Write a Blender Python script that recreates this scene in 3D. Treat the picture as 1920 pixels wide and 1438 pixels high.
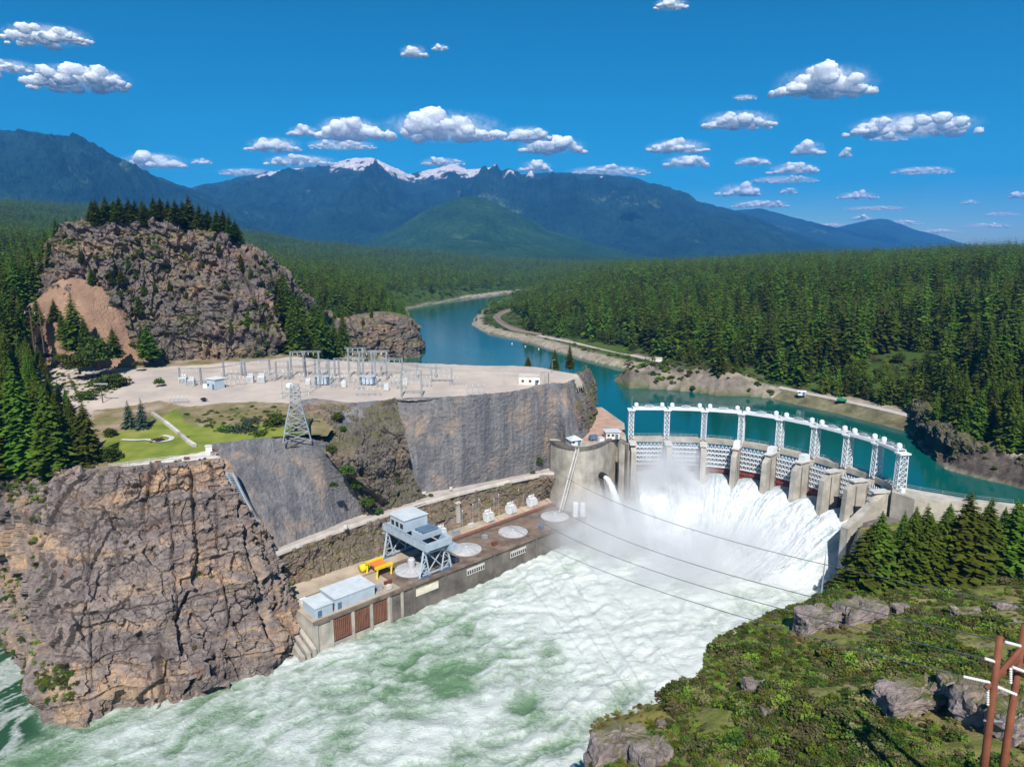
import bpy, math, random
import numpy as np
from mathutils import Vector, Matrix

random.seed(7)
RNG = np.random.default_rng(11)
R = math.radians
for o in list(bpy.data.objects):
    bpy.data.objects.remove(o, do_unlink=True)
SC = bpy.context.scene
COL = SC.collection

# ------------------------------------------------------------------ camera, sky, sun, exposure
CAM_H = 110.0
F = 1300.0                      # focal length in pixels of a 1920 wide frame
TH = math.atan((719 - 470) / F)
CT, ST = math.cos(TH), math.sin(TH)
cam_d = bpy.data.cameras.new('camera')
cam_d.sensor_width = 36.0
cam_d.lens = 36.0 * F / 1920.0
cam_d.clip_start = 1.0
cam_d.clip_end = 150000.0
cam = bpy.data.objects.new('camera', cam_d)
COL.objects.link(cam)
cam.location = (0, 0, CAM_H)
cam.rotation_euler = (R(90) - TH, 0, 0)
SC.camera = cam

SUN_EL, SUN_AZ = 47.0, 0.5      # sun stands behind the camera
world = bpy.data.worlds.new('World')
SC.world = world
world.use_nodes = True
wn = world.node_tree
bg = wn.nodes['Background']
sky = wn.nodes.new('ShaderNodeTexSky')
sky.sky_type = 'NISHITA'
sky.sun_disc = False
sky.sun_elevation = R(SUN_EL)
sky.sun_rotation = R(180 - SUN_AZ)
sky.altitude = 1500
sky.air_density = 1.0
sky.dust_density = 1.0
sky.ozone_density = 5.0
hsv = wn.nodes.new('ShaderNodeHueSaturation')       # the photograph's deep saturated blue, the same over the whole sky
hsv.inputs['Saturation'].default_value = 1.85
hsv.inputs['Hue'].default_value = 0.485
wn.links.new(sky.outputs[0], hsv.inputs['Color'])
wn.links.new(hsv.outputs[0], bg.inputs[0])
bg.inputs[1].default_value = 0.06
sun_d = bpy.data.lights.new('sun', 'SUN')
sun_d.energy = 4.2
sun_d.angle = R(0.5)
sun_d.color = (1.0, 0.955, 0.88)
sun = bpy.data.objects.new('sun', sun_d)
COL.objects.link(sun)
sx, sy, sz = math.sin(R(SUN_AZ)) * math.cos(R(SUN_EL)), -math.cos(R(SUN_AZ)) * math.cos(R(SUN_EL)), math.sin(R(SUN_EL))
sun.rotation_euler = Vector((sx, sy, sz)).to_track_quat('Z', 'Y').to_euler()
sun.location = (0, -50, 400)
SC.view_settings.view_transform = 'Standard'
SC.view_settings.look = 'None'
SC.view_settings.exposure = 0.66
SC.view_settings.gamma = 1.0
SC.view_settings.use_curve_mapping = False
SC.render.engine = 'CYCLES'
SC.cycles.max_bounces = 6
SC.cycles.diffuse_bounces = 3
SC.cycles.glossy_bounces = 2
SC.cycles.transmission_bounces = 2
SC.cycles.transparent_max_bounces = 24
SC.cycles.volume_bounces = 3
SC.cycles.use_denoising = True
SC.cycles.caustics_reflective = False
SC.cycles.caustics_refractive = False
SC.cycles.sample_clamp_indirect = 4.0

# ------------------------------------------------------------------ geometry helpers
def ray(x, y):
    u, v = (x - 960) / F, (719 - y) / F
    return np.array([u, CT + v * ST, v * CT - ST])
def P(x, y, z):
    """world point on the level z seen at photo pixel x, y"""
    d = ray(x, y)
    t = (z - CAM_H) / d[2]
    return np.array([d[0] * t, d[1] * t, z])
def PY(x, y, Y):
    """world point at the distance Y seen at photo pixel x, y"""
    d = ray(x, y)
    t = Y / d[1]
    return np.array([d[0] * t, Y, CAM_H + d[2] * t])
def proj(p):
    p = np.atleast_2d(p)
    dz = p[:, 2] - CAM_H
    dep = p[:, 1] * CT - dz * ST
    return 960 + F * p[:, 0] / dep, 719 - F * (dz * CT + p[:, 1] * ST) / dep, dep

def _hash(i, j, k, s):
    h = (i.astype(np.int64) * 374761393 + j.astype(np.int64) * 668265263 + k.astype(np.int64) * 2147483647 + s * 974634777) & 0xFFFFFFFF
    h = ((h ^ (h >> 13)) * 1274126177) & 0xFFFFFFFF
    h = ((h ^ (h >> 16)) * 2246822519) & 0xFFFFFFFF
    return ((h ^ (h >> 15)) & 0xFFFFFF) / float(0xFFFFFF)
def vnoise(p, s=0):
    """value noise, -1..1, for points (N,3)"""
    f = np.floor(p); i = f.astype(np.int64); t = p - f
    t = t * t * t * (t * (t * 6 - 15) + 10)
    x, y, z = i[:, 0], i[:, 1], i[:, 2]; a, b, c = t[:, 0], t[:, 1], t[:, 2]
    r = 0
    for dx in (0, 1):
        wx = a if dx else 1 - a
        for dy in (0, 1):
            wy = b if dy else 1 - b
            for dz in (0, 1):
                wz = c if dz else 1 - c
                r = r + wx * wy * wz * _hash(x + dx, y + dy, z + dz, s)
    return r * 2 - 1
def fbm(p, o=4, s=0, g=0.5, ridged=False):
    p = np.asarray(p, float)
    r = np.zeros(len(p)); a = 1.0; n = 0
    for k in range(o):
        v = vnoise(p * (2.03 ** k) + 17.3 * k, s + k)
        if ridged:
            v = 1 - 2 * np.abs(v)
        r += a * v; n += a; a *= g
    return r / n
def worley(p, s=0, cheb=False):
    f = np.floor(p).astype(np.int64)
    F1 = np.full(len(p), 9.0); F2 = np.full(len(p), 9.0); cid = np.zeros(len(p))
    for dx in (-1, 0, 1):
        for dy in (-1, 0, 1):
            for dz in (-1, 0, 1):
                i, j, k = f[:, 0] + dx, f[:, 1] + dy, f[:, 2] + dz
                q = np.stack([i + _hash(i, j, k, s), j + _hash(i, j, k, s + 1), k + _hash(i, j, k, s + 2)], 1)
                d = np.abs(p - q).max(1) if cheb else np.sqrt(((p - q) ** 2).sum(1))
                m = d < F1
                F2 = np.where(m, F1, np.minimum(F2, d))
                cid = np.where(m, _hash(i, j, k, s + 3), cid)
                F1 = np.where(m, d, F1)
    return F1, F2, cid
def sstep(a, b, x):
    t = np.clip((x - a) / (b - a), 0, 1)
    return t * t * (3 - 2 * t)
def inpoly(px, py, poly):
    r = np.zeros(len(px), bool); n = len(poly)
    for i in range(n):
        x0, y0 = poly[i][0], poly[i][1]; x1, y1 = poly[(i + 1) % n][0], poly[(i + 1) % n][1]
        if y0 == y1: continue
        c = ((y0 > py) != (y1 > py)) & (px < (x1 - x0) * (py - y0) / (y1 - y0) + x0)
        r ^= c
    return r
def segdist(px, py, line):
    d = np.full(len(px), 1e9)
    for (x0, y0), (x1, y1) in zip([q[:2] for q in line[:-1]], [q[:2] for q in line[1:]]):
        vx, vy = x1 - x0, y1 - y0
        t = np.clip(((px - x0) * vx + (py - y0) * vy) / (vx * vx + vy * vy + 1e-9), 0, 1)
        d = np.minimum(d, np.hypot(px - x0 - t * vx, py - y0 - t * vy))
    return d
class TPS:
    """smooth height through scattered control points"""
    def __init__(s, pts, lam=0.5):
        s.c = np.array(pts, float); n = len(s.c)
        K = s.k(s.c[:, None, 0] - s.c[None, :, 0], s.c[:, None, 1] - s.c[None, :, 1]) + lam * np.eye(n) * 100
        Q = np.c_[np.ones(n), s.c[:, :2] / 100]
        A = np.block([[K, Q], [Q.T, np.zeros((3, 3))]])
        s.w = np.linalg.solve(A, np.r_[s.c[:, 2], 0, 0, 0])
    def k(s, dx, dy):
        r2 = (dx * dx + dy * dy) / 1e4
        return np.where(r2 > 1e-12, r2 * np.log(r2 + 1e-12), 0)
    def __call__(s, x, y):
        x = np.asarray(x, float); y = np.asarray(y, float)
        r = s.w[-3] + s.w[-2] * x / 100 + s.w[-1] * y / 100
        for i, (cx, cy, _) in enumerate(s.c):
            r = r + s.w[i] * s.k(x - cx, y - cy)
        return r
def spline(pts, n):
    """Catmull-Rom resampling of control points to n points (by chord length)"""
    p = np.array(pts, float); L = np.r_[0, np.cumsum(np.linalg.norm(np.diff(p, axis=0), axis=1))]
    return spline_t(p, L, np.linspace(0, L[-1], n))
def spline_t(p, L, t):
    i = np.clip(np.searchsorted(L, t, side='right') - 1, 0, len(L) - 2)
    h = (L[i + 1] - L[i]); u = ((t - L[i]) / h)[:, None]
    def tan(j):
        a = np.clip(j - 1, 0, len(p) - 1); b = np.clip(j + 1, 0, len(p) - 1)
        return (p[b] - p[a]) / np.maximum(L[b] - L[a], 1e-6)[:, None]
    m0, m1 = tan(i) * h[:, None], tan(i + 1) * h[:, None]
    return (2 * u**3 - 3 * u**2 + 1) * p[i] + (u**3 - 2 * u**2 + u) * m0 + (-2 * u**3 + 3 * u**2) * p[i + 1] + (u**3 - u**2) * m1

def mesh_np(name, V, Fq, smooth=True):
    me = bpy.data.meshes.new(name)
    V = np.asarray(V, np.float32); Fq = np.asarray(Fq, np.int32); k = Fq.shape[1]
    me.vertices.add(len(V)); me.vertices.foreach_set('co', V.ravel())
    me.loops.add(Fq.size); me.loops.foreach_set('vertex_index', Fq.ravel())
    me.polygons.add(len(Fq))
    me.polygons.foreach_set('loop_start', np.arange(0, Fq.size, k, dtype=np.int32))
    me.polygons.foreach_set('use_smooth', np.full(len(Fq), smooth))
    me.update(calc_edges=True)
    return me
def grid_faces(nv, nu, keep=None):
    i = np.arange(nv - 1)[:, None] * nu + np.arange(nu - 1)[None, :]
    f = np.stack([i, i + 1, i + nu + 1, i + nu], -1).reshape(-1, 4)
    return f if keep is None else f[keep]
def attr(me, name, val):
    a = me.attributes.new(name, 'FLOAT', 'POINT'); a.data.foreach_set('value', np.asarray(val, np.float32))
def link(name, me, mat=None, parent=None):
    o = bpy.data.objects.new(name, me); COL.objects.link(o)
    if mat is not None and me is not None and len(me.materials) == 0:
        me.materials.append(mat)
    if parent is not None: o.parent = parent
    return o
def tag(o, label=None, cat=None, group=None, kind=None):
    if label: o['label'] = label
    if cat: o['category'] = cat
    if group: o['group'] = group
    if kind: o['kind'] = kind
    return o
def struct(name, me, mat):
    return tag(link(name, me, mat), kind='structure')
def thing(name, label, cat, loc=(0, 0, 0), group=None, rz=0.0):
    o = bpy.data.objects.new(name, None); COL.objects.link(o)
    o.empty_display_size = 0.5
    o.location = tuple(float(c) for c in loc); o.rotation_euler = (0, 0, rz)
    return tag(o, label, cat, group)
def copy_tree(o, parent=None):
    c = o.copy(); COL.objects.link(c)
    if parent is not None: c.parent = parent
    for ch in o.children: copy_tree(ch, c)
    return c

class MB:
    """collects simple shapes; build() links them as one mesh object"""
    def __init__(s): s.v = []; s.f = []
    def add(s, vs, fs):
        n = len(s.v); s.v += [tuple(map(float, q)) for q in vs]; s.f += [tuple(n + i for i in q) for q in fs]; return s
    def hexa(s, c):
        return s.add(c, [(0, 3, 2, 1), (4, 5, 6, 7), (0, 1, 5, 4), (1, 2, 6, 5), (2, 3, 7, 6), (3, 0, 4, 7)])
    def box(s, c, size, ax=(1, 0), taper=1.0):
        """box on frame ax (local x direction in plan); c = centre of its base"""
        a = np.array([ax[0], ax[1], 0.0]); a /= np.linalg.norm(a); b = np.array([-a[1], a[0], 0]); z = np.array([0, 0, 1.0])
        c = np.array(c, float); w, d, h = size[0] / 2, size[1] / 2, size[2]
        lo = [c - a * w - b * d, c + a * w - b * d, c + a * w + b * d, c - a * w + b * d]
        w *= taper; d *= taper
        hi = [c - a * w - b * d + z * h, c + a * w - b * d + z * h, c + a * w + b * d + z * h, c - a * w + b * d + z * h]
        return s.hexa(lo + hi)
    def beam(s, p, q, w, h=None):
        p = np.array(p, float); q = np.array(q, float); h = h or w
        d = q - p; L = np.linalg.norm(d); d /= L
        up = np.array([0, 0, 1.0]) if abs(d[2]) < 0.95 else np.array([1.0, 0, 0])
        a = np.cross(d, up); a /= np.linalg.norm(a); b = np.cross(a, d)
        a *= w / 2; b *= h / 2
        return s.hexa([p - a - b, p + a - b, p + a + b, p - a + b, q - a - b, q + a - b, q + a + b, q - a + b])
    def tube(s, path, r, n=8, caps=True):
        path = [np.array(q, float) for q in path]; m = len(path)
        rr = r if hasattr(r, '__len__') else [r] * m
        vs = []
        for i, q in enumerate(path):
            d = path[min(i + 1, m - 1)] - path[max(i - 1, 0)]; d = d / np.linalg.norm(d)
            up = np.array([0, 0, 1.0]) if abs(d[2]) < 0.95 else np.array([1.0, 0, 0])
            a = np.cross(d, up); a /= np.linalg.norm(a); b = np.cross(a, d)
            vs += [q + rr[i] * (a * math.cos(2 * math.pi * k / n) + b * math.sin(2 * math.pi * k / n)) for k in range(n)]
        fs = [(i * n + k, i * n + (k + 1) % n, (i + 1) * n + (k + 1) % n, (i + 1) * n + k) for i in range(m - 1) for k in range(n)]
        if caps: fs += [tuple(range(n - 1, -1, -1)), tuple((m - 1) * n + k for k in range(n))]
        return s.add(vs, fs)
    def lathe(s, c, prof, n=24):
        c = np.array(c, float); m = len(prof)
        vs = [c + np.array([r * math.cos(2 * math.pi * k / n), r * math.sin(2 * math.pi * k / n), z]) for r, z in prof for k in range(n)]
        fs = [(i * n + k, i * n + (k + 1) % n, (i + 1) * n + (k + 1) % n, (i + 1) * n + k) for i in range(m - 1) for k in range(n)]
        fs += [tuple(range(n - 1, -1, -1)), tuple((m - 1) * n + k for k in range(n))]
        return s.add(vs, fs)
    def prism(s, poly, z0, z1):
        n = len(poly)
        vs = [(q[0], q[1], z0) for q in poly] + [(q[0], q[1], z1) for q in poly]
        return s.add(vs, [tuple(range(n - 1, -1, -1)), tuple(range(n, 2 * n))] + [(i, (i + 1) % n, n + (i + 1) % n, n + i) for i in range(n)])
    def lattice(s, p, q, w0, w1, nb, t, ax=(1, 0), d0=None, d1=None, rings=True):
        """four-legged braced mast from p up to q"""
        a = np.array([ax[0], ax[1], 0.0]); a /= np.linalg.norm(a); b = np.array([-a[1], a[0], 0])
        p = np.array(p, float); q = np.array(q, float); d0 = d0 or w0; d1 = d1 or w1
        def ring(u):
            c = p + (q - p) * u; w = (w0 + (w1 - w0) * u) / 2; d = (d0 + (d1 - d0) * u) / 2
            return [c - a * w - b * d, c + a * w - b * d, c + a * w + b * d, c - a * w + b * d]
        for k in range(4): s.beam(ring(0)[k], ring(1)[k], t * 1.5)
        for i in range(nb):
            r0, r1 = ring(i / nb), ring((i + 1) / nb)
            for k in range(4):
                s.beam(r0[k], r1[(k + 1) % 4], t); s.beam(r0[(k + 1) % 4], r1[k], t)
                if rings: s.beam(r1[k], r1[(k + 1) % 4], t)
        return s
    def build(s, name, mat, parent=None, smooth=False, label=None):
        me = bpy.data.meshes.new(name)
        v = np.array(s.v, float)
        if parent is not None:
            # vertices are given in world space: bring them into the parent's space
            Mi = np.array(chain(parent).inverted())
            v = v @ Mi[:3, :3].T + Mi[:3, 3]
        me.from_pydata([tuple(q) for q in v], [], s.f)
        if smooth:
            me.polygons.foreach_set('use_smooth', [True] * len(me.polygons))
        o = link(name, me, mat, parent)
        if label: o['label'] = label
        return o
def chain(o):
    m = Matrix.LocRotScale(o.location, o.rotation_euler, o.scale)
    return m if o.parent is None else chain(o.parent) @ m

# ------------------------------------------------------------------ materials
class NT:
    def __init__(s, name, rough=0.85, spec=0.25):
        s.m = bpy.data.materials.new(name); s.m.use_nodes = True
        s.t = s.m.node_tree; s.b = s.t.nodes['Principled BSDF']
        s.b.inputs['Roughness'].default_value = rough; s.b.inputs['Specular IOR Level'].default_value = spec
        s.out = s.t.nodes['Material Output']
    def n(s, ty, **kw):
        q = s.t.nodes.new(ty)
        for k, v in kw.items(): setattr(q, k, v)
        return q
    def l(s, a, b): s.t.links.new(a, b)
    def put(s, sock, v):
        if hasattr(v, 'is_linked') or hasattr(v, 'node'): s.l(v, sock)
        elif isinstance(v, (tuple, list)) and len(v) == 3 and sock.type == 'RGBA': sock.default_value = (*v, 1)
        else: sock.default_value = v
    def pos(s): return s.n('ShaderNodeNewGeometry').outputs['Position']
    def obj(s): return s.n('ShaderNodeTexCoord').outputs['Object']
    def nrm(s): return s.n('ShaderNodeNewGeometry').outputs['Normal']
    def scale(s, vec, sc):
        q = s.n('ShaderNodeVectorMath', operation='MULTIPLY'); s.put(q.inputs[0], vec); q.inputs[1].default_value = sc; return q.outputs[0]
    def noise(s, vec, sc, det=4, rough=0.55, dist=0.0):
        q = s.n('ShaderNodeTexNoise'); s.put(q.inputs['Vector'], vec)
        q.inputs['Scale'].default_value = sc; q.inputs['Detail'].default_value = det
        q.inputs['Roughness'].default_value = rough; q.inputs['Distortion'].default_value = dist
        return q.outputs['Fac']
    def ramp(s, fac, stops):
        q = s.n('ShaderNodeValToRGB'); e = q.color_ramp.elements
        while len(e) < len(stops): e.new(0.5)
        for k, (p_, c) in zip(e, stops):
            k.position = p_; k.color = (*c, 1) if hasattr(c, '__len__') else (c, c, c, 1)
        s.put(q.inputs[0], fac); return q.outputs[0]
    def mix(s, fac, a, b, mode='MIX'):
        q = s.n('ShaderNodeMix', data_type='RGBA', blend_type=mode)
        s.put(q.inputs[0], fac); s.put(q.inputs[6], a); s.put(q.inputs[7], b); return q.outputs[2]
    def math(s, op, a, b=0.0, clamp=False):
        q = s.n('ShaderNodeMath', operation=op, use_clamp=clamp); s.put(q.inputs[0], a); s.put(q.inputs[1], b); return q.outputs[0]
    def attr(s, name): return s.n('ShaderNodeAttribute', attribute_name=name).outputs['Fac']
    def xyz(s, vec, i):
        q = s.n('ShaderNodeSeparateXYZ'); s.put(q.inputs[0], vec); return q.outputs[i]
    def bump(s, h, dist, strength=1.0):
        q = s.n('ShaderNodeBump'); q.inputs['Distance'].default_value = dist; q.inputs['Strength'].default_value = strength
        s.put(q.inputs['Height'], h); s.l(q.outputs[0], s.b.inputs['Normal']); return s
    def col(s, c): s.put(s.b.inputs['Base Color'], c); return s

def simple(name, c, rough=0.6, metal=0.0, var=0.18, sc=0.6, spec=0.3):
    """painted or plain surface with a little dirt and wear"""
    t = NT(name, rough, spec); p = t.pos()
    n = t.noise(p, sc, 5, 0.6)
    lo = tuple(k * (1 - var) for k in c); hi = tuple(min(1, k * (1 + var * 0.6)) for k in c)
    st = t.noise(t.scale(p, (1.0, 1.0, 0.12)), sc * 2.5, 3)
    c1 = t.ramp(n, [(0.3, lo), (0.7, hi)])
    t.col(t.mix(t.math('MULTIPLY', t.ramp(st, [(0.5, 0.0), (0.8, 1.0)]), var * 1.2), c1, tuple(k * 0.45 for k in c)))
    t.b.inputs['Metallic'].default_value = metal
    return t.m

def rock_mat(name, g0, g1, tan, tan_amt=0.5, moss=0.0, streak=0.4, bands=1.0, rust=(0.30, 0.12, 0.05)):
    t = NT(name, 0.92, 0.12); p = t.pos()
    big = t.noise(p, 0.06, 5, 0.6, 0.4); mid = t.noise(p, 0.35, 6, 0.65); fine = t.noise(p, 1.6, 5, 0.7)
    base = t.ramp(mid, [(0.28, g0), (0.72, g1)])
    base = t.mix(t.ramp(fine, [(0.25, 0.55), (0.5, 0.0), (0.8, 0.0)]), base, tuple(k * 0.45 for k in g0))
    lay = t.noise(t.scale(p, (0.03, 0.03, 0.16 * bands)), 1.0, 5, 0.65, 0.5)
    tanf = t.math('MULTIPLY', t.ramp(lay, [(0.47, 0.0), (0.6, 1.0)]), t.ramp(t.noise(p, 0.22, 6, 0.75), [(0.38, 0.0), (0.6, 1.0)]))
    base = t.mix(t.math('MULTIPLY', tanf, tan_amt), base, t.ramp(fine, [(0.3, tuple(k * 0.72 for k in tan)), (0.7, tan)]))
    base = t.mix(t.math('MULTIPLY', t.ramp(t.noise(p, 0.12, 5, 0.7), [(0.60, 0.0), (0.72, 1.0)]), 0.5 * tan_amt), base, rust)
    st = t.noise(t.scale(p, (1.0, 1.0, 0.10)), 0.8, 4, 0.6)
    base = t.mix(t.math('MULTIPLY', t.ramp(st, [(0.5, 0.0), (0.72, 1.0)]), streak), base, tuple(k * 0.5 for k in g0))
    crack = t.attr('crack')
    base = t.mix(t.math('MULTIPLY', crack, 0.4), base, (0.04, 0.034, 0.03))
    if moss > 0:
        nz = t.xyz(t.nrm(), 2)
        mf = t.math('MULTIPLY', t.ramp(nz, [(0.45, 0.0), (0.75, 1.0)]), t.ramp(big, [(0.45 - 0.2 * moss, 0.0), (0.62 - 0.2 * moss, 1.0)]))
        base = t.mix(mf, base, t.ramp(fine, [(0.3, (0.06, 0.085, 0.02)), (0.7, (0.16, 0.15, 0.05))]))
    t.col(base)
    t.bump(t.math('ADD', t.math('MULTIPLY', fine, 0.7), t.noise(p, 4.0, 4, 0.7)), 0.5, 0.7)
    return t.m

def foliage_mat(name, dark, light, scl=0.35, rand=0.5, coords='obj'):
    t = NT(name, 0.8, 0.15)
    oi = t.n('ShaderNodeObjectInfo').outputs['Random']
    n = t.noise(t.pos(), scl, 3, 0.6)
    c = t.ramp(n, [(0.3, dark), (0.75, light)])
    v = t.n('ShaderNodeHueSaturation'); t.put(v.inputs['Color'], c)
    t.put(v.inputs['Hue'], t.math('ADD', t.math('MULTIPLY', oi, 0.075), 0.455))
    t.put(v.inputs['Value'], t.math('ADD', t.math('MULTIPLY', oi, rand * 1.3), 1 - rand * 0.6))
    t.col(v.outputs[0])
    tr = t.n('ShaderNodeBsdfTranslucent'); t.l(v.outputs[0], tr.inputs[0])
    mx = t.n('ShaderNodeMixShader'); mx.inputs[0].default_value = 0.38
    t.l(t.b.outputs[0], mx.inputs[1]); t.l(tr.outputs[0], mx.inputs[2]); t.l(mx.outputs[0], t.out.inputs[0])
    return t.m

MAT = {}
MAT['cliff'] = rock_mat('cliff_rock', (0.105, 0.085, 0.082), (0.335, 0.275, 0.25), (0.56, 0.375, 0.23), 1.0, moss=0.0, streak=0.35)
MAT['knob'] = rock_mat('knob_rock', (0.080, 0.066, 0.070), (0.245, 0.200, 0.195), (0.43, 0.265, 0.165), 0.8, moss=0.4, streak=0.7)
def wall_mat(name):
    """sprayed and netted rock: vertical run-off streaks of grey, blue-black and tan"""
    t = NT(name, 0.9, 0.15); p = t.pos()
    v1 = t.noise(t.scale(p, (1.0, 1.0, 0.07)), 0.22, 6, 0.7, 0.3); v2 = t.noise(t.scale(p, (1.0, 1.0, 0.05)), 0.9, 5, 0.7); big = t.noise(p, 0.05, 5, 0.6, 0.5)
    c = t.ramp(v1, [(0.32, (0.075, 0.078, 0.092)), (0.5, (0.145, 0.142, 0.150)), (0.66, (0.215, 0.205, 0.205))])
    c = t.mix(t.ramp(v2, [(0.52, 0.0), (0.7, 0.75)]), c, (0.060, 0.066, 0.085))
    c = t.mix(t.ramp(v2, [(0.28, 0.55), (0.42, 0.0)]), c, (0.30, 0.295, 0.30))
    tanf = t.math('MULTIPLY', t.ramp(big, [(0.5, 0.0), (0.62, 1.0)]), t.ramp(t.noise(t.scale(p, (1, 1, 0.2)), 0.3, 6, 0.75), [(0.42, 0.0), (0.6, 0.85)]))
    c = t.mix(tanf, c, (0.33, 0.24, 0.18))
    c = t.mix(t.ramp(t.noise(p, 1.8, 5, 0.75), [(0.3, 0.6), (0.5, 0.0)]), c, (0.10, 0.10, 0.11))
    t.col(c); t.bump(t.math('ADD', v2, t.noise(p, 2.5, 5, 0.7)), 0.35, 0.6); return t.m
MAT['shot'] = wall_mat('sprayed_wall')
MAT['brokenrock'] = rock_mat('broken_brown_rock', (0.085, 0.072, 0.07), (0.235, 0.195, 0.175), (0.40, 0.27, 0.17), 0.8, moss=0.2, streak=0.6, bands=0.5)
MAT['gully'] = rock_mat('gully_rock', (0.13, 0.105, 0.09), (0.30, 0.24, 0.20), (0.42, 0.28, 0.17), 0.8, moss=0.7, streak=0.4)
MAT['boulder'] = rock_mat('boulder_rock', (0.16, 0.13, 0.13), (0.42, 0.355, 0.35), (0.46, 0.33, 0.27), 0.5, moss=0.35, streak=0.2)
MAT['shaderock'] = rock_mat('shore_rock', (0.055, 0.047, 0.047), (0.155, 0.13, 0.115), (0.26, 0.19, 0.13), 0.35, moss=0.9, streak=0.4)  # dark rock, its colour deepened by the shade of a face turned from the sun
MAT['conifer'] = foliage_mat('conifer_needles', (0.040, 0.074, 0.005), (0.140, 0.205, 0.016), 0.10, 0.95)
MAT['fir'] = foliage_mat('fir_needles', (0.042, 0.082, 0.007), (0.150, 0.215, 0.022), 0.35, 0.55)
MAT['spruce'] = foliage_mat('blue_spruce_needles', (0.045, 0.075, 0.055), (0.11, 0.16, 0.11), 0.5, 0.2)
MAT['leaf'] = foliage_mat('broad_leaves', (0.038, 0.075, 0.014), (0.12, 0.18, 0.03), 0.4, 0.4)
MAT['shrub'] = foliage_mat('shrub_leaves', (0.080, 0.130, 0.014), (0.245, 0.315, 0.045), 0.12, 0.8)
MAT['shrub2'] = foliage_mat('olive_shrub_leaves', (0.085, 0.090, 0.030), (0.26, 0.245, 0.10), 0.15, 0.7)
MAT['drygrass'] = foliage_mat('dry_grass_blades', (0.12, 0.11, 0.03), (0.30, 0.25, 0.10), 0.3, 0.5)
MAT['purple'] = foliage_mat('purple_leaves', (0.05, 0.025, 0.03), (0.11, 0.06, 0.06), 0.8, 0.2)
MAT['bark'] = simple('bark', (0.11, 0.075, 0.05), 0.9, var=0.35, sc=1.5)
MAT['concrete'] = simple('concrete', (0.42, 0.385, 0.33), 0.9, var=0.38, sc=0.22)
MAT['conc_d'] = simple('stained_concrete', (0.165, 0.145, 0.125), 0.85, var=0.55, sc=0.16)
MAT['conc_l'] = simple('pale_concrete', (0.56, 0.53, 0.49), 0.9, var=0.2, sc=0.3)
MAT['deck'] = simple('deck_concrete', (0.44, 0.36, 0.27), 0.9, var=0.3, sc=0.12)
MAT['wetdeck'] = simple('wet_brown_deck', (0.205, 0.150, 0.115), 0.6, var=0.55, sc=0.22)
MAT['white'] = simple('white_paint', (0.68, 0.70, 0.72), 0.5, var=0.12, sc=0.4)
MAT['offwhite'] = simple('offwhite_wall', (0.70, 0.66, 0.60), 0.7, var=0.15, sc=0.3)
MAT['galv'] = simple('galvanised_steel', (0.40, 0.43, 0.46), 0.5, metal=0.35, var=0.15)
MAT['bluesteel'] = simple('blue_grey_steel', (0.36, 0.43, 0.50), 0.55, var=0.16, sc=0.4)
MAT['bluedark'] = simple('dark_blue_steel', (0.10, 0.16, 0.24), 0.5, var=0.2)
MAT['roofblue'] = simple('pale_blue_metal', (0.54, 0.595, 0.63), 0.5, var=0.14, sc=0.3)
MAT['wallblue'] = simple('blue_metal_wall', (0.42, 0.50, 0.58), 0.5, var=0.14, sc=0.3)
MAT['rust'] = simple('weathered_steel', (0.19, 0.062, 0.032), 0.75, var=0.4, sc=0.5)
MAT['redgate'] = simple('red_primer', (0.30, 0.055, 0.03), 0.7, var=0.35, sc=0.8)
MAT['brown'] = simple('brown_grille', (0.22, 0.10, 0.065), 0.7, var=0.3, sc=0.6)
MAT['darkgap'] = simple('dark_recess', (0.02, 0.02, 0.022), 0.8, var=0.2)
MAT['yellow'] = simple('yellow_paint', (0.75, 0.55, 0.02), 0.5, var=0.15)
MAT['orange'] = simple('orange_paint', (0.75, 0.22, 0.04), 0.6, var=0.2)
MAT['tan_ins'] = simple('ceramic', (0.62, 0.62, 0.60), 0.4, var=0.1)
MAT['cream'] = simple('cream_panel', (0.72, 0.66, 0.50), 0.6, var=0.15)
MAT['dull'] = simple('hatch_cover_metal', (0.46, 0.46, 0.475), 0.65, var=0.16, sc=0.35)
MAT['wire'] = simple('conductor_wire', (0.16, 0.16, 0.17), 0.6, var=0.05)
MAT['glass'] = simple('window_glass', (0.03, 0.04, 0.05), 0.15, var=0.1, spec=0.6)
MAT['green_p'] = simple('green_paint', (0.02, 0.22, 0.10), 0.5, var=0.15)
MAT['tyre'] = simple('tyre_rubber', (0.02, 0.02, 0.02), 0.9)
MAT['gravel'] = simple('road_gravel', (0.46, 0.41, 0.37), 0.95, var=0.22, sc=0.25)
MAT['rail'] = simple('rail_steel', (0.16, 0.10, 0.075), 0.6, var=0.3)

# ================================================================== SETTING: terrain, water, mountains
RES_Z = 30.0
def loft(rows, nu, nv, prof=None):
    """surface through control polylines (each row a list of world points, same count)"""
    rows = [np.array(r, float) for r in rows]
    mid = rows[len(rows) // 2]
    L = np.r_[0, np.cumsum(np.maximum(np.linalg.norm(np.diff(mid, axis=0), axis=1), 0.3))]
    t = np.linspace(0, L[-1], nu)
    S = np.stack([spline_t(r, L, t) for r in rows])            # K, nu, 3
    K = len(rows); tv = np.linspace(0, K - 1, nv)
    LK = np.arange(K, dtype=float)
    G = np.stack([spline_t(S[:, j, :], LK, tv) for j in range(nu)], 1) if K > 2 else (S[0][None] * (1 - tv[:, None, None]) + S[1][None] * tv[:, None, None])
    return G
def grid_normals(G):
    du = np.gradient(G, axis=1); dv = np.gradient(G, axis=0)
    n = np.cross(du, dv); n /= np.linalg.norm(n, axis=2, keepdims=True) + 1e-9
    return n
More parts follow.
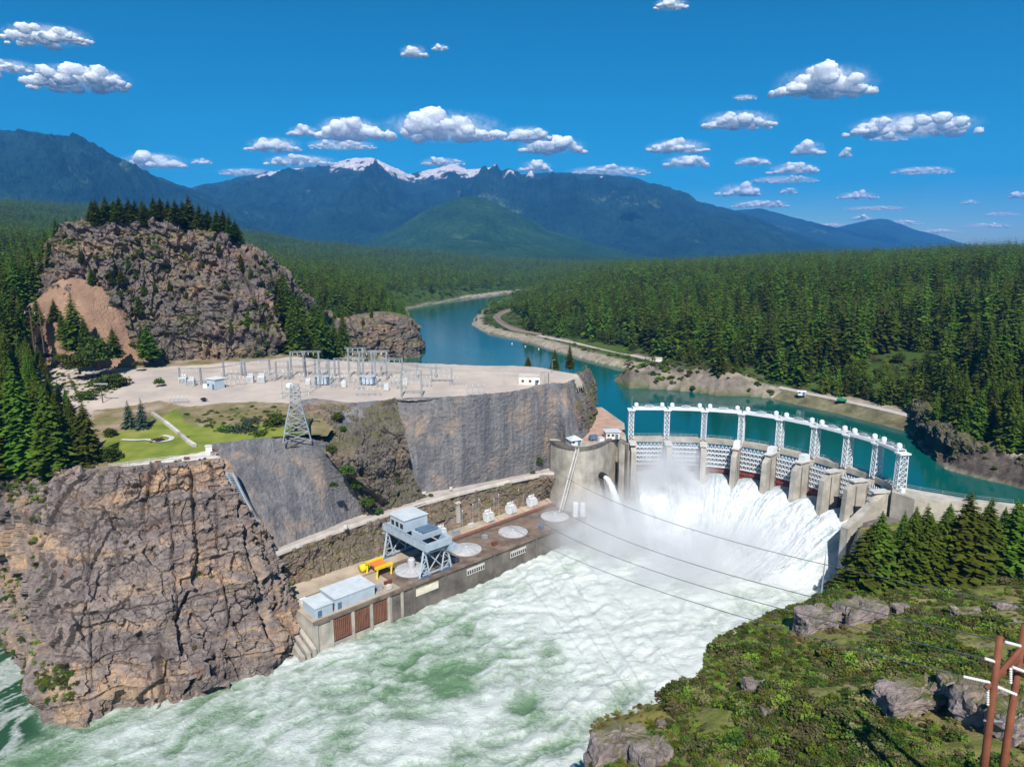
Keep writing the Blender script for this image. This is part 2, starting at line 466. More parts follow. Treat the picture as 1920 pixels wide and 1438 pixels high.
def terr(v, n, soft=0.06):
    """quantised noise: flat treads with short risers"""
    k = v * n; f = np.floor(k); t_ = k - f
    return (f + sstep(0.5 - soft, 0.5 + soft, t_)) / n
def rock_disp(p, big=2.5, blk=1.6, sml=0.7, fine=0.25, s=0, vert=0.6, sc=1.0, ang=0.0):
    """broken rock: buttresses, stepped columns and ledges, open fractures"""
    w = np.stack([fbm(p / (7 * sc), 3, s + 50), fbm(p / (7 * sc), 3, s + 53), fbm(p / (7 * sc), 3, s + 56)], 1) * 0.55 * sc
    q = (p + w) / sc
    ca, sa = math.cos(ang), math.sin(ang); q = np.stack([q[:, 0] * ca + q[:, 1] * sa, -q[:, 0] * sa + q[:, 1] * ca, q[:, 2]], 1)
    d = big * fbm(p / (22 * sc), 4, s)
    led = fbm(q * np.array([1 / 26.0, 1 / 26.0, vert / 2.6]), 3, s + 8)
    _, _, c1 = worley(q * np.array([1 / 6.5, 1 / 6.5, vert / 6.0]), s + 5, True)
    _, _, c2 = worley(q * np.array([1 / 2.6, 1 / 2.6, 1 / 3.4]) + 3.1, s + 9, True)
    _, _, c3 = worley(q * np.array([1 / 1.1, 1 / 1.1, 1 / 0.9]) + 7.7, s + 30, True)
    d += blk * 1.9 * (c1 - 0.5) + blk * 0.9 * (c2 - 0.5) + blk * 0.9 * terr(led, 4)
    d += sml * 1.1 * (c2 - 0.5) + sml * 1.0 * (c3 - 0.5)
    fr = np.abs(fbm(q * np.array([1 / 8.0, 1 / 8.0, 1 / 30.0]), 4, s + 17))
    fh = np.abs(fbm(q * np.array([1 / 30.0, 1 / 30.0, 1 / 7.0]), 4, s + 19))
    gate = sstep(-0.1, 0.35, fbm(p / (11 * sc), 2, s + 23))
    cr = (1 - sstep(0.008, 0.045, fr)) * gate; ch = (1 - sstep(0.008, 0.05, fh)) * (1 - gate * 0.5)
    d += fine * fbm(p / (0.8 * sc), 3, s + 20) - blk * (0.9 * cr + 0.5 * ch)
    return d, np.clip(0.8 * cr + 0.5 * ch, 0, 1)
def rock_loft(name, rows, nu, nv, mat, sign=1, fade=(0.0, 0.06), ufade=(0, 0), extra=None, **kw):
    G = loft(rows, nu, nv); N = grid_normals(G) * sign
    d, cr = rock_disp(G.reshape(-1, 3), **kw)
    d = d.reshape(nv, nu); cr = cr.reshape(nv, nu)
    tv = np.linspace(0, 1, nv)[:, None]; tu = np.linspace(0, 1, nu)[None, :]
    if extra is not None: d = d + extra(tu, tv)
    w = np.ones_like(d)
    if fade[0]: w = w * sstep(0, fade[0], tv)
    if fade[1]: w = w * sstep(0, fade[1], 1 - tv)
    if ufade[0]: w = w * sstep(0, ufade[0], tu)
    if ufade[1]: w = w * sstep(0, ufade[1], 1 - tu)
    G = G + N * (d * w)[..., None]
    f = grid_faces(nv, nu)
    if sign < 0: f = f[:, ::-1]
    me = mesh_np(name, G.reshape(-1, 3), f, smooth=False)
    attr(me, 'crack', (cr * w).ravel())
    return struct(name, me, mat), G

# ---------------- ground sheet that reaches past the mountains
gm = NT('valley_ground', 0.95, 0.1)
gm.col(gm.ramp(gm.noise(gm.pos(), 0.004, 6, 0.6), [(0.35, (0.035, 0.06, 0.02)), (0.65, (0.07, 0.10, 0.035))]))
g = mesh_np('ground', [(-15500, 1200, 14), (15500, 1200, 14), (15500, 15400, 14), (-15500, 15400, 14)], [(0, 1, 2, 3)])
struct('ground', g, gm.m)

# ---------------- distant mountains
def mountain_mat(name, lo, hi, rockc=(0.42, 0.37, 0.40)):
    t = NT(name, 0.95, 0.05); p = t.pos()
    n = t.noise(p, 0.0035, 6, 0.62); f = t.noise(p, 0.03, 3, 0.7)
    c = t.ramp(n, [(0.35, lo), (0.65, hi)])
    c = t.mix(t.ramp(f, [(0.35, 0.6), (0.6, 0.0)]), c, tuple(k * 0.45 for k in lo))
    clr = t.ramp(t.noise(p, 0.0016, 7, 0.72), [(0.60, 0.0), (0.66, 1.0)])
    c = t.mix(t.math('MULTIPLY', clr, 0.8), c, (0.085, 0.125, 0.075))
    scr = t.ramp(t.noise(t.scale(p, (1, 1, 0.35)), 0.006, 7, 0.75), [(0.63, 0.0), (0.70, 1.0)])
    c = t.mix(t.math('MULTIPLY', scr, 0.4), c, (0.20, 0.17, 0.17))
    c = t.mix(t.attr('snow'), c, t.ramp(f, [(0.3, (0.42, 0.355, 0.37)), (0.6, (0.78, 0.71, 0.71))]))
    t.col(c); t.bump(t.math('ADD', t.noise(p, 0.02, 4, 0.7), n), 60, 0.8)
    return t.m
MAT['mtn'] = mountain_mat('mountain_forest', (0.004, 0.022, 0.026), (0.017, 0.056, 0.050))  # forest green shifted to blue, carrying part of the distance haze in the colour
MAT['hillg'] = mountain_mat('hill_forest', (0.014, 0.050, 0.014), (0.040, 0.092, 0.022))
def mountain(name, sil, D, W, mat, nx, ny, amp, seed, foot=40, snow=None, sx=900, fine=10):
    sil = np.array(sil, float)
    x = np.linspace(sil[0, 0], sil[-1, 0], nx)
    y = np.interp(x, sil[:, 0], sil[:, 1])
    k = np.ones(5) / 5; y = np.convolve(np.pad(y, 2, mode='edge'), k, 'valid')
    d = np.stack([ray(a, b) for a, b in zip(x, y)])
    Dx = D if np.isscalar(D) else np.interp(x, sil[:, 0], D)
    crest = CAM_H + d[:, 2] / d[:, 1] * Dx
    u = (x - 960) / F / (CT + (719 - 470) / F * ST)
    s = np.concatenate([np.linspace(0, 1, ny), [1.04, 1.12, 1.3]])[:, None]
    Y = np.broadcast_to(Dx - W * (1 - s), (len(s), nx)); X = u[None, :] * Y
    g_ = np.where(s <= 1, np.clip(s, 0, 1) ** 1.25, 1 - (s - 1) * 1.2)
    Z = foot + (crest[None, :] - foot) * g_
    pts = np.stack([X / sx, Y / (sx * 1.5), np.zeros_like(X)], -1).reshape(-1, 3)
    rd = fbm(pts, 5, seed, 0.5, True).reshape(X.shape)
    env = np.clip(s * (1 - s) * 4, 0, 1) ** 2.0
    Z = Z + amp * rd * env * np.clip((crest - foot) / 900, 0.15, 1.2)
    rd2 = fbm(pts * 3.1 + 5.5, 4, seed + 31, 0.5, True).reshape(X.shape)
    Z = Z + amp * 0.30 * rd2 * np.clip(s * (1.0 - s) * 4, 0, 1) ** 1.5 * np.clip((crest - foot) / 900, 0.15, 1.2)
    p2 = np.stack([X / 70, Y / 70, np.zeros_like(X)], -1).reshape(-1, 3)
    Z = Z + fine * fbm(p2, 3, seed + 7).reshape(X.shape) * np.clip((crest - foot) / 400, 0.1, 1.0)
    me = mesh_np(name, np.stack([X, Y, Z], -1).reshape(-1, 3), grid_faces(len(s), nx), smooth=False)
    sn = np.zeros(X.shape)
    if snow is not None:
        xx = np.broadcast_to(x, X.shape); ss = np.clip((Z - foot) / (crest[None, :] - foot), 0, 1) ** 0.8
        p3 = np.stack([X / 95, Y / 170, Z / 200], -1).reshape(-1, 3)
        nz = fbm(p3, 5, seed + 3, 0.6).reshape(X.shape)
        sn = sstep(0.0, 0.18, snow(xx, ss) + 1.05 * nz)
    attr(me, 'snow', sn.ravel())
    return struct(name, me, mat)
def snow_main(x, s):
    a = sstep(590, 650, x) * (1 - sstep(770, 800, x)) * sstep(0.70, 0.97, s) * 1.0
    b = sstep(770, 800, x) * (1 - sstep(960, 1000, x)) * sstep(0.74, 0.97, s) * 1.0
    c = sstep(470, 500, x) * (1 - sstep(570, 600, x)) * sstep(0.72, 0.97, s) * 0.75
    e = np.exp(-((x - 1124 - (s - 0.9) * 60) / 9) ** 2) * sstep(0.78, 0.84, s) * (1 - sstep(0.92, 0.95, s)) * 0.95
    f = np.exp(-((x - 985 + (s - 0.9) * 160) / 12) ** 2) * sstep(0.80, 0.85, s) * 0.75
    return 1.2 * np.maximum.reduce([a, b, c, e, f]) - 0.74
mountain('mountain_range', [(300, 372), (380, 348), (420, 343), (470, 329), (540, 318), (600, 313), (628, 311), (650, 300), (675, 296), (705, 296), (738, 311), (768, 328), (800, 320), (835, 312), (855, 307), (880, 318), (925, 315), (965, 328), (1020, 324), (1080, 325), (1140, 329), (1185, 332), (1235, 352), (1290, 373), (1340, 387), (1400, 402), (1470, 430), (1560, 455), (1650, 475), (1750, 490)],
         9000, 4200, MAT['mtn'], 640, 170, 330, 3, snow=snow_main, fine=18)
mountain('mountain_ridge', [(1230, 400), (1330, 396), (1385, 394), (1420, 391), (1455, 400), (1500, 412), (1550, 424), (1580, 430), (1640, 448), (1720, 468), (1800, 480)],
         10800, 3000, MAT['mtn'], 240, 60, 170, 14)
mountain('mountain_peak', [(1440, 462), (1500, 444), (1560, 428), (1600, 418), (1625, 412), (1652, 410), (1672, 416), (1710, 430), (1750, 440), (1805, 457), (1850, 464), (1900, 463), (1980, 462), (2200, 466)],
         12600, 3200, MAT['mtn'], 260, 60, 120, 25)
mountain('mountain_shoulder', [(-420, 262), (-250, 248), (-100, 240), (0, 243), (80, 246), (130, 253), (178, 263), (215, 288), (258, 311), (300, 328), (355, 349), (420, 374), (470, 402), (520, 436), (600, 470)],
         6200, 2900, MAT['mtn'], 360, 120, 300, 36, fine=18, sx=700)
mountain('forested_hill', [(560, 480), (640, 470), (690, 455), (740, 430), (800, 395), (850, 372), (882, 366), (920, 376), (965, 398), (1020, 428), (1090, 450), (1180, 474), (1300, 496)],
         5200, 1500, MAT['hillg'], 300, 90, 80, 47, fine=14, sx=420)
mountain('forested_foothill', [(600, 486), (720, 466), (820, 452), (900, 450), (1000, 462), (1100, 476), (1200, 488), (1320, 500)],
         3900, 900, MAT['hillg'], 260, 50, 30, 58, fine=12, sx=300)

# ---------------- reservoir shoreline (photo pixels on the water level, going upstream then back)
def PP(l, z): return [P(x, y, z) for x, y in l]
left_shore = PP([(640, 676), (700, 674), (760, 672), (791, 667), (789, 640), (778, 612), (764, 580), (800, 572), (880, 559), (960, 549), (1040, 543)], RES_Z)
right_shore = PP([(1060, 546), (1000, 550), (962, 556), (935, 566), (905, 580), (888, 597), (884, 610), (905, 622), (960, 634), (1010, 648), (1060, 664), (1110, 678), (1150, 688), (1185, 694), (1160, 703), (1152, 714), (1180, 727), (1240, 730), (1300, 735), (1350, 742), (1400, 742), (1480, 751), (1560, 760), (1620, 774), (1685, 790), (1700, 806), (1730, 845), (1772, 880), (1830, 896), (1885, 908), (1930, 920), (2080, 960)], RES_Z)
river_poly = [tuple(p[:2]) for p in left_shore] + [tuple(p[:2]) for p in right_shore] + [(230, 150), (100, 150), (45, 240), (-60, 330), (-200, 420)]
shore_line = [tuple(p[:2]) for p in left_shore] + [tuple(p[:2]) for p in right_shore]
TX = np.array([-400, 0, 200, 440, 600, 780, 960, 1200, 1500, 1900, 2400], float)
TY = np.log(np.array([200, 300, 500, 700, 1000, 1400, 2000, 2800, 4500, 7000], float))
TZ = np.array([[70, 70, 66, 60, 50, 40, 33, 33, 33, 40, 45],
               [75, 75, 70, 60, 50, 40, 33, 33, 34, 44, 50],
               [88, 88, 82, 72, 58, 42, 33, 34, 46, 64, 72],
               [104, 100, 92, 78, 64, 46, 33, 48, 66, 84, 92],
               [124, 118, 104, 84, 66, 48, 33, 68, 80, 96, 104],
               [155, 145, 125, 96, 72, 50, 34, 68, 84, 100, 108],
               [225, 215, 185, 122, 84, 60, 42, 58, 82, 100, 108],
               [290, 286, 270, 182, 126, 92, 58, 42, 75, 96, 106],
               [250, 240, 220, 160, 120, 90, 60, 40, 60, 80, 90],
               [150, 150, 150, 120, 100, 80, 60, 40, 50, 60, 60]], float)
def valley_z(X, Y):
    px = 960 + F * (X / Y) * (CT + (719 - 500) / F * ST)
    ly = np.log(np.maximum(Y, 200))
    i = np.clip(np.searchsorted(TX, px) - 1, 0, len(TX) - 2); j = np.clip(np.searchsorted(TY, ly) - 1, 0, len(TY) - 2)
    a = np.clip((px - TX[i]) / (TX[i + 1] - TX[i]), 0, 1); b = np.clip((ly - TY[j]) / (TY[j + 1] - TY[j]), 0, 1)
    a = a * a * (3 - 2 * a) * 0.6 + a * 0.4
    z = TZ[j, i] * (1 - a) * (1 - b) + TZ[j, i + 1] * a * (1 - b) + TZ[j + 1, i] * (1 - a) * b + TZ[j + 1, i + 1] * a * b
    p = np.stack([X / 160, Y / 160, np.zeros_like(X)], -1)
    z = z + fbm(p, 4, 71) * np.clip((z - 33) * 0.18, 0, 14)
    inr = inpoly(X, Y, river_poly); d = segdist(X, Y, shore_line)
    right = px > 860
    flat = np.where(right, 24.0, 5.0)
    slope = np.where(right, 0.55, 0.8)
    cap = 30 + np.minimum(d * 0.55, 4.0) + np.maximum(d - flat, 0) * slope
    zl = np.minimum(z, cap)
    # rocky peninsula by the road and the dark rock shore opposite the dam
    pen = PP([(1175, 714), (1240, 706), (1310, 712), (1370, 722)], 34)
    dp = segdist(X, Y, [tuple(q[:2]) for q in pen])
    zl = zl + 8.0 * np.exp(-(dp / 15) ** 2)
    rk = PP([(1712, 800), (1750, 845), (1800, 872), (1880, 890), (1960, 905)], 34)
    dr = segdist(X, Y, [tuple(q[:2]) for q in rk])
    zl = zl + np.where(inr, 0, 9.0 * np.exp(-(dr / 16) ** 2) * sstep(2, 9.0, d))
    z = np.where(inr, 30 - np.minimum(d * 0.7, 7), zl)
    return z, inr, d, dp, dr
nu, nr = 620, 430
uu = np.linspace(-1.02, 1.0, nu); YY = np.geomspace(212, 6200, nr)
Xg = uu[None, :] * YY[:, None]; Yg = np.broadcast_to(YY[:, None], Xg.shape)
z_, inr, dsh, dpen, drk = valley_z(Xg.ravel().copy(), Yg.ravel().copy())
pts = np.stack([Xg.ravel(), Yg.ravel(), z_], 1)
rocky = np.clip(np.exp(-(dpen / 20) ** 2) + np.exp(-(drk / 20) ** 2) * 1.2, 0, 1)
near = pts[:, 1] < 900
dd = np.zeros(len(pts)); crk = np.zeros(len(pts))
sel = near & (rocky > 0.05)
dd[sel], crk[sel] = rock_disp(pts[sel], 1.5, 1.0, 0.5, 0.2, 81)
pts[:, 2] += dd * rocky * (~inr) * sstep(1, 6, dsh)
xm, ym = pts[:, 0], pts[:, 1]
okv = ~(((xm < 48) & (ym < 335)) | ((ym < 300) & (xm < 150)) | ((xm < 125) & (ym < 290)))
fc = grid_faces(nr, nu); fc = fc[okv[fc].all(1)]
me = mesh_np('valley_floor', pts, fc)
attr(me, 'rocky', rocky * (~inr)); attr(me, 'basalt_shade', np.clip(np.exp(-(drk / 24) ** 2) + 0.55 * np.exp(-(dpen / 22) ** 2), 0, 1)); attr(me, 'crack', crk * rocky)  # dark rock zone; the bluff's shade away from the sun is put into the colour
pxg, pyg, _ = proj(pts)
grav = np.where(pxg > 860, sstep(16, 8, dsh) * (~inr), sstep(5, 2, dsh) * (~inr) * 0.8)
attr(me, 'gravel', grav)
t = NT('forest_floor', 0.95, 0.1); p = t.pos()
c = t.ramp(t.noise(p, 0.02, 6, 0.65), [(0.35, (0.026, 0.050, 0.010)), (0.65, (0.070, 0.110, 0.022))])
gv = t.ramp(t.noise(p, 0.15, 5, 0.7), [(0.3, (0.16, 0.17, 0.06)), (0.5, (0.30, 0.25, 0.20)), (0.7, (0.42, 0.37, 0.32))])
c = t.mix(t.attr('gravel'), c, gv)
rkc = t.ramp(t.noise(p, 0.3, 6, 0.7), [(0.3, (0.085, 0.072, 0.07)), (0.55, (0.20, 0.165, 0.14)), (0.75, (0.33, 0.25, 0.18))])
rkc = t.mix(t.attr('basalt_shade'), rkc, t.ramp(t.noise(p, 0.4, 6, 0.7), [(0.35, (0.03, 0.026, 0.026)), (0.6, (0.10, 0.08, 0.07)), (0.8, (0.20, 0.16, 0.13))]))
nz = t.xyz(t.nrm(), 2)
rf = t.math('MULTIPLY', t.attr('rocky'), t.math('SUBTRACT', 1.0, t.math('MULTIPLY', t.ramp(nz, [(0.72, 0.0), (0.92, 1.0)]), t.ramp(t.noise(p, 0.12, 4), [(0.42, 0.0), (0.55, 1.0)]))))
c = t.mix(rf, c, rkc)
t.col(c); t.bump(t.noise(p, 0.6, 5, 0.7), 0.6, 0.6)
struct('valley_floor', me, t.m)
LAND = (pts, uu, YY)

# dark shore opposite the right end of the dam, shade put into its colour
SB = [P(x, y, 28.5) for x, y in [(1672, 782), (1690, 790), (1701, 808), (1722, 838), (1748, 864), (1785, 884), (1830, 896), (1885, 908), (1930, 920), (2040, 948)]]
inl = np.array([[0.3, 1.0, 0]] + [[0.9, 0.45, 0]] * 3 + [[0.8, 0.6, 0]] * 2 + [[0.35, 0.93, 0]] * 4)
SH = np.array([3, 9, 12, 11, 12, 11, 10.5, 11, 10, 9.5])[:, None] * np.array([[0, 0, 1.0]])
S1 = [b + i * 1.5 + h * 0.55 for b, i, h in zip(SB, inl, SH)]; S2 = [b + i * 4.5 + h for b, i, h in zip(SB, inl, SH)]; S3 = [b + i * 13 + h * 1.02 for b, i, h in zip(SB, inl, SH)]
rock_loft('shaded_shore', [SB, S1, S2, S3], 260, 90, MAT['shaderock'], sign=1, fade=(0, 0.25), big=2.2, blk=1.5, sml=0.7, fine=0.3, s=345, vert=0.5, sc=1.1)
# ---------------- reservoir
t = NT('reservoir_water', 0.06, 0.5); p = t.pos()
t.b.inputs['IOR'].default_value = 1.33
t.col(t.ramp(t.noise(p, 0.012, 4, 0.6), [(0.3, (0.0, 0.066, 0.062)), (0.7, (0.002, 0.092, 0.078))]))
t.bump(t.math('ADD', t.noise(t.scale(p, (1, 1.6, 1)), 0.5, 4, 0.6), t.math('MULTIPLY', t.noise(p, 0.06, 3), 2.0)), 0.14, 0.25)
TOW = np.array([(48.5, 273.5), (62.9, 273.2), (77.4, 271.3), (90.6, 266.6), (102.0, 257.5), (110.6, 246.6), (116.8, 234.8), (121.3, 224.0), (122.9, 212.6)])
arc = spline(TOW, 81)
tg = np.gradient(arc, axis=0); tg /= np.linalg.norm(tg, axis=1, keepdims=True)
dn = np.stack([tg[:, 1], -tg[:, 0]], 1)          # downstream (towards the pool)
up_face = arc - dn * 2.0
poly = [tuple(q) for q in up_face] + [(127, 208), (150, 204), (230, 195), (420, 400), (700, 1200), (300, 1700), (-500, 1700), (-330, 600), (-190, 430), (-40, 320), (30, 286)]
MBr = MB(); n = len(poly); MBr.add([(x, y, RES_Z) for x, y in poly], [tuple(range(n))])
o = MBr.build('reservoir', t.m); tag(o, kind='structure')

# ---------------- lower river with foam
x0, x1, y0, y1, st = -215.0, 140.0, 72.0, 283.0, 0.75
xs = np.arange(x0, x1, st); ys = np.arange(y0, y1, st)
Xr, Yr = np.meshgrid(xs, ys); q = np.stack([Xr.ravel(), Yr.ravel(), np.zeros(Xr.size)], 1)
fl = np.array([-0.80, -0.60]); fp = np.array([-fl[1], fl[0]])
al = q[:, 0] * fl[0] + q[:, 1] * fl[1]; ac = q[:, 0] * fp[0] + q[:, 1] * fp[1]
w1 = np.stack([fbm(q / 24, 3, 91), fbm(q / 24, 3, 95)], 1); w2 = np.stack([fbm(q / 8, 3, 97), fbm(q / 8, 3, 98)], 1)
A = al + 10 * w1[:, 0] + 3.5 * w2[:, 0]; B = ac + 10 * w1[:, 1] + 3.5 * w2[:, 1]
s1 = fbm(np.stack([A / 15, B / 6, 0 * A], 1), 5, 101, 0.62)
s2 = fbm(np.stack([A / 7, B / 3.2, 0 * A + 5], 1), 5, 111, 0.6, True)
s3 = fbm(q / 30, 3, 121)
dist = np.hypot(q[:, 0] - 62, q[:, 1] - 224)
foam = 0.24 + 0.84 * sstep(150, 45, dist) + 0.85 * s1 + 0.50 * s2 + 0.80 * s3
calm_poly = [tuple(P(x, y, 0)[:2]) for x, y in [(-500, 1050), (40, 1190), (85, 1330), (100, 1378), (60, 1392), (0, 1425), (-300, 1530), (-700, 1600)]]
dc = segdist(q[:, 0], q[:, 1], calm_poly + [calm_poly[0]]); inc = inpoly(q[:, 0], q[:, 1], calm_poly)
calm = np.where(inc, sstep(-1.0, 4.0, dc), sstep(2.5, -1.0, dc) * 0.5)
strand = sstep(0.30, 0.62, fbm(np.stack([q[:, 0] / 5 + 3 * w1[:, 0], q[:, 1] / 16, 0 * A], 1), 5, 131, 0.62, True) + 0.15)
for bx_, by_, br_ in ((830, 1270, 7), (842, 1295, 6), (735, 1285, 6), (690, 1310, 7), (760, 1345, 6), (1040, 1225, 5), (640, 1370, 7), (980, 1330, 6)):
    c_ = P(bx_, by_, 0); foam = foam - 0.75 * np.exp(-((q[:, 0] - c_[0] + 4 * w1[:, 0]) ** 2 + (q[:, 1] - c_[1] + 4 * w2[:, 1]) ** 2) / br_ ** 2)
foam = foam * (1 - calm) + calm * (-0.25 + 0.9 * strand * sstep(26, 4, dc))
hgt = (0.7 * s1 + 0.4 * s2 + 0.45 * fbm(q / 3.0, 4, 141)) * (1 - calm) * (0.8 + 0.9 * sstep(190, 60, dist))
Zr = 0.0 + hgt + 1.6 * sstep(80, 40, dist)
me = mesh_np('river', np.stack([q[:, 0], q[:, 1], Zr], 1), grid_faces(len(ys), len(xs)))
attr(me, 'foam', foam); attr(me, 'calm', calm)
t = NT('white_water', 0.35, 0.4); p = t.pos()
ff = t.math('ADD', t.attr('foam'), t.math('MULTIPLY', t.math('SUBTRACT', t.noise(t.scale(p, (1.0, 1.5, 1)), 0.45, 8, 0.78, 1.6), 0.5), 2.3))
wat = t.mix(t.attr('calm'), (0.130, 0.235, 0.125), (0.022, 0.085, 0.035))
c = t.mix(t.ramp(ff, [(0.0, 0.0), (0.4, 0.35), (0.85, 0.8), (1.2, 1.0)]), wat, (0.60, 0.645, 0.62))
t.col(c); t.put(t.b.inputs['Roughness'], t.ramp(ff, [(0.2, 0.18), (0.6, 0.8)]))
t.bump(t.math('ADD', ff, t.noise(p, 1.5, 5, 0.7)), 0.55, 0.6)
struct('river', me, t.m)
MAT['foam'] = None
t = NT('falling_water', 0.75, 0.2); p = t.pos()
n1 = t.noise(p, 0.5, 6, 0.72, 0.6)
t.col(t.mix(t.ramp(t.math('ADD', n1, t.math('ADD', t.math('MULTIPLY', t.attr('thin'), 0.25), t.math('MULTIPLY', t.attr('streak'), 0.35))), [(0.52, 0.0), (0.88, 0.8)]), (0.68, 0.70, 0.72), (0.34, 0.45, 0.47)))
t.bump(t.math('ADD', n1, t.noise(p, 1.6, 5, 0.7)), 0.9, 0.7)
MAT['fall'] = t.m

# ---------------- spillway cascade below the gates
ns, nd = 460, 150
tl = np.linspace(-0.35, 8.0, ns); Lk = np.arange(9.0)
pa = spline_t(TOW, Lk, np.clip(tl, 0, 8)) + np.minimum(tl, 0)[:, None] * np.array([[14.0, 0.0]]); ta = np.gradient(pa, axis=0); ta /= np.linalg.norm(ta, axis=1, keepdims=True)
na = np.stack([ta[:, 1], -ta[:, 0]], 1)
dv = np.linspace(0, 1, nd) ** 1.2 * 52
Xc = pa[None, :, 0] + na[None, :, 0] * dv[:, None]; Yc = pa[None, :, 1] + na[None, :, 1] * dv[:, None]
fr = np.abs((tl % 1.0) - 0.5) * 2
D2 = np.broadcast_to(dv[:, None], Xc.shape)
hh = 21.4 * np.exp(-(np.maximum(D2 - 7, 0) / 24.0) ** 1.8) * sstep(-0.35, 0.15, tl)[None, :]
hh = hh * (1 - 0.10 * (fr[None, :] ** 2) * np.exp(-(D2 - 9) ** 2 / 140))
kk = np.stack([np.broadcast_to(tl[None, :] * 14 / 2.6, Xc.shape), D2 / 9.0, 0 * Xc], -1).reshape(-1, 3)
n1 = fbm(kk, 5, 151, 0.6).reshape(Xc.shape); kk2 = np.stack([Xc / 5, Yc / 5, 0 * Xc], -1).reshape(-1, 3)
n2 = fbm(kk2, 5, 161, 0.6, True).reshape(Xc.shape)
hh = hh * np.where(D2 > 12, sstep(8.0, 7.6, tl)[None, :] * 0.75 + 0.25 * sstep(40, 12, D2), 1.0)
kk3 = np.stack([np.broadcast_to(tl[None, :] * 14 / 0.9, Xc.shape), D2 / 8.0 + 1.5 * n1, 0 * Xc + 3], -1).reshape(-1, 3)
n3 = fbm(kk3, 4, 171, 0.6).reshape(Xc.shape)
hh = hh + 0.75 * n3 * sstep(1, 8, D2) * (1 - 0.6 * sstep(30, 50, D2))
hh = hh + (1.1 * n1 + 1.3 * n2) * sstep(3, 14, D2) * (1 - 0.7 * sstep(30, 50, D2)) + 0.4 - 2.5 * sstep(36, 52, D2)
me = mesh_np('spillway_cascade', np.stack([Xc, Yc, hh], -1).reshape(-1, 3), grid_faces(nd, ns))
attr(me, 'thin', (sstep(14, 3, D2)).ravel()); attr(me, 'streak', np.clip(-(n3 + 0.5 * n1) * 1.6, 0, 1).ravel())  # 'thin' darkens the water near the gates, the shadow there put into its colour
struct('spillway_water', me, MAT['fall'])

# ---------------- left promontory: cliff, benches, walls
cb = [(-60, 1150), (40, 1232), (78, 1345), (150, 1374), (230, 1347), (320, 1340), (400, 1310), (450, 1287), (510, 1272), (545, 1238), (580, 1223)]
ctp = [(-70, 915, 42), (15, 904, 45), (70, 897, 47), (125, 886, 48.5), (195, 882, 49.8), (285, 874, 50), (345, 869, 50), (385, 865, 50), (418, 868, 49.5), (450, 930, 40), (512, 1032, 22)]
base = np.array([P(x, y, -1.5) for x, y in cb]); top = np.array([P(*q) for q in ctp])
def between(v):
    h = v ** 1.35
    r = base + (top - base) * np.array([h, h, v]); return r
rows = [between(v) for v in (0.0, 0.2, 0.4, 0.6, 0.8, 0.93, 1.0)]
back = top.copy(); back[:, 1] += 3.5; back[:, 2] -= 0.25
rows[-1] = top
rows.append(back)
def carve(tu, tv):
    c1 = -4.5 * np.exp(-((tu - (0.795 + 0.035 * tv)) / 0.010) ** 2) * sstep(0.02, 0.2, tv) * (1 - sstep(0.78, 0.9, tv))
    c2 = -2.6 * np.exp(-((tu - (0.60 + 0.05 * np.sin(tv * 9) * 0.3)) / 0.007) ** 2) * sstep(0.45, 0.6, tv) * (1 - sstep(0.85, 0.93, tv))
    c3 = -2.2 * np.exp(-((tu - 0.685 - 0.02 * tv) / 0.006) ** 2) * sstep(0.4, 0.5, tv) * (1 - sstep(0.72, 0.8, tv))
    led = 3.2 * np.exp(-((tv - 0.10) / 0.05) ** 2) * (0.6 + 0.4 * np.sin(tu * 40)) + 1.6 * np.exp(-((tv - 0.62) / 0.03) ** 2)
    und = -2.0 * np.exp(-((tv - 0.215) / 0.02) ** 2) * (0.5 + 0.5 * np.sin(tu * 23 + 1)) - 1.8 * np.exp(-((tv - 0.545) / 0.012) ** 2) * sstep(0.35, 0.45, tu) * (1 - sstep(0.66, 0.7, tu))
    bay = -3.0 * np.exp(-((tu - 0.33) / 0.008) ** 2) * (1 - sstep(0.2, 0.3, tv)) - 3.0 * np.exp(-((tu - 0.60) / 0.008) ** 2) * (1 - sstep(0.16, 0.25, tv))
    jnt = 0
    for k_, (u_, a_, lo_, hi_) in enumerate([(0.17, 1.3, 0.1, 0.8), (0.245, 1.6, 0.25, 0.9), (0.30, 1.0, 0.05, 0.6), (0.40, 1.4, 0.3, 0.92), (0.455, 1.8, 0.1, 0.7), (0.52, 1.2, 0.35, 0.92), (0.64, 1.5, 0.2, 0.85), (0.735, 1.6, 0.15, 0.9), (0.86, 1.4, 0.1, 0.8)]):
        nt_ = np.repeat(tv.ravel()[:, None], 3, 1) * np.array([[9.0, 0, 0]]) + k_ * 3.7
        w_ = 0.012 * fbm(nt_, 4, 205 + k_, 0.65)[:, None] + 0.02 * (tv - 0.5); a_ = a_ * (0.45 + 0.55 * fbm(nt_ * 1.7 + 9, 2, 215)[:, None])
        jnt = jnt - a_ * np.exp(-((tu - u_ - w_) / 0.0032) ** 2) * sstep(lo_, lo_ + 0.08, tv) * (1 - sstep(hi_ - 0.06, hi_, tv)) + 0.8 * a_ * (sstep(u_ - 0.05, u_, tu - w_) * (tu - w_ < u_)) * sstep(lo_, lo_ + 0.1, tv) * (1 - sstep(hi_ - 0.08, hi_, tv))
    return c1 + c2 + c3 + led + und + bay + jnt
CL, CLG = rock_loft('cliff', rows, 520, 370, MAT['cliff'], sign=1, fade=(0, 0.14), extra=carve, big=2.2, blk=1.5, sml=0.55, fine=0.2, s=200, vert=0.40, sc=1.2, ang=0.5)

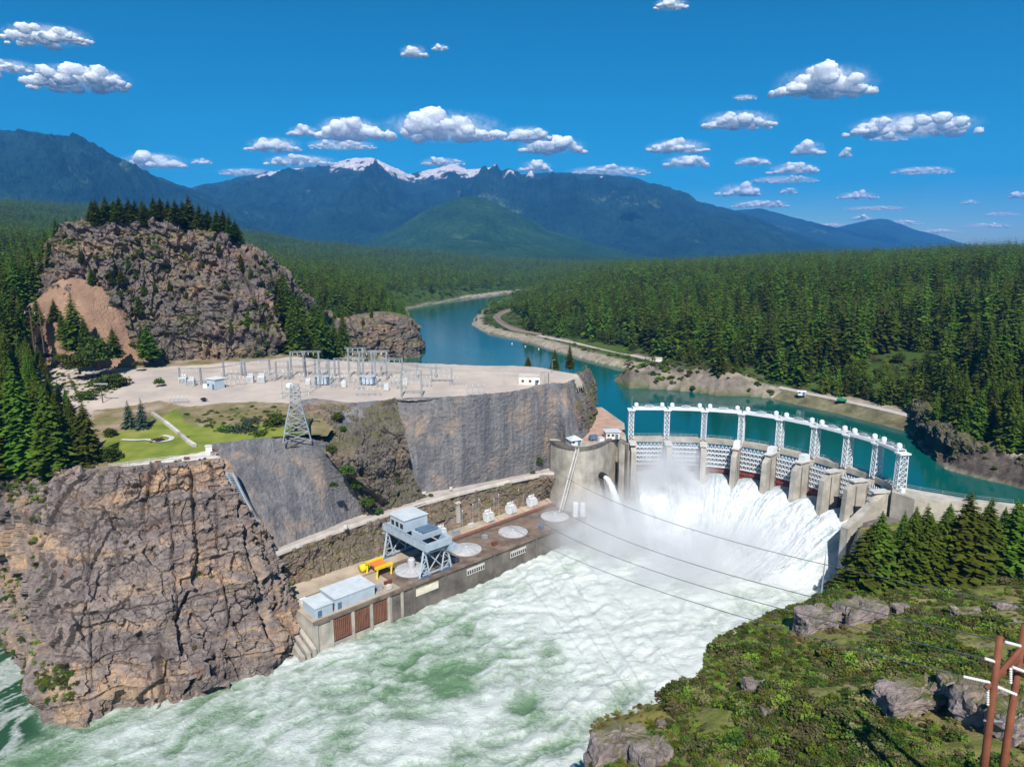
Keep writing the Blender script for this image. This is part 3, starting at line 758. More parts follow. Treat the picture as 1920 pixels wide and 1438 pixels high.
# sprayed rock wall below the lawn
W1b = [P(x, y, 22) for x, y in [(512, 1034), (560, 1013), (610, 993), (650, 976), (692, 962)]]
W1t = [P(398, 839, 50), P(450, 835, 50), P(520, 829, 50), P(578, 826, 50), P(612, 838, 48.5)]
W1m = [W1b[i] * 0.5 + W1t[i] * 0.5 + np.array([0.3, -1.2, 0]) for i in range(5)]
W1k = [q + np.array([0, 4, -0.4]) for q in W1t]
rock_loft('rock_wall', [W1b, W1m, W1t, W1k], 240, 130, MAT['shot'], sign=1, fade=(0, 0.1), big=0.9, blk=0.10, sml=0.10, fine=0.22, s=230, sc=1.0)
# side of that wall towards the gully
rock_loft('rock_wall_side', [[P(692, 962, 22), P(740, 950, 22)], [P(652, 895, 36), P(690, 905, 36)], [P(612, 838, 48.5), P(640, 830, 48)]], 40, 90, MAT['gully'], sign=1, big=1.0, blk=0.4, sml=0.3, s=240)
# upper wall below the switchyard
Cb = [P(545, 835, 49), P(590, 840, 47), P(640, 880, 40), P(690, 935, 28), P(740, 948, 23), P(800, 928, 22), P(900, 906, 22), P(1000, 886, 22), P(1045, 868, 24), P(1062, 842, 33), P(1100, 812, 35), P(1112, 770, 34)]
Ct = [P(560, 752, 56), P(600, 751, 56), P(650, 757, 56), P(700, 755, 56), P(745, 749, 56), P(800, 747, 56), P(880, 746, 56), P(970, 736, 56), P(1030, 727, 56), P(1062, 724, 55.5), P(1090, 706, 53), P(1106, 697, 49)]
Cm = [a * 0.5 + b * 0.5 + np.array([0.2, -1.0, 0]) for a, b in zip(Cb, Ct)]
Ck = [q + np.array([0, 4, -0.4]) for q in Ct]
def gul(tu, tv):
    g_ = np.exp(-((tu - 0.235) / 0.055) ** 2)
    return -3.5 * g_ * (1 - 0.6 * tv) + 0 * tv
t = NT('sprayed_rock_upper', 0.92, 0.12)
rock_loft('rock_face', [Cb, Cm, Ct, Ck], 420, 170, MAT['shot'], sign=1, fade=(0, 0.1), extra=gul, big=1.3, blk=0.14, sml=0.12, fine=0.25, s=250, sc=1.15)
# brown earth and broken rock in the gully, from the pad edge down to the road
off = np.array([0.6, -1.6, 0.2])
G0 = [P(686, 966, 22.2), P(720, 957, 22.2), P(760, 944, 22.2), P(800, 931, 22.2)]
G1 = [P(655, 905, 34.5) + off, P(700, 905, 32) + off, P(745, 905, 29) + off, P(778, 905, 26.5) + off]
G2 = [P(612, 848, 46.5) + off, P(665, 852, 44) + off, P(720, 852, 41) + off, P(768, 860, 36.5) + off]
G3 = [P(590, 800, 51) + off, P(645, 803, 50) + off, P(705, 803, 49) + off, P(756, 806, 47.5) + off]
G4 = [P(566, 760, 55.4) + off * 0.4, P(630, 762, 55.2) + off * 0.4, P(695, 760, 55.2) + off * 0.4, P(742, 753, 55.6) + off * 0.4]
rock_loft('gully_slope', [G0, G1, G2, G3, G4, [q + np.array([0, 2.5, -0.3]) for q in G4]], 170, 210, MAT['brokenrock'], sign=1, fade=(0, 0.1), big=1.5, blk=0.8, sml=0.5, fine=0.3, s=260)
Eb = [P(1046, 866, 26) + [0, -1.5, 0], P(1064, 842, 33) + [0, -1.5, 0], P(1088, 822, 34.5) + [0, -1, 0], P(1108, 800, 34.6), P(1118, 765, 33), P(1112, 735, 29)]
Et = [P(1052, 726, 55.6) + [0, -0.5, 0], P(1068, 720, 55), P(1086, 706, 53), P(1098, 700, 50.5), P(1103, 697, 48), P(1100, 688, 46)]
rock_loft('rock_corner', [Eb, [a * .5 + b * .5 + [0.8, -1.2, 0] for a, b in zip(Eb, Et)], Et, [q + np.array([-2, 4, -0.5]) for q in Et]], 90, 120, MAT['knob'], sign=1, fade=(0, 0.1), ufade=(0.15, 0), big=1.6, blk=0.9, sml=0.5, fine=0.25, s=265)
# service road between wall and powerhouse
RDf = [P(508, 1040, 22), P(560, 1020, 22), P(620, 998, 22), P(690, 974, 22), P(745, 957, 22), P(800, 940, 22), P(900, 914, 22), P(1000, 892, 22), P(1030, 887, 22), P(1062, 890, 22)]
rf_ = spline(RDf, 90); tr = np.gradient(rf_, axis=0); tr /= np.linalg.norm(tr, axis=1, keepdims=True)
nn = np.stack([-tr[:, 1], tr[:, 0], 0 * tr[:, 0]], 1)
wd = (3.2 + 3.0 * np.exp(-((np.linspace(0, 1, 90) - 0.33) / 0.07) ** 2))[:, None]
V = np.concatenate([rf_ - nn * 0.6 - [0, 0, 0.7], rf_ - nn * 0.5, rf_ - nn * 0.15, rf_ + nn * wd, rf_ + nn * (wd + 4)])
V[90:180, 2] += 0.55; V[180:270, 2] += 0.5; V[0:90, 2] -= 0.3
V[270:450, 2] += 0.06
me = mesh_np('service_road', V, grid_faces(5, 90)); struct('road', me, MAT['gravel'])
# slope between road and powerhouse deck
def phl(s_, n_, z): return F0 + AX * s_ + NX * n_ + np.array([0, 0, z])
F0 = np.array([-54.0, 174.5, 0.0]); AX = np.array([0.730, 0.683, 0.0]); NX = np.array([-0.683, 0.730, 0.0])
ss_ = np.linspace(-3, 118, 11)
Sb = [phl(s_, 25.2, 8.0) for s_ in ss_]
rr = spline([q for q in RDf], 11); St = [q + np.array([0.35, -0.35, -0.1]) for q in rr]
Sm = [a * 0.45 + b * 0.55 + np.array([-0.4, 0.4, 0.0]) for a, b in zip(Sb, St)]
rock_loft('embankment', [Sb, Sm, St], 330, 70, MAT['gully'], sign=1, fade=(0, 0.1), big=0.8, blk=0.45, sml=0.35, fine=0.2, s=280)

# bench top: lawn, switchyard pad
bench_pts = [P(-80, 905, 43), P(20, 890, 46), P(120, 872, 49), P(240, 872, 50), P(320, 862, 50), P(400, 855, 50), P(400, 839, 50), P(520, 829, 50), P(578, 826, 50), P(250, 830, 50), P(330, 810, 50), P(440, 815, 50.3), P(540, 812, 50.5),
             P(180, 800, 51.5), P(290, 792, 52), P(330, 770, 54.2), P(420, 764, 55.2), P(540, 753, 56), P(610, 750, 56), P(700, 754, 56), P(800, 746, 56), P(970, 736, 56), P(1050, 725, 56), P(300, 745, 55.5), P(200, 770, 53.5), P(110, 710, 55), P(300, 700, 57), P(420, 700, 56.5), P(520, 690, 57), P(700, 700, 56.3), P(880, 698, 56.2), P(1000, 697, 56), P(1062, 720, 55.5),
             P(0, 850, 50), P(60, 780, 52), P(0, 720, 56), P(-150, 700, 60), P(-200, 850, 46), P(30, 640, 62)]
BT = TPS([tuple(q) for q in bench_pts], 0.03)
bx = np.arange(-330, 62, 1.1); by = np.arange(165, 352, 1.1)
Xb, Yb = np.meshgrid(bx, by)
zb = BT(Xb, Yb)
zb += 0.18 * fbm(np.stack([Xb.ravel() / 3, Yb.ravel() / 3, 0 * Xb.ravel()], 1), 4, 301).reshape(Xb.shape)
back_edge = [tuple(P(x, y, 56)[:2]) for x, y in [(1075, 703), (1000, 692), (880, 691), (780, 688), (700, 687), (620, 684), (560, 680)]]
dback = segdist(Xb.ravel(), Yb.ravel(), back_edge).reshape(Xb.shape)
yb_line = np.interp(Xb, [b[0] for b in back_edge[::-1]], [b[1] for b in back_edge[::-1]])
zb = np.where((Yb > yb_line) & (Xb > back_edge[-1][0]), zb - 0.62 * np.maximum(Yb - yb_line, 0), zb)
xr_lim = np.interp(Yb, [270, 290, 300, 330], [19, 27, 31, 20])
zb = np.where(Xb > xr_lim - 2, zb - 1.6 * np.maximum(Xb - xr_lim + 2, 0), zb)
front = [tuple(q[:2]) for q in top[:9]] + [tuple(q[:2]) for q in W1t] + [tuple(P(630, 815, 50.5)[:2]), tuple(P(600, 775, 54)[:2])] + [tuple(q[:2]) for q in Ct[1:10]]
bpoly = front + [(60, 300), (60, 380), (-400, 380), (-400, 150)]
ins = inpoly(Xb.ravel(), Yb.ravel() - 1.2, bpoly) & (Xb < xr_lim + 1.5).ravel()
fcb = grid_faces(len(by), len(bx)); fcb = fcb[ins[fcb].all(1)]
me = mesh_np('bench_ground', np.stack([Xb, Yb, zb], -1).reshape(-1, 3), fcb)
pxb, pyb, _ = proj(np.stack([Xb, Yb, zb], -1).reshape(-1, 3))
nb_ = fbm(np.stack([Xb.ravel() / 9, Yb.ravel() / 9, 0 * Xb.ravel()], 1), 4, 305)
pad = inpoly(pxb + 6 * nb_, pyb + 3 * nb_, [(160, 800), (180, 770), (300, 752), (350, 764), (470, 752), (560, 756), (640, 775), (1100, 745), (1100, 690), (560, 670), (300, 690), (120, 690), (70, 690), (90, 730), (150, 770)])
lawn = inpoly(pxb + 5 * nb_, pyb + 2 * nb_, [(185, 850), (200, 815), (280, 795), (330, 765), (345, 790), (380, 800), (470, 795), (540, 795), (580, 815), (560, 826), (420, 833), (385, 852), (300, 862), (215, 868)])
conc = inpoly(pxb, pyb, [(215, 876), (240, 870), (300, 862), (375, 848), (415, 838), (425, 870), (330, 880), (220, 890)])
attr(me, 'pad', pad * 1.0); attr(me, 'lawn', lawn * 1.0); attr(me, 'conc', conc * 1.0)
t = NT('bench_soil', 0.95, 0.1); p = t.pos()
c = t.ramp(t.noise(p, 0.10, 6, 0.7), [(0.3, (0.10, 0.11, 0.035)), (0.5, (0.21, 0.17, 0.09)), (0.68, (0.34, 0.27, 0.22))])
c = t.mix(t.attr('pad'), c, t.ramp(t.noise(p, 0.06, 6, 0.6), [(0.3, (0.36, 0.31, 0.28)), (0.55, (0.47, 0.40, 0.345)), (0.75, (0.56, 0.47, 0.40))]))
c = t.mix(t.attr('lawn'), c, t.ramp(t.noise(p, 0.12, 5, 0.6), [(0.35, (0.12, 0.165, 0.024)), (0.60, (0.21, 0.235, 0.045)), (0.76, (0.29, 0.24, 0.10))]))
c = t.mix(t.attr('conc'), c, t.ramp(t.noise(p, 0.4, 4), [(0.3, (0.46, 0.42, 0.38)), (0.7, (0.66, 0.62, 0.57))]))
t.col(c); t.bump(t.noise(p, 1.2, 5, 0.7), 0.25, 0.5)
struct('bench_ground', me, t.m)

# ---------------- rock knob with scree
kb = [P(-10, 640, 64), P(40, 645, 62), P(90, 688, 57), P(180, 690, 56.5), P(260, 688, 56.5), P(340, 685, 56.5), P(430, 682, 56.5), P(502, 676, 56.5), P(520, 672, 56), P(530, 668, 56)]
km = [PY(20, 610, 335), PY(66, 585, 328), PY(105, 555, 324), PY(190, 560, 326), PY(270, 565, 334), PY(345, 570, 337), PY(430, 575, 337), PY(495, 590, 338), PY(514, 620, 345), PY(522, 645, 360)]
kt = [PY(40, 590, 350), PY(78, 545, 345), PY(102, 440, 340), PY(190, 424, 342), PY(262, 432, 347), PY(345, 440, 350), PY(415, 462, 350), PY(462, 492, 350), PY(498, 550, 356), PY(514, 610, 372)]
kk1 = [q + np.array([0, 14, 2.0]) for q in kt]; kk2 = [q + np.array([-6, 70, -8.0]) for q in kt]; kk3 = [np.array([q[0] - 12, q[1] + 170, 62.0]) for q in kt]
def kcarve(tu, tv):
    a = -3.0 * np.exp(-((tu - 0.755) / 0.008) ** 2) * sstep(0.1, 0.25, tv) * (1 - sstep(0.36, 0.42, tv))
    b = -2.5 * np.exp(-((tu - 0.70) / 0.006) ** 2) * sstep(0.12, 0.2, tv) * (1 - sstep(0.33, 0.4, tv))
    l = 2.5 * np.exp(-((tv - 0.12) / 0.03) ** 2) * sstep(0.45, 0.55, tu)
    return a + b + l
KN, KNG = rock_loft('rocky_knob', [kb, km, kt, kk1, kk2, kk3], 420, 420, MAT['knob'], sign=1, extra=kcarve, fade=(0, 0), ufade=(0.05, 0.05), big=4.0, blk=2.6, sml=1.0, fine=0.4, s=310, vert=0.30, sc=1.35)
t = NT('scree_soil', 0.95, 0.1); p = t.pos()
c = t.ramp(t.noise(t.scale(p, (1, 1, 0.35)), 0.10, 6, 0.65), [(0.3, (0.18, 0.11, 0.08)), (0.55, (0.28, 0.175, 0.12)), (0.75, (0.42, 0.29, 0.185))])
t.col(c); t.bump(t.noise(p, 1.0, 5, 0.7), 0.5, 0.7); MAT['scree'] = t.m
sb = [P(5, 640, 61), P(90, 692, 56), P(160, 698, 55.5), P(230, 697, 56), P(290, 692, 56.2), P(312, 688, 56.2)]
smid = [PY(40, 590, 318), PY(100, 605, 316), PY(165, 612, 315), PY(225, 640, 318), PY(262, 660, 320), PY(290, 680, 324)]
stp = [PY(62, 560, 327), PY(112, 528, 327), PY(160, 530, 327), PY(205, 556, 328), PY(238, 590, 331), PY(266, 640, 331)]
rock_loft('scree_slope', [sb, smid, stp, [q + np.array([0, 8, -1.0]) for q in stp]], 150, 110, MAT['scree'], sign=1, big=1.2, blk=0.10, sml=0.12, fine=0.25, s=330)

# ---------------- rock bluff at the far bend of the reservoir
bb = [P(600, 676, 29), P(660, 676, 29), P(715, 675, 29), P(760, 674, 29), P(790, 668, 29), P(792, 655, 29), P(785, 630, 29)]
bt = [PY(600, 615, 520), PY(660, 606, 522), PY(705, 598, 525), PY(740, 600, 528), PY(770, 610, 535), PY(780, 622, 560), PY(776, 610, 640)]
rock_loft('shore_bluff', [bb, [a * .45 + b * .55 + [0, -3, 0] for a, b in zip(bb, bt)], bt, [q + np.array([-4, 30, 3]) for q in bt]], 200, 110, MAT['knob'], sign=1, big=4.0, blk=2.2, sml=1.0, fine=0.5, s=340, sc=1.6)

# ---------------- right foreground hillside
fg = [(1110, 1350, 36), (1115, 1438, 37), (1200, 1328, 37), (1262, 1315, 36), (1318, 1255, 36), (1325, 1210, 35.5), (1420, 1157, 35), (1500, 1128, 34.5), (1560, 1108, 34), (1650, 1105, 34), (1750, 1110, 35), (1900, 1098, 37), (1700, 1180, 42), (1900, 1200, 48), (1550, 1200, 40), (1600, 1280, 46), (1720, 1310, 58.5), (1640, 1385, 55.5), (1740, 1400, 58.5), (1900, 1320, 60), (1850, 1438, 60), (1600, 1438, 54), (1400, 1438, 47), (1250, 1420, 41), (1400, 1300, 41.5), (1450, 1370, 46)]
fpts = [tuple(P(*q)) for q in fg] + [(40, 30, 57), (20, 50, 47), (8, 80, 38), (62, 28, 62), (95, 60, 63), (125, 110, 50), (150, 150, 40), (107, 198, 30), (118, 178, 33), (135, 190, 33.5), (160, 186, 33), (190, 180, 38), (100, 172, 33), (150, 200, 32.5), (180, 192, 33)]
FG = TPS(fpts, 0.02)
edge_px = [(1098, 1500, 37), (1106, 1438, 37), (1106, 1362, 36), (1135, 1330, 36.5), (1200, 1320, 37), (1262, 1316, 36), (1292, 1290, 36), (1316, 1262, 36), (1318, 1225, 35.5), (1340, 1190, 35.2), (1420, 1152, 35), (1500, 1126, 34.5), (1558, 1104, 34), (1588, 1072, 33)]
fedge = [tuple(P(*q)[:2]) for q in edge_px] + [(100, 183), (107, 203), (122, 207), (126, 206), (138, 201), (158, 195), (230, 186)]
fpoly = [(2, 20)] + fedge + [(260, 190), (260, 10)]
fx = np.arange(2, 215, 0.72); fy = np.arange(18, 232, 0.72)
Xf, Yf = np.meshgrid(fx, fy); xf, yf = Xf.ravel(), Yf.ravel()
pe = np.stack([xf / 6, yf / 6, 0 * xf], 1)
wob = 1.6 * fbm(pe, 4, 351)
inf = inpoly(xf, yf, fpoly); df = segdist(xf, yf, [(2, 20)] + fedge)
sd = np.where(inf, df, -df) + wob * 0.9
zt = FG(xf, yf) + 1.3 * fbm(pe * 0.8, 4, 355) * sstep(1, 8, sd) + 0.35 * fbm(pe * 3, 3, 357)
zf = np.where(sd > 0, zt - 1.2 * np.exp(-sd / 2.0), np.maximum(zt - 1.2 + sd * 5.5 + 3.0 * fbm(np.stack([xf / 4, yf / 4, 0 * xf], 1), 4, 359), -2.5))
px_, py_, _ = proj(np.stack([xf, yf, zf], 1))
me = mesh_np('hillside', np.stack([xf, yf, zf], 1), grid_faces(len(fy), len(fx)))
attr(me, 'cliffy', sstep(1.2, -0.8, sd)); attr(me, 'crack', 0 * sd)
mound = inpoly(px_, py_, [(1105, 1380), (1110, 1330), (1180, 1310), (1260, 1315), (1255, 1350), (1190, 1375)])
attr(me, 'dry', np.clip(mound * 1.0, 0, 1))
t = NT('hillside_grass', 0.95, 0.1); p = t.pos()
c = t.ramp(t.noise(p, 0.13, 7, 0.75), [(0.3, (0.09, 0.125, 0.025)), (0.46, (0.19, 0.20, 0.05)), (0.58, (0.30, 0.26, 0.10)), (0.72, (0.38, 0.29, 0.21))])
c = t.mix(t.math('MULTIPLY', t.attr('dry'), 0.7), c, t.ramp(t.noise(p, 0.5, 5), [(0.3, (0.17, 0.16, 0.035)), (0.7, (0.30, 0.24, 0.07))]))
rc = t.ramp(t.noise(t.scale(p, (1, 1, 0.6)), 0.5, 6, 0.7), [(0.3, (0.12, 0.095, 0.085)), (0.55, (0.30, 0.24, 0.215)), (0.75, (0.44, 0.36, 0.32))])
c = t.mix(t.attr('cliffy'), c, rc)
t.col(c); t.bump(t.noise(p, 1.5, 6, 0.75), 0.4, 0.8)
struct('hillside', me, t.m)
def hill_at(x, y): return float(FG(np.array([x]), np.array([y]))[0])

# ================================================================== VEGETATION
def leaf_quads(c, size, rng, flat=0.5, aspect=1.0):
    """random small quads at centres c (N,3); flat: 0 any direction, 1 horizontal"""
    n = len(c); nr = rng.normal(size=(n, 3)); nr[:, 2] = np.abs(nr[:, 2]) + flat * 2.2
    nr /= np.linalg.norm(nr, axis=1, keepdims=True)
    a = rng.normal(size=(n, 3)); a -= (a * nr).sum(1, keepdims=True) * nr; a /= np.linalg.norm(a, axis=1, keepdims=True)
    b = np.cross(nr, a); sz = (size * (0.6 + 0.8 * rng.random(n)))[:, None]
    a = a * sz; b = b * sz * aspect
    return np.stack([c - a, c - 0.35 * a + b * 0.8, c + a, c - 0.2 * a - b * 0.9], 1).reshape(-1, 3)
def conifer_mesh(name, seed, layers, kbr, per, rad=0.17, base=0.06, shape=0.85, mat='conifer', ragged=0.35):
    rng = np.random.default_rng(seed); V = []
    for i in range(layers):
        f = (i + rng.random() * 0.6) / layers
        z = base + (1 - base) * f ** 0.92
        r = rad * ((1 - f) ** shape) * (0.75 + 0.25 * min(1, f * 9)) * (0.85 + 0.3 * rng.random())
        k = max(3, int(kbr * (0.45 + 0.55 * (1 - f)) + 0.5)); a0 = rng.random() * 6.28
        for j in range(k):
            a = a0 + 6.283 * (j + 0.35 * rng.normal()) / k; rl = r * (1 - ragged * rng.random() * 1.1 + ragged * 0.35) + 0.006
            dr = -0.34 * rl + 0.05 * rl * rng.normal()
            d = np.array([math.cos(a), math.sin(a), 0.0]); e = np.array([-d[1], d[0], 0])
            m = per
            for q in range(m):
                t_ = (q + 0.7) / m
                c = d * rl * t_ + np.array([0, 0, z + dr * t_ ** 1.5])
                wl = rl * (0.42 * (1.15 - t_) + 0.10); ln = rl * 0.62 / m + rl * 0.14
                tw = rng.normal() * 0.25; up = rng.normal() * 0.10 * rl
                dz = np.array([0, 0, -0.30 * ln])
                e2 = e * math.cos(tw) + np.array([0, 0, math.sin(tw)])
                p0 = c - d * ln * 0.6; p3 = c + d * ln + dz
                V += [p0 + [0, 0, up], c + e2 * wl - [0, 0, 0.28 * wl], p3, c - e2 * wl - [0, 0, 0.28 * wl]]
    # leader
    V += [(0.006, 0, 0.93), (0, 0.006, 0.93), (0, 0, 1.0), (-0.005, -0.004, 0.93)]
    V = np.array(V, float)
    me = mesh_np(name, V, np.arange(len(V)).reshape(-1, 4), smooth=False)
    me.materials.append(MAT[mat]); return me
def trunk_mesh(name, h, r, n=7, bend=0.01):
    m = MB(); m.tube([(0, 0, -0.03), (bend, 0, h * 0.5), (0, 0, h)], [r * 1.25, r * 0.75, r * 0.12], n)
    me = bpy.data.meshes.new(name); me.from_pydata(m.v, [], m.f); me.materials.append(MAT['bark']); return me
CON = [conifer_mesh('conifer_crown', 40 + i, 44, 12, 4, rad=(0.15, 0.185, 0.165, 0.20)[i], base=(0.05, 0.03, 0.10, 0.02)[i], mat='fir') for i in range(4)]
MID = [conifer_mesh('conifer_crown', 60 + i, 17, 7, 2, rad=(0.19, 0.225, 0.205)[i], base=0.05) for i in range(3)]
LOW = [conifer_mesh('conifer_crown', 70 + i, 9, 6, 1, rad=(0.20, 0.235, 0.215)[i], base=0.03, ragged=0.3) for i in range(3)]
SPR = conifer_mesh('spruce_crown', 81, 26, 9, 3, rad=0.27, base=0.05, mat='spruce', shape=0.9)
TRK = trunk_mesh('trunk', 0.93, 0.014)

def bush_mesh(name, seed, nclump, per, leaf, mat='leaf', sq=(1, 1, 0.8), hollow=0.55, lift=0.0):
    """rounded leafy crown of unit radius made of clumps of leaves"""
    rng = np.random.default_rng(seed); C = []
    for i in range(nclump):
        v = rng.normal(size=3); v /= np.linalg.norm(v); v[2] = abs(v[2]) * 0.95 - 0.05
        r = 0.42 + 0.36 * rng.random(); cc = v * r * np.array(sq); cr = 0.24 + 0.20 * rng.random()
        w = rng.normal(size=(per, 3)); w /= np.linalg.norm(w, axis=1, keepdims=True)
        w *= cr * (hollow + (1 - hollow) * rng.random((per, 1)))
        C.append(cc + w * np.array([1, 1, 0.85]))
    C = np.concatenate(C); C[:, 2] = np.maximum(C[:, 2], -0.02) + lift
    V = leaf_quads(C, leaf, rng, 0.35)
    me = mesh_np(name, V, np.arange(len(V)).reshape(-1, 4), smooth=False); me.materials.append(MAT[mat]); return me
BUSH = [bush_mesh('bush_crown', 90 + i, 20, 46, 0.085, 'leaf') for i in range(3)]
TREEB = [bush_mesh('leafy_crown', 95 + i, 34, 60, 0.06, 'leaf', sq=(0.85, 0.85, 1.15), lift=0.55) for i in range(2)]
SHR = [bush_mesh('shrub_crown', 100 + i, 14, 44, 0.095, ('shrub', 'shrub2', 'leaf')[i], sq=(1, 1, 0.75 if i != 1 else 0.6), hollow=0.35) for i in range(3)]
PURP = bush_mesh('bush_crown', 105, 16, 40, 0.09, 'purple', sq=(1.2, 0.9, 0.5))
WIL = bush_mesh('bush_crown', 106, 26, 40, 0.06, 'spruce', sq=(1.1, 0.9, 0.8))
STEM = trunk_mesh('stem', 0.6, 0.05, 6)
BTRK = trunk_mesh('trunk', 1.0, 0.07, 7)

def conifer(loc, h, label, group=None, crown=None, wide=1.0, name='conifer_tree', trunk=True):
    rz = random.random() * 6.28
    o = thing(name, label, 'tree', loc, group, rz); o.scale = (h * wide, h * wide, h)
    link('crown', crown or random.choice(CON), None, o)
    if trunk: link('trunk', TRK, None, o)
    return o
def bush(loc, r, label, group=None, crown=None, hz=1.0, name='bush', cat='bush', trunk=None):
    o = thing(name, label, cat, loc, group, random.random() * 6.28); o.scale = (r, r, r * hz)
    link('crown', crown or random.choice(BUSH), None, o)
    link('trunk' if trunk else 'stem', trunk or STEM, None, o)
    return o
def bench_z(x, y): return float(BT(np.array([x]), np.array([y]))[0])
def tree_px(x, yb, yt, z, label, group=None, crown=None, wide=1.0, **kw):
    b = P(x, yb, z); tp = PY(x, yt, b[1]); h = tp[2] - z
    return conifer((b[0], b[1], z - 0.3), h + 0.3, label, group, crown, wide, **kw)
def tree_py(x, yb, yt, Y, label, group=None, crown=None, wide=1.0, **kw):
    b = PY(x, yb, Y); tp = PY(x, yt, Y)
    return conifer((b[0], b[1], b[2] - 0.5), tp[2] - b[2] + 0.5, label, group, crown, wide, **kw)

# ---- stand of firs on the cliff top at the left edge
stand = [(-20, 700), (55, 650), (95, 720), (130, 770), (158, 800), (182, 858), (150, 880), (60, 893), (-30, 897)]
n = 0; placed = []
for tr_ in range(4000):
    x, y = random.uniform(-30, 185), random.uniform(655, 897)
    if not inpoly(np.array([x]), np.array([y]), stand)[0]: continue
    b = P(x, y, 50); zz = bench_z(b[0], b[1]); b = P(x, y, zz)
    if any((b[0] - q[0]) ** 2 + (b[1] - q[1]) ** 2 < 17 for q in placed): continue
    placed.append(b)
    tgt = np.interp(x, [-30, 20, 60, 100, 150, 185], [585, 592, 630, 712, 745, 800])
    hm = PY(x, tgt, b[1])[2] - zz
    h = min(max(hm * random.uniform(0.72, 0.99), 9), 36)
    conifer((b[0], b[1], zz - 0.3), h, 'tall green fir in the dense stand on the left cliff top', 'firs on the cliff top', wide=random.uniform(0.85, 1.15))
    if len(placed) >= 64: break
# edge firs of the stand that stand out
tree_px(165, 862, 742, 49.5, 'rightmost fir of the cliff-top stand, beside the gravel road', crown=CON[1], wide=1.25)
tree_px(100, 880, 712, 48.5, 'dark pointed fir overhanging the cliff edge at the front of the stand', crown=CON[3], wide=1.1)
# ---- trees on the rocky knob
def knob_top(px_):
    g = KNG[170:260].reshape(-1, 3); X_, Y_, D_ = proj(g); m_ = np.abs(X_ - px_) < 3.0
    return g[m_][np.argmin(Y_[m_])]
for i, (x, yb, yt, Y) in enumerate([(183, 424, 374, 352), (198, 424, 371, 356), (222, 430, 372, 354), (236, 434, 378, 360), (252, 436, 380, 366), (268, 438, 384, 356), (282, 438, 390, 362), (298, 440, 374, 353), (314, 443, 386, 366), (330, 446, 388, 358), (345, 450, 380, 356), (356, 450, 371, 360), (368, 454, 384, 368), (392, 458, 408, 356), (406, 462, 406, 360), (418, 464, 404, 366), (430, 466, 412, 358), (440, 474, 424, 366), (172, 430, 396, 364), (210, 428, 385, 372), (260, 436, 392, 378)]):
    b = knob_top(x); hh_ = PY(x, yt, b[1])[2] - b[2]
    conifer((b[0], b[1] + 0.8 + (Y - 352) * 0.15, b[2] - 1.0), max(hh_ * 1.15, 11) + 1.0, 'dark conifer in the row along the top of the rocky knob', 'conifers on the knob top', crown=CON[i % 4], wide=random.uniform(1.6, 2.1))
for i, (x, yb, yt, Y) in enumerate([(85, 560, 455, 330), (70, 575, 470, 326), (52, 582, 486, 322), (35, 588, 478, 318), (18, 592, 500, 316), (4, 595, 505, 314), (98, 520, 440, 336), (110, 470, 405, 345), (128, 450, 402, 350), (145, 440, 400, 354), (60, 520, 452, 345), (30, 530, 470, 350), (-8, 580, 500, 320), (88, 480, 425, 352), (6, 655, 556, 286), (26, 648, 566, 290), (44, 640, 552, 296), (-6, 640, 540, 298), (16, 628, 536, 304), (36, 622, 530, 308)]):
    tree_py(x, yb + 3, yt, Y, 'tall conifer on the shaded left flank of the rocky knob', 'conifers on the knob flank', crown=CON[i % 4], wide=random.uniform(0.95, 1.25))
for i, (x, yb, yt, Y) in enumerate([(523, 600, 510, 362), (540, 620, 520, 366), (556, 640, 548, 368), (535, 585, 500, 374), (498, 530, 470, 362), (552, 660, 560, 345), (575, 668, 590, 362), (590, 655, 560, 380), (610, 665, 575, 400), (628, 672, 590, 420), (645, 660, 575, 440), (566, 640, 540, 385), (600, 640, 545, 410)]):
    tree_py(x, yb + 3, yt, Y, 'conifer between the rocky knob and the shore bluff', 'conifers right of the knob', crown=CON[i % 4], wide=random.uniform(1.0, 1.3))
n = 0; pl_ = []
for tr_ in range(3000):
    x, Y = random.uniform(522, 768), random.uniform(352, 540); X_ = (x - 960) / F * (Y * 1.01)
    zz, ir, ds_, _1, _2 = valley_z(np.array([X_]), np.array([Y])); zz = zz[0]
    if ir[0] or ds_[0] < 6 or any((X_ - a) ** 2 + (Y - b) ** 2 < 36 for a, b in pl_): continue
    if x > 690 and Y < 500: continue
    pl_.append((X_, Y)); conifer((X_, Y, zz - 0.5), random.uniform(13, 25), 'conifer in the wood between the rocky knob and the river bend', 'conifers between knob and river', crown=CON[len(pl_) % 4], wide=random.uniform(1.0, 1.35))
    if len(pl_) >= 62: break
# small conifers clinging to the knob face
def on_knob(px_, py_):
    g = KNG.reshape(-1, 3); X_, Y_, D_ = proj(g); q = np.hypot(X_ - px_, Y_ - py_) + D_ * 0.05
    return g[np.argmin(q)]
for i, (x, y, h) in enumerate([(152, 492, 8), (172, 530, 8), (208, 532, 9), (228, 528, 8), (255, 520, 7), (272, 552, 7), (290, 545, 6), (262, 585, 9), (242, 505, 8), (320, 540, 6), (350, 560, 5), (455, 505, 8), (470, 520, 7), (330, 470, 6), (380, 500, 5), (465, 610, 9), (432, 622, 6), (312, 632, 6), (500, 650, 10), (265, 478, 6), (410, 470, 6)]):
    b = on_knob(x, y)
    conifer((b[0], b[1] - 0.3, b[2] - 0.6), h, 'small conifer rooted on the bare face of the rocky knob', 'small conifers on the knob face', crown=CON[i % 4], wide=1.3)
tree_py(72, 610, 548, 308, 'conifer at the upper left corner of the scree slope', crown=CON[0], wide=1.3)
tree_py(215, 668, 610, 303, 'conifer at the lower right of the scree slope beside the round tree', crown=CON[3], wide=1.5)
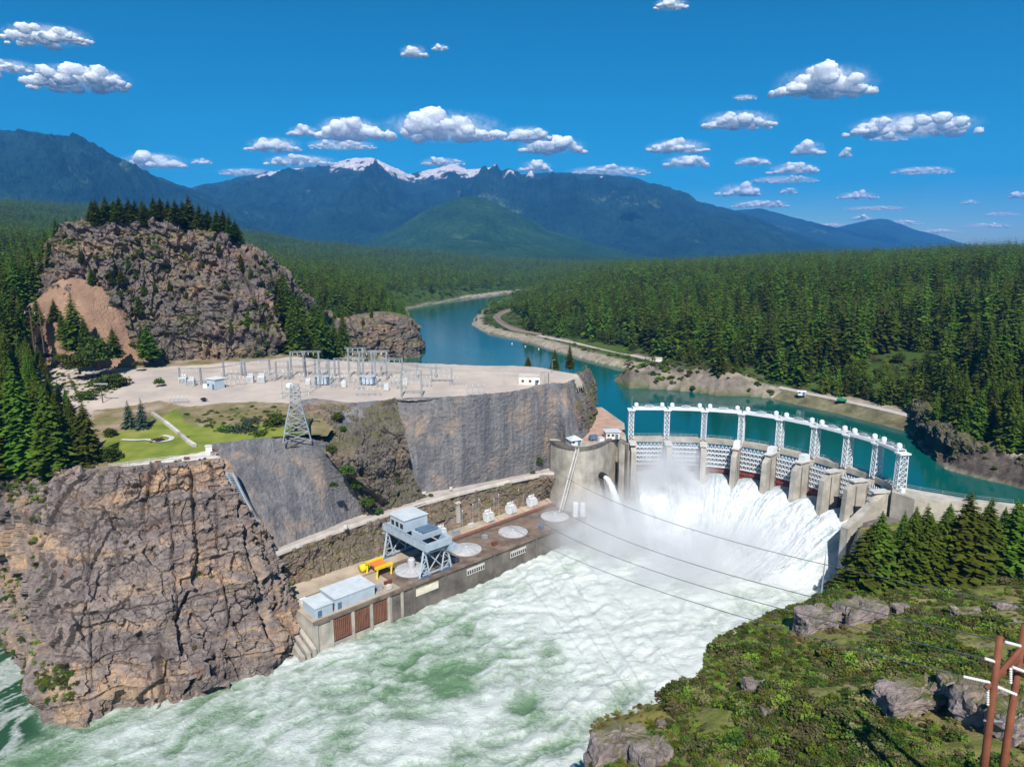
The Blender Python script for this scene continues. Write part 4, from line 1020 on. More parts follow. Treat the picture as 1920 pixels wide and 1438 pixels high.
tree_py(120, 640, 580, 302, 'conifer left of the tall scree conifer', crown=CON[2], wide=1.4)
tree_py(143, 655, 546, 300, 'tall conifer rising out of the scree slope', crown=CON[1], wide=1.35)
tree_py(104, 602, 558, 306, 'short conifer on the scree beside the taller conifer', crown=CON[3], wide=1.5)
tree_py(160, 640, 590, 298, 'lower conifer at the right side of the tall scree conifer', crown=CON[2], wide=1.4)
tree_py(280, 668, 606, 312, 'lone bushy conifer at the foot of the knob above the switchyard', crown=CON[3], wide=1.6)
tree_py(267, 655, 600, 316, 'slim conifer just left of the lone bushy conifer', crown=CON[0], wide=1.2)
def bush_py(x, y, r, Y, label, **kw):
    b = PY(x, y, Y); return bush((b[0], b[1], b[2] - 0.3), r, label, **kw)
def bush_px(x, y, r, label, z=None, **kw):
    b = P(x, y, 52); z = bench_z(b[0], b[1]) if z is None else z
    b = P(x, y, z); return bush((b[0], b[1], z - 0.2), r, label, **kw)
bush_px(185, 692, 9.5, 'big round broadleaf tree below the scree slope', crown=TREEB[0], name='broadleaf_tree', cat='tree', trunk=BTRK, hz=1.0)
bush_px(150, 700, 7.0, 'lower broadleaf tree left of the big round one', crown=TREEB[1], name='broadleaf_tree', cat='tree', trunk=BTRK, hz=0.8)
bush_px(218, 715, 5.5, 'dense green bush right of the road bend', hz=0.9)
bush_px(196, 722, 6.0, 'broad green bush beside the road bend below the round tree', hz=1.0)
bush_px(160, 742, 5.0, 'yellowish bush at the edge of the gravel road', hz=0.6)
bush_px(120, 672, 5.0, 'pale green bush at the left foot of the scree', hz=0.6)
bush_px(95, 668, 4.0, 'low light bush under the twin wooden poles', hz=0.6)
bush_px(298, 717, 2.6, 'small round bush alone at the switchyard corner', hz=1.1)
bush_px(382, 748, 1.5, 'tiny brown bush at the front edge of the gravel pad', crown=PURP)
bush_py(258, 683, 2.6, 304, 'small bush at the bottom of the scree slope')
tree_px(243, 803, 748, 51.2, 'left of the two pale spruces on the lawn', crown=SPR, name='spruce_tree')
tree_px(268, 806, 744, 51.0, 'right of the two pale spruces on the lawn', crown=SPR, wide=0.95, name='spruce_tree')
bush_px(212, 868, 4.2, 'leafy young tree at the left end of the cliff-top lawn', crown=TREEB[0], name='broadleaf_tree', cat='tree', trunk=BTRK, hz=0.85)
bush_px(208, 822, 2.6, 'small slender tree at the back left of the lawn', crown=TREEB[1], name='broadleaf_tree', cat='tree', trunk=BTRK, hz=1.0)
bush_px(297, 829, 3.2, 'dark purple bush in the middle of the lawn', crown=PURP)
bush_px(350, 822, 1.8, 'brown purple bush beside the fence on the lawn', crown=PURP)
bush_px(455, 808, 5.4, 'grey green willow bush on the bank below the switchyard', crown=WIL, hz=0.9)
bush_px(488, 815, 3.6, 'darker bush at the right of the grey willow', hz=0.8)
bush_px(425, 806, 4.0, 'low green bush at the left of the grey willow', hz=0.6)
bush_px(518, 795, 4.4, 'bright green bush left of the lattice tower', hz=1.3)
bush_px(470, 790, 3.6, 'dry olive bush at the top of the bank', crown=WIL, hz=0.7)
def on_px(x, y, z): return P(x, y, z)
for x, y, z, r, lab in [(652, 880, 41, 2.9, 'bright green bush on the ridge of the lower rock wall'), (628, 905, 38, 1.6, 'small olive bush on the face of the lower rock wall'), (668, 905, 35, 2.4, 'green bush just below the ridge of the rock wall'), (690, 938, 28, 2.8, 'largest green bush in the brown gully'), (712, 955, 24, 2.0, 'bush at the bottom of the gully beside the road'), (737, 880, 34, 1.7, 'small bush beside the white stones of the gully'), (748, 898, 30, 1.8, 'low bush under the white stones of the gully'), (635, 778, 54, 2.6, 'dark bush under the front edge of the gravel pad'), (645, 800, 51, 1.6, 'small green bush on the brown rock under the pad'), (622, 838, 48, 2.0, 'green bush at the top end of the lower rock wall'), (975, 872, 24, 1.9, 'upright bush at the foot of the tall grey wall'), (1010, 860, 27, 2.0, 'dark bush against the right end of the tall grey wall'), (1000, 884, 22.6, 1.6, 'low bush by the bend of the service road'), (808, 925, 23, 1.2, 'tiny bush beside the dark patch of the tall wall')]:
    b = P(x, y, z); bush((b[0], b[1] - 1.2, b[2] - 0.6), r, lab, hz=1.2)
tree_px(990, 699, 664, 54, 'single conifer behind the white control building', crown=CON[1], wide=1.5)
for x, y, z, r, lab in [(945, 700, 55, 2.4, 'round bush on the rear edge of the gravel pad'), (868, 698, 55, 2.0, 'small bush at the rear edge of the pad by the bus frames'), (1030, 697, 54, 2.6, 'bush right behind the white control building'), (1050, 703, 53, 2.2, 'low bush at the right of the control building'), (1062, 716, 54, 1.6, 'bush at the corner above the rock face end')]:
    b = P(x, y, z); bush((b[0], b[1], b[2] - 0.4), r, lab, hz=1.1)
tree_py(1068, 690, 640, 330, 'slim conifer on the bank at the right of the control building', crown=CON[0], wide=1.2)
tree_py(1040, 695, 652, 322, 'shorter conifer behind the control building bushes', crown=CON[2], wide=1.4)
# ---- firs in the right foreground beside the dam
for x, yb, yt, z, w, cr, lab in [(1625, 1106, 985, 34, 1.5, 3, 'broad fir in front of the fir nearest to the spillway'), (1740, 1114, 990, 34.5, 1.5, 1, 'broad lower fir in the middle of the foreground group'), (1820, 1116, 1000, 35, 1.5, 3, 'broad lower fir in front of the tallest foreground fir'), (1885, 1108, 940, 36, 1.4, 0, 'tall fir third from the right picture edge'), (1640, 1108, 962, 34, 1.25, 1, 'fir nearest to the spillway wall in the right foreground'), (1606, 1104, 1040, 34, 1.4, 3, 'short fir left of the fir nearest to the spillway'), (1700, 1112, 958, 34.3, 1.2, 0, 'second tall fir from the spillway wall'), (1722, 1108, 948, 34.3, 1.1, 2, 'slender fir in the middle of the foreground group'), (1757, 1110, 965, 34.6, 1.2, 3, 'dark thin fir in front of the concrete abutment'), (1798, 1112, 925, 35, 1.3, 1, 'tallest fir of the right foreground group'), (1838, 1110, 936, 35.4, 1.2, 0, 'fir just right of the tallest foreground fir'), (1870, 1104, 985, 36, 1.3, 3, 'lower fir near the right picture edge'), (1908, 1098, 968, 36.5, 1.4, 1, 'dark fir at the right picture edge beside the boom'), (1585, 1100, 1062, 34, 1.3, 2, 'smallest fir at the left end of the foreground group'), (1936, 1096, 950, 37, 1.3, 2, 'fir cut off by the right picture edge'), (1668, 1104, 1010, 34, 1.3, 2, 'half-height fir between the first two tall firs')]:
    tree_px(x, yb, yt - 6, z, lab, 'firs beside the dam', crown=CON[cr], wide=w * 1.35)

for i, (x, yb, yt) in enumerate([(1690, 1032, 955), (1712, 1022, 948), (1742, 1020, 960), (1775, 1012, 942), (1812, 1008, 950), (1848, 1004, 938), (1880, 1000, 948), (1908, 998, 940), (1660, 1050, 985)]):
    tree_px(x, yb, yt, 33.0, 'fir in the rear row directly below the right concrete abutment', 'firs below the abutment', crown=CON[i % 4], wide=1.5)
# ---- forests
def scatter(name, pts_, scl, rot, idx, protos, label, kind='stuff'):
    """one object whose points carry copies of the protos"""
    me = bpy.data.meshes.new(name); me.vertices.add(len(pts_)); me.vertices.foreach_set('co', np.asarray(pts_, np.float32).ravel())
    attr(me, 'scl', scl); attr(me, 'rot', rot)
    ai = me.attributes.new('idx', 'INT', 'POINT'); ai.data.foreach_set('value', np.asarray(idx, np.int32))
    o = link(name, me)
    ng = bpy.data.node_groups.new(name + '_nodes', 'GeometryNodeTree')
    ng.interface.new_socket('Geometry', in_out='INPUT', socket_type='NodeSocketGeometry')
    ng.interface.new_socket('Geometry', in_out='OUTPUT', socket_type='NodeSocketGeometry')
    gi = ng.nodes.new('NodeGroupInput'); go = ng.nodes.new('NodeGroupOutput'); jn = ng.nodes.new('GeometryNodeJoinGeometry')
    def named(nm, ty):
        q = ng.nodes.new('GeometryNodeInputNamedAttribute'); q.data_type = ty; q.inputs['Name'].default_value = nm; return q.outputs[0]
    sc_, ro_, ix_ = named('scl', 'FLOAT'), named('rot', 'FLOAT'), named('idx', 'INT')
    cx = ng.nodes.new('ShaderNodeCombineXYZ'); ng.links.new(ro_, cx.inputs[2])
    for k, po in enumerate(protos):
        cm = ng.nodes.new('FunctionNodeCompare'); cm.data_type = 'INT'; cm.operation = 'EQUAL'
        ng.links.new(ix_, cm.inputs[2]); cm.inputs[3].default_value = k
        oi = ng.nodes.new('GeometryNodeObjectInfo'); oi.inputs['Object'].default_value = po; oi.inputs['As Instance'].default_value = True; oi.transform_space = 'ORIGINAL'
        ip = ng.nodes.new('GeometryNodeInstanceOnPoints')
        ng.links.new(gi.outputs[0], ip.inputs['Points']); ng.links.new(cm.outputs[0], ip.inputs['Selection'])
        # the proto's own size is undone so that points carry absolute sizes
        ng.links.new(oi.outputs['Geometry'], ip.inputs['Instance']); ng.links.new(cx.outputs[0], ip.inputs['Rotation']); ng.links.new(sc_, ip.inputs['Scale'])
        ng.links.new(ip.outputs[0], jn.inputs[0])
    ng.links.new(jn.outputs[0], go.inputs[0])
    md = o.modifiers.new('scatter', 'NODES'); md.node_group = ng
    return tag(o, label, kind=kind)

NS = 300000
lnY = RNG.uniform(math.log(222), math.log(3300), NS); Yt = np.exp(lnY)
ut = RNG.uniform(-0.86, 0.84, NS); Xt = ut * Yt
zt_, inr_, dsh_, dp_, dr_ = valley_z(Xt, Yt)
pxt, pyt, _ = proj(np.stack([Xt, Yt, zt_], 1))
# wanted spacing grows with distance; sampling density per area of the draw is NS / (range * Y^2)
area_per = (1.70 * math.log(3300 / 222) * Yt ** 2) / NS
want = np.interp(Yt, [220, 500, 900, 1600, 3300], [46, 54, 68, 105, 190])
clear = fbm(np.stack([Xt / 120, Yt / 120, 0 * Xt], 1), 3, 401)
keep = (RNG.random(NS) < area_per / want * np.where(clear > 0.42, 0.25, 1.0)) & ~inr_
rb = pxt > 860
ROADL = [tuple(P(x, y, 34.6)[:2]) for x, y in [(955, 581), (935, 590), (928, 598), (940, 609), (970, 620), (1010, 629), (1070, 641), (1140, 656), (1200, 669), (1245, 680), (1300, 692), (1375, 708), (1450, 723), (1520, 738), (1600, 754), (1700, 777), (1790, 800)]]
droad = segdist(Xt, Yt, ROADL)
behind = pyt < np.interp(pxt, [930, 1010, 1140, 1245, 1375, 1520, 1700, 1760], [590, 629, 656, 680, 708, 738, 777, 1000])
keep &= np.where(rb, (dsh_ > 5) & (droad > 6 + 3 * RNG.random(NS)) & (behind | (pxt > 1690) | (RNG.random(NS) < 0.03)), dsh_ > 7)
keep &= ~((Xt < 60) & (Yt < 420) & (Xt > -260) & ~((Xt < -195) & (Yt > 330))) 
keep &= ~((Xt > -260) & (Xt < -95) & (Yt < 560))
keep &= ~((Yt < 300) & (Xt < 160)) & ((dp_ > 16) | (RNG.random(NS) < 0.12)) & ((dr_ > 3) | (RNG.random(NS) < 0.4))
keep &= ~((np.abs(pxt - 925) < 60) & (np.abs(pyt - 605) < 14))
Xt, Yt, zt_, pxt, pyt, dsh_ = [q[keep] for q in (Xt, Yt, zt_, pxt, pyt, dsh_)]
ht = (9 + 25 * RNG.random(len(Xt)) ** 1.0) * (1 + 0.25 * fbm(np.stack([Xt / 60, Yt / 60, 0 * Xt], 1), 2, 407)) * np.where((pxt > 860) & (Yt < 700), 1.18, 1.0) * np.interp(dsh_, [10, 60], [0.62, 1.0]) * np.interp(Yt, [300, 1500, 3300], [1.0, 0.95, 1.1])
vis = (pxt > -10) & (pxt < 1930) & (pyt < 1000)
order = np.argsort(-(ht / Yt) * vis)
ind = order[:120]; rest = np.ones(len(Xt), bool); rest[ind] = False
grp_r = 'conifers on the lower slope across the reservoir'
protoM = []
for j, k in enumerate(ind):
    right_ = pxt[k] > 860
    o = conifer((Xt[k], Yt[k], zt_[k] - 0.4), ht[k], 'dark conifer in the front ranks of the forest across the reservoir' if right_ else 'conifer in the forest behind the rocky knob', grp_r if right_ else 'conifers behind the knob', crown=MID[j % 3] if Yt[k] > 330 else CON[j % 4], wide=random.uniform(0.95, 1.25), trunk=True)
# two or three distant single trees lend their crowns to the far forest
def proto_from(crowns, spots):
    r = []
    for cmesh, (x, y, z, h, lab) in zip(crowns, spots):
        b = P(x, y, z); o = conifer((b[0], b[1], z - 0.3), h, lab, crown=cmesh, wide=1.1); r.append([c_ for c_ in o.children if c_.name.startswith('crown')][0])
    return r
PM = proto_from(MID, [(900, 592, 31.5, 15, 'conifer on the grassy point where the river bends'), (893, 604, 31, 10, 'small conifer at the tip of the grassy point'), (1366, 712, 36, 12, 'lone conifer at the right end of the rocky peninsula')])
PL = proto_from(LOW, [(912, 588, 32, 12, 'conifer at the back of the grassy point'), (1222, 684, 35, 14, 'conifer left of the small concrete block on the road'), (1210, 686, 35, 12, 'conifer beside the road above the peninsula')])
_b = P(1290, 700, 36); _o = bush((_b[0], _b[1], 36.0), 3.4, 'rounded light green tree beside the road above the rocky peninsula', crown=TREEB[1], name='broadleaf_tree', cat='tree', trunk=BTRK, hz=1.1)
PBL = [c_ for c_ in _o.children if c_.name.startswith('crown')][0]
rp = np.stack([Xt, Yt, zt_ - 0.4], 1)[rest]; rh = ht[rest]; ry = Yt[rest]
idx = RNG.integers(0, 3, len(rp)) + np.where(ry > 800, 3, 0)
bl = (RNG.random(len(rp)) < np.clip(0.07 + 0.25 * (fbm(rp / 90, 3, 405) > 0.3), 0, 1)) & (ry < 1500)
idx = np.where(bl, 6, idx); rh = np.where(bl, rh * 0.24, rh)
scatter('forest', rp, rh * 1.0, RNG.random(len(rp)) * 6.28, idx, PM + PL + [PBL], 'dense conifer forest covering the valley sides and far hills')
N_FOREST = len(rp)
# understorey bushes along the right bank
m = (dsh_ < 60) & (Yt < 900) & (pxt > 860)

# ---- shrubs covering the right hillside
NSH = 52000
hx = RNG.uniform(5, 135, NSH); hy = RNG.uniform(28, 205, NSH)
inf_ = inpoly(hx, hy, fpoly); df_ = segdist(hx, hy, [(2, 20)] + fedge); hz_ = FG(hx, hy)
pxh, pyh, dh = proj(np.stack([hx, hy, hz_], 1))
clump = fbm(np.stack([hx / 7, hy / 7, 0 * hx], 1), 4, 411)
ks = inf_ & (df_ > 0.4) & (pxh > 1080) & (pxh < 2000) & (pyh < 1560) & (RNG.random(NSH) < sstep(-0.95, 0.0, clump)) & (hy < 188)
ks &= ~inpoly(pxh, pyh, [(1480, 1175), (1500, 1140), (1660, 1130), (1640, 1185), (1490, 1215)]) & ~inpoly(pxh, pyh, [(1640, 1290), (1850, 1280), (1930, 1300), (1930, 1420), (1840, 1420), (1780, 1360), (1650, 1350)])
ks &= ~(inpoly(pxh, pyh, [(1105, 1370), (1110, 1325), (1180, 1305), (1265, 1310), (1260, 1345), (1190, 1370)]) & (RNG.random(NSH) < 0.93))
hx, hy, hz_, pyh = hx[ks], hy[ks], hz_[ks], pyh[ks]
hs = RNG.uniform(0.3, 1.25, len(hx)) ** 1.3 * (0.85 + 1.3 * sstep(0, 0.5, clump[ks]))
PB = []
for i, (x, y, r, lab) in enumerate([(1405, 1180, 1.6, 'leafy bush sticking up at the river edge of the hillside'), (1350, 1205, 1.5, 'bush on the lip of the hillside above the rapids'), (1790, 1385, 1.9, 'bright green bush between the flat boulder and the steel poles')]):
    z0 = 46
    for _ in range(8):
        b = P(x, y, z0); z0 = hill_at(b[0], b[1])
    o = bush((b[0], b[1], z0 - 0.2), r, lab, crown=SHR[i], name='shrub'); PB.append([c_ for c_ in o.children if c_.name.startswith('crown')][0])
gx_ = RNG.uniform(5, 135, 40000); gy_ = RNG.uniform(28, 190, 40000); gi_ = inpoly(gx_, gy_, fpoly) & (segdist(gx_, gy_, [(2, 20)] + fedge) > 0.3); gz_ = FG(gx_, gy_); pgx, pgy, _ = proj(np.stack([gx_, gy_, gz_], 1))
gi_ &= (pgx > 1090) & (pgx < 1990) & (pgy < 1520) & (RNG.random(40000) < 0.45)
DRY = bush_mesh('tuft_blades', 109, 10, 30, 0.12, 'drygrass', sq=(1, 1, 0.5), hollow=0.2)
z0 = 40
for _ in range(8): b = P(1205, 1340, z0); z0 = hill_at(b[0], b[1])
_o = bush((b[0], b[1], z0 - 0.1), 0.8, 'tuft of dry yellow grass on the knoll at the bank tip', crown=DRY, name='grass_tuft', cat='grass tuft'); PDR = [c_ for c_ in _o.children if c_.name.startswith('crown')][0]
scatter('dry_grass', np.stack([gx_, gy_, gz_ - 0.08], 1)[gi_], RNG.uniform(0.25, 0.75, gi_.sum()), RNG.random(gi_.sum()) * 6.28, np.zeros(gi_.sum()), [PDR], 'dry yellowish grass between the hillside shrubs')
scatter('shrubbery', np.stack([hx, hy, hz_ - 0.1], 1), hs, RNG.random(len(hx)) * 6.28, RNG.integers(0, 3, len(hx)), PB, 'low green shrubs covering the hillside in the right foreground')
# understorey on the forest edges
ux = RNG.uniform(-0.1, 0.85, 90000); uy = np.exp(RNG.uniform(math.log(225), math.log(950), 90000)); uxx = ux * uy
zu, inu, du_, dpu, dru = valley_z(uxx, uy)
ku = ~inu & (du_ > np.interp(uy, [220, 320, 420], [3, 8, 9])) & (segdist(uxx, uy, ROADL) > 5) & (du_ < 75) & (RNG.random(90000) < 0.12 * (uy / 500) * np.where(du_ < 16, 0.6, 1)) & ~((uy < 300) & (uxx < 160))
ku2 = ~inu & (dpu < 24) & (RNG.random(90000) < 0.07); ku |= ku2
scatter('undergrowth', np.stack([uxx, uy, zu - 0.2], 1)[ku], RNG.uniform(1.2, 3.2, ku.sum()), RNG.random(ku.sum()) * 6.28, RNG.integers(0, 3, ku.sum()), PB, 'light green undergrowth along the forest edge across the reservoir')
# scrub on the promontory top, cliff ledges and gully
sp = []
for (x, y, z, s_) in []: pass
bxs = RNG.uniform(-200, -40, 9000); bys = RNG.uniform(170, 300, 9000); bzs = BT(bxs, bys)
pxs, pys, _ = proj(np.stack([bxs, bys, bzs], 1))
kb_ = inpoly(bxs, bys - 2.5, bpoly) & ((inpoly(pxs, pys, [(-20, 905), (0, 870), (180, 865), (230, 885), (100, 905)]) & (RNG.random(9000) < 0.5)) | (inpoly(pxs, pys, [(340, 775), (470, 762), (560, 762), (575, 810), (480, 820), (380, 800)]) & (RNG.random(9000) < 0.28)) | (inpoly(pxs, pys, [(90, 740), (100, 665), (200, 680), (240, 720), (170, 760)]) & (RNG.random(9000) < 0.5)))
g = CLG.reshape(-1, 3); gn = grid_normals(CLG).reshape(-1, 3); gx, gy, _ = proj(g)
lm = fbm(g / 8, 3, 421) + 0.5 * np.abs(gn[:, 2])
kc = ((gx < 90) & (RNG.random(len(g)) < 0.012) & (lm > 0.15)) | (inpoly(gx, gy, [(62, 1240), (110, 1240), (150, 1270), (130, 1320), (75, 1310)]) & (RNG.random(len(g)) < 0.05)) | ((lm > 0.75) & (RNG.random(len(g)) < 0.003))
g2 = KNG.reshape(-1, 3); n2 = grid_normals(KNG).reshape(-1, 3); lm2 = fbm(g2 / 14, 3, 431) + 0.45 * n2[:, 2]; kg = (lm2 > 0.42) & (RNG.random(len(g2)) < 0.03) & (g2[:, 1] < 380)
allp = np.concatenate([np.stack([bxs, bys, bzs - 0.1], 1)[kb_], g[kc], g2[kg]])
alls = np.concatenate([RNG.uniform(0.4, 1.3, kb_.sum()), RNG.uniform(0.5, 1.3, kc.sum()), RNG.uniform(0.8, 2.0, kg.sum())])
scatter('scrub', allp, alls, RNG.random(len(allp)) * 6.28, RNG.integers(0, 3, len(allp)), PB, 'scattered green scrub on the ledges and slopes of the left bank')

# ================================================================== DAM
DZ = 35.0
dam = thing('arch_dam', 'curved concrete dam with spillway gates and white hoist towers', 'dam', (86, 250, 0))
tk = np.gradient(TOW, axis=0); tk /= np.linalg.norm(tk, axis=1, keepdims=True)
nk = np.stack([tk[:, 1], -tk[:, 0]], 1)
def dp3(k, along, d, z): return np.array([TOW[k, 0] + tk[k, 0] * along + nk[k, 0] * d, TOW[k, 1] + tk[k, 1] * along + nk[k, 1] * d, z])
def strip(d0, d1, z0, z1, n=64, lo=0, hi=8):
    tt = np.linspace(lo, hi, n); a = spline_t(TOW, Lk, tt); tg_ = np.gradient(a, axis=0); tg_ /= np.linalg.norm(tg_, axis=1, keepdims=True)
    m_ = np.stack([tg_[:, 1], -tg_[:, 0]], 1); mb = MB()
    o_ = [(a + m_ * d0), (a + m_ * d1)]
    vs = []
    for i in range(n): vs += [(*o_[0][i], z0), (*o_[1][i], z0), (*o_[1][i], z1), (*o_[0][i], z1)]
    fs = [(i * 4 + k, (i + 1) * 4 + k, (i + 1) * 4 + (k + 1) % 4, i * 4 + (k + 1) % 4) for i in range(n - 1) for k in range(4)]
    fs += [(0, 1, 2, 3), (4 * n - 1, 4 * n - 2, 4 * n - 3, 4 * n - 4)]
    return mb.add(vs, fs)
strip(-3.2, 1.6, -3, 20.2).build('arch_wall', MAT['conc_d'], dam)
strip(-4.6, -0.9, 33.9, 34.75).build('deck', MAT['concrete'], dam)
strip(-1.0, -0.6, 33.2, 35.3).build('parapet', MAT['concrete'], dam)
# handrail along the upstream deck edge
def rail_path(path, h, name, parent, mat, step=2.0, t_=0.07):
    m = MB(); path = np.array(path, float)
    for i in range(len(path) - 1):
        for hh_ in (h, h * 0.55): m.beam(path[i] + [0, 0, hh_], path[i + 1] + [0, 0, hh_], t_)
    for q in path: m.beam(q, q + np.array([0, 0, h]), t_)
    return m.build(name, mat, parent)
tt = np.linspace(0, 8, 57); a_ = spline_t(TOW, Lk, tt); tg_ = np.gradient(a_, axis=0); tg_ /= np.linalg.norm(tg_, axis=1, keepdims=True); mm = np.stack([tg_[:, 1], -tg_[:, 0]], 1)
rail_path([(*q, 34.7) for q in a_ - mm * 4.4], 1.1, 'handrail', dam, MAT['galv'])
for k in range(9):
    # pier with rounded nose, sloping downstream edge
    ends = (k == 0 or k == 8)
    w = 1.0; L1 = 10.0 if not ends else 9.0
    m = MB()
    prof = [(-3.4, 34.2), (3.6, 34.0), (L1 - 2.6, 33.4), (L1, 31.5), (L1 + 1.8, -3), (-3.4, -3)]
    vs = [dp3(k, -w, d, z) for d, z in prof] + [dp3(k, w, d, z) for d, z in prof]; nn_ = len(prof)
    m.add(vs, [tuple(range(nn_)), tuple(range(2 * nn_ - 1, nn_ - 1, -1))] + [(i, nn_ + i, nn_ + (i + 1) % nn_, (i + 1) % nn_) for i in range(nn_)])
    pr = m.build('pier', MAT['concrete'], dam)
    m = MB(); m.box(dp3(k, 0, 5.2, 34.05), (2.9, 5.6, 0.5), tk[k]); 
    m.build('pier_cap', MAT['conc_l'], pr)
    if 2 < k < 6:
        m = MB(); m.box(dp3(k, 0, 4.2, 34.56), (2.5, 3.4, 2.2), tk[k], 0.92); m.build('gate_arm_cover', MAT['white'], pr)
    # two darker upright strips on each flank
    m = MB()
    for sgn in (-1, 1):
        for d in (2.2, 6.5):
            m.box(dp3(k, sgn * (w + 0.03), d, 8), (0.10, 0.45, 24.5), tk[k])
    m.build('dark_strip', MAT['conc_d'], pr)
for k in range(8):
    pa_, pb_ = dp3(k, 1.2, 0.8, 0), dp3(k + 1, -1.2, 0.8, 0)
    ax = (pb_ - pa_)[:2]; L_ = np.linalg.norm(ax); ax = ax / L_; nrm = np.array([ax[1], -ax[0]])
    def gp(u, d, z): return np.array([pa_[0] + ax[0] * u + nrm[0] * d, pa_[1] + ax[1] * u + nrm[1] * d, z])
    zb_, zt2 = 20.4, 33.0
    m = MB(); m.hexa([gp(0, 0, zb_), gp(L_, 0, zb_), gp(L_, 0.25, zb_), gp(0, 0.25, zb_), gp(0, 0, zt2), gp(L_, 0, zt2), gp(L_, 0.25, zt2), gp(0, 0.25, zt2)])
    gate = m.build('gate', MAT['bluedark'], dam)
    nrow = 7; dz = (zt2 - zb_) / nrow
    for r_ in range(nrow):
        z = zb_ + (r_ + 0.35) * dz; mt = MAT['redgate'] if r_ < 2 else MAT['white']
        m = MB(); m.beam(gp(0.1, 1.0, z), gp(L_ - 0.1, 1.0, z), 0.35, 0.42); m.beam(gp(0.1, 0.45, z), gp(L_ - 0.1, 0.45, z), 0.3, 0.18)
        for i in range(8):
            u0, u1 = L_ * i / 8 + 0.1, L_ * (i + 1) / 8 - 0.05
            m.beam(gp(u0, 0.95, z), gp((u0 + u1) / 2, 0.95, z + dz * 0.92), 0.16); m.beam(gp((u0 + u1) / 2, 0.95, z + dz * 0.92), gp(u1, 0.95, z), 0.16)
        m.build('girder', mt, gate)
for k in range(9):
    tw = None
    m = MB(); m.lattice(dp3(k, 0, -1.7, 34.7), dp3(k, 0, -1.7, 46.3), 1.9, 1.9, 6, 0.15, tk[k], 3.2, 2.6)
    tower = m.build('tower', MAT['white'], dam)
    for sgn in (-1, 1):
        m = MB()
        # hoist drum housing: rounded body on a frame
        c = dp3(k, sgn * 2.0, -1.7, 47.7)
        if (k == 0 and sgn < 0) or (k == 8 and sgn > 0): continue
        m.lathe(c, [(0.8, 0), (0.9, 0.2), (0.9, 1.1), (0.7, 1.55), (0.25, 1.75)], 12)
        m.build('hoist_housing', MAT['white'], tower, smooth=True)
    m = MB(); m.box(dp3(k, 0, -1.7, 46.3), (3.0, 3.8, 0.5), tk[k]); m.build('tower_head', MAT['white'], tower)
    m = MB(); m.tube([dp3(k, 0.2, -1.7, 46.8), dp3(k, 0.2, -1.7, 52 if k == 0 else 49.5)], 0.06, 5); m.build('antenna_mast', MAT['galv'], tower)
for k in range(8):
    m = MB()
    for d in (-3.1, -0.4): m.beam(dp3(k, 0.5, d, 47.05), dp3(k + 1, -0.5, d, 47.05), 0.3, 0.85)
    m.beam(dp3(k, 0.5, -1.75, 47.58), dp3(k + 1, -0.5, -1.75, 47.58), 2.6, 0.12)
    br = m.build('bridge_girder', MAT['white'], dam)
    q = (dp3(k, 0, -1.7, 0) + dp3(k + 1, 0, -1.7, 0)) / 2
    m = MB(); m.box((q[0], q[1], 47.7), (1.7, 1.2, 0.9), tk[k]); m.tube([(q[0] - tk[k, 0] * 1.8, q[1] - tk[k, 1] * 1.8, 48.1), (q[0] + tk[k, 0] * 1.8, q[1] + tk[k, 1] * 1.8, 48.1)], 0.28, 8)
    m.build('hoist_motor', MAT['galv'], br)
    rail_path([dp3(k, 2.4, -3.2, 47.6) * (1 - f_) + dp3(k + 1, -2.4, -3.2, 47.6) * f_ for f_ in np.linspace(0, 1, 6)], 1.0, 'handrail', br, MAT['galv'], t_=0.05)
# left gravity section with round bastion
tp = [P(1033, 826, DZ), P(1050, 834, DZ), P(1072, 839, DZ), P(1097, 840, DZ), P(1122, 834, DZ), P(1143, 824, DZ), P(1158, 816, DZ)]
curve = spline([q for q in tp], 26)
wpoly = [tuple(q[:2]) for q in curve] + [(46.2, 270.5), (46.6, 274), (50, 300), (44, 332), (20, 330), (13, 292)]
m = MB(); m.prism(wpoly, -3, 34.6); m.build('bastion_wall', MAT['concrete'], dam)
m = MB()
cc = np.array(wpoly); cen = cc[:26].mean(0)
m.prism([tuple(q + (q - cen) / np.linalg.norm(q - cen) * 0.35) for q in cc[:26]] + [tuple(q + (cen - q) * 0.25) for q in cc[25::-1][:26]], 34.1, 35.15); m.build('bastion_parapet', MAT['conc_d'], dam)
for i, s_ in enumerate((0.2, 1.9, 3.6)):
    b0 = np.array([43.2, 268.3]) + np.array([0.78, 0.62]) * s_
    m = MB(); m.box((b0[0] + 0.6, b0[1] - 1.6, -3), (1.0, 2.0, 37), (0.78, 0.62)); m.build('buttress', MAT['concrete' if i != 1 else 'conc_d'], dam)
m = MB(); wl = [tuple(q) for q in wpoly[26:]] ; red = [(24, 268), (36, 268), (45.5, 276), (49, 300), (43, 331), (21, 329), (14.5, 292), (18, 274)]
m.add([(x, y, 34.62) for x, y in red], [tuple(range(len(red)))]); m.build('paved_yard', simple('red_soil', (0.46, 0.30, 0.23), 0.95, var=0.25, sc=0.2), dam)
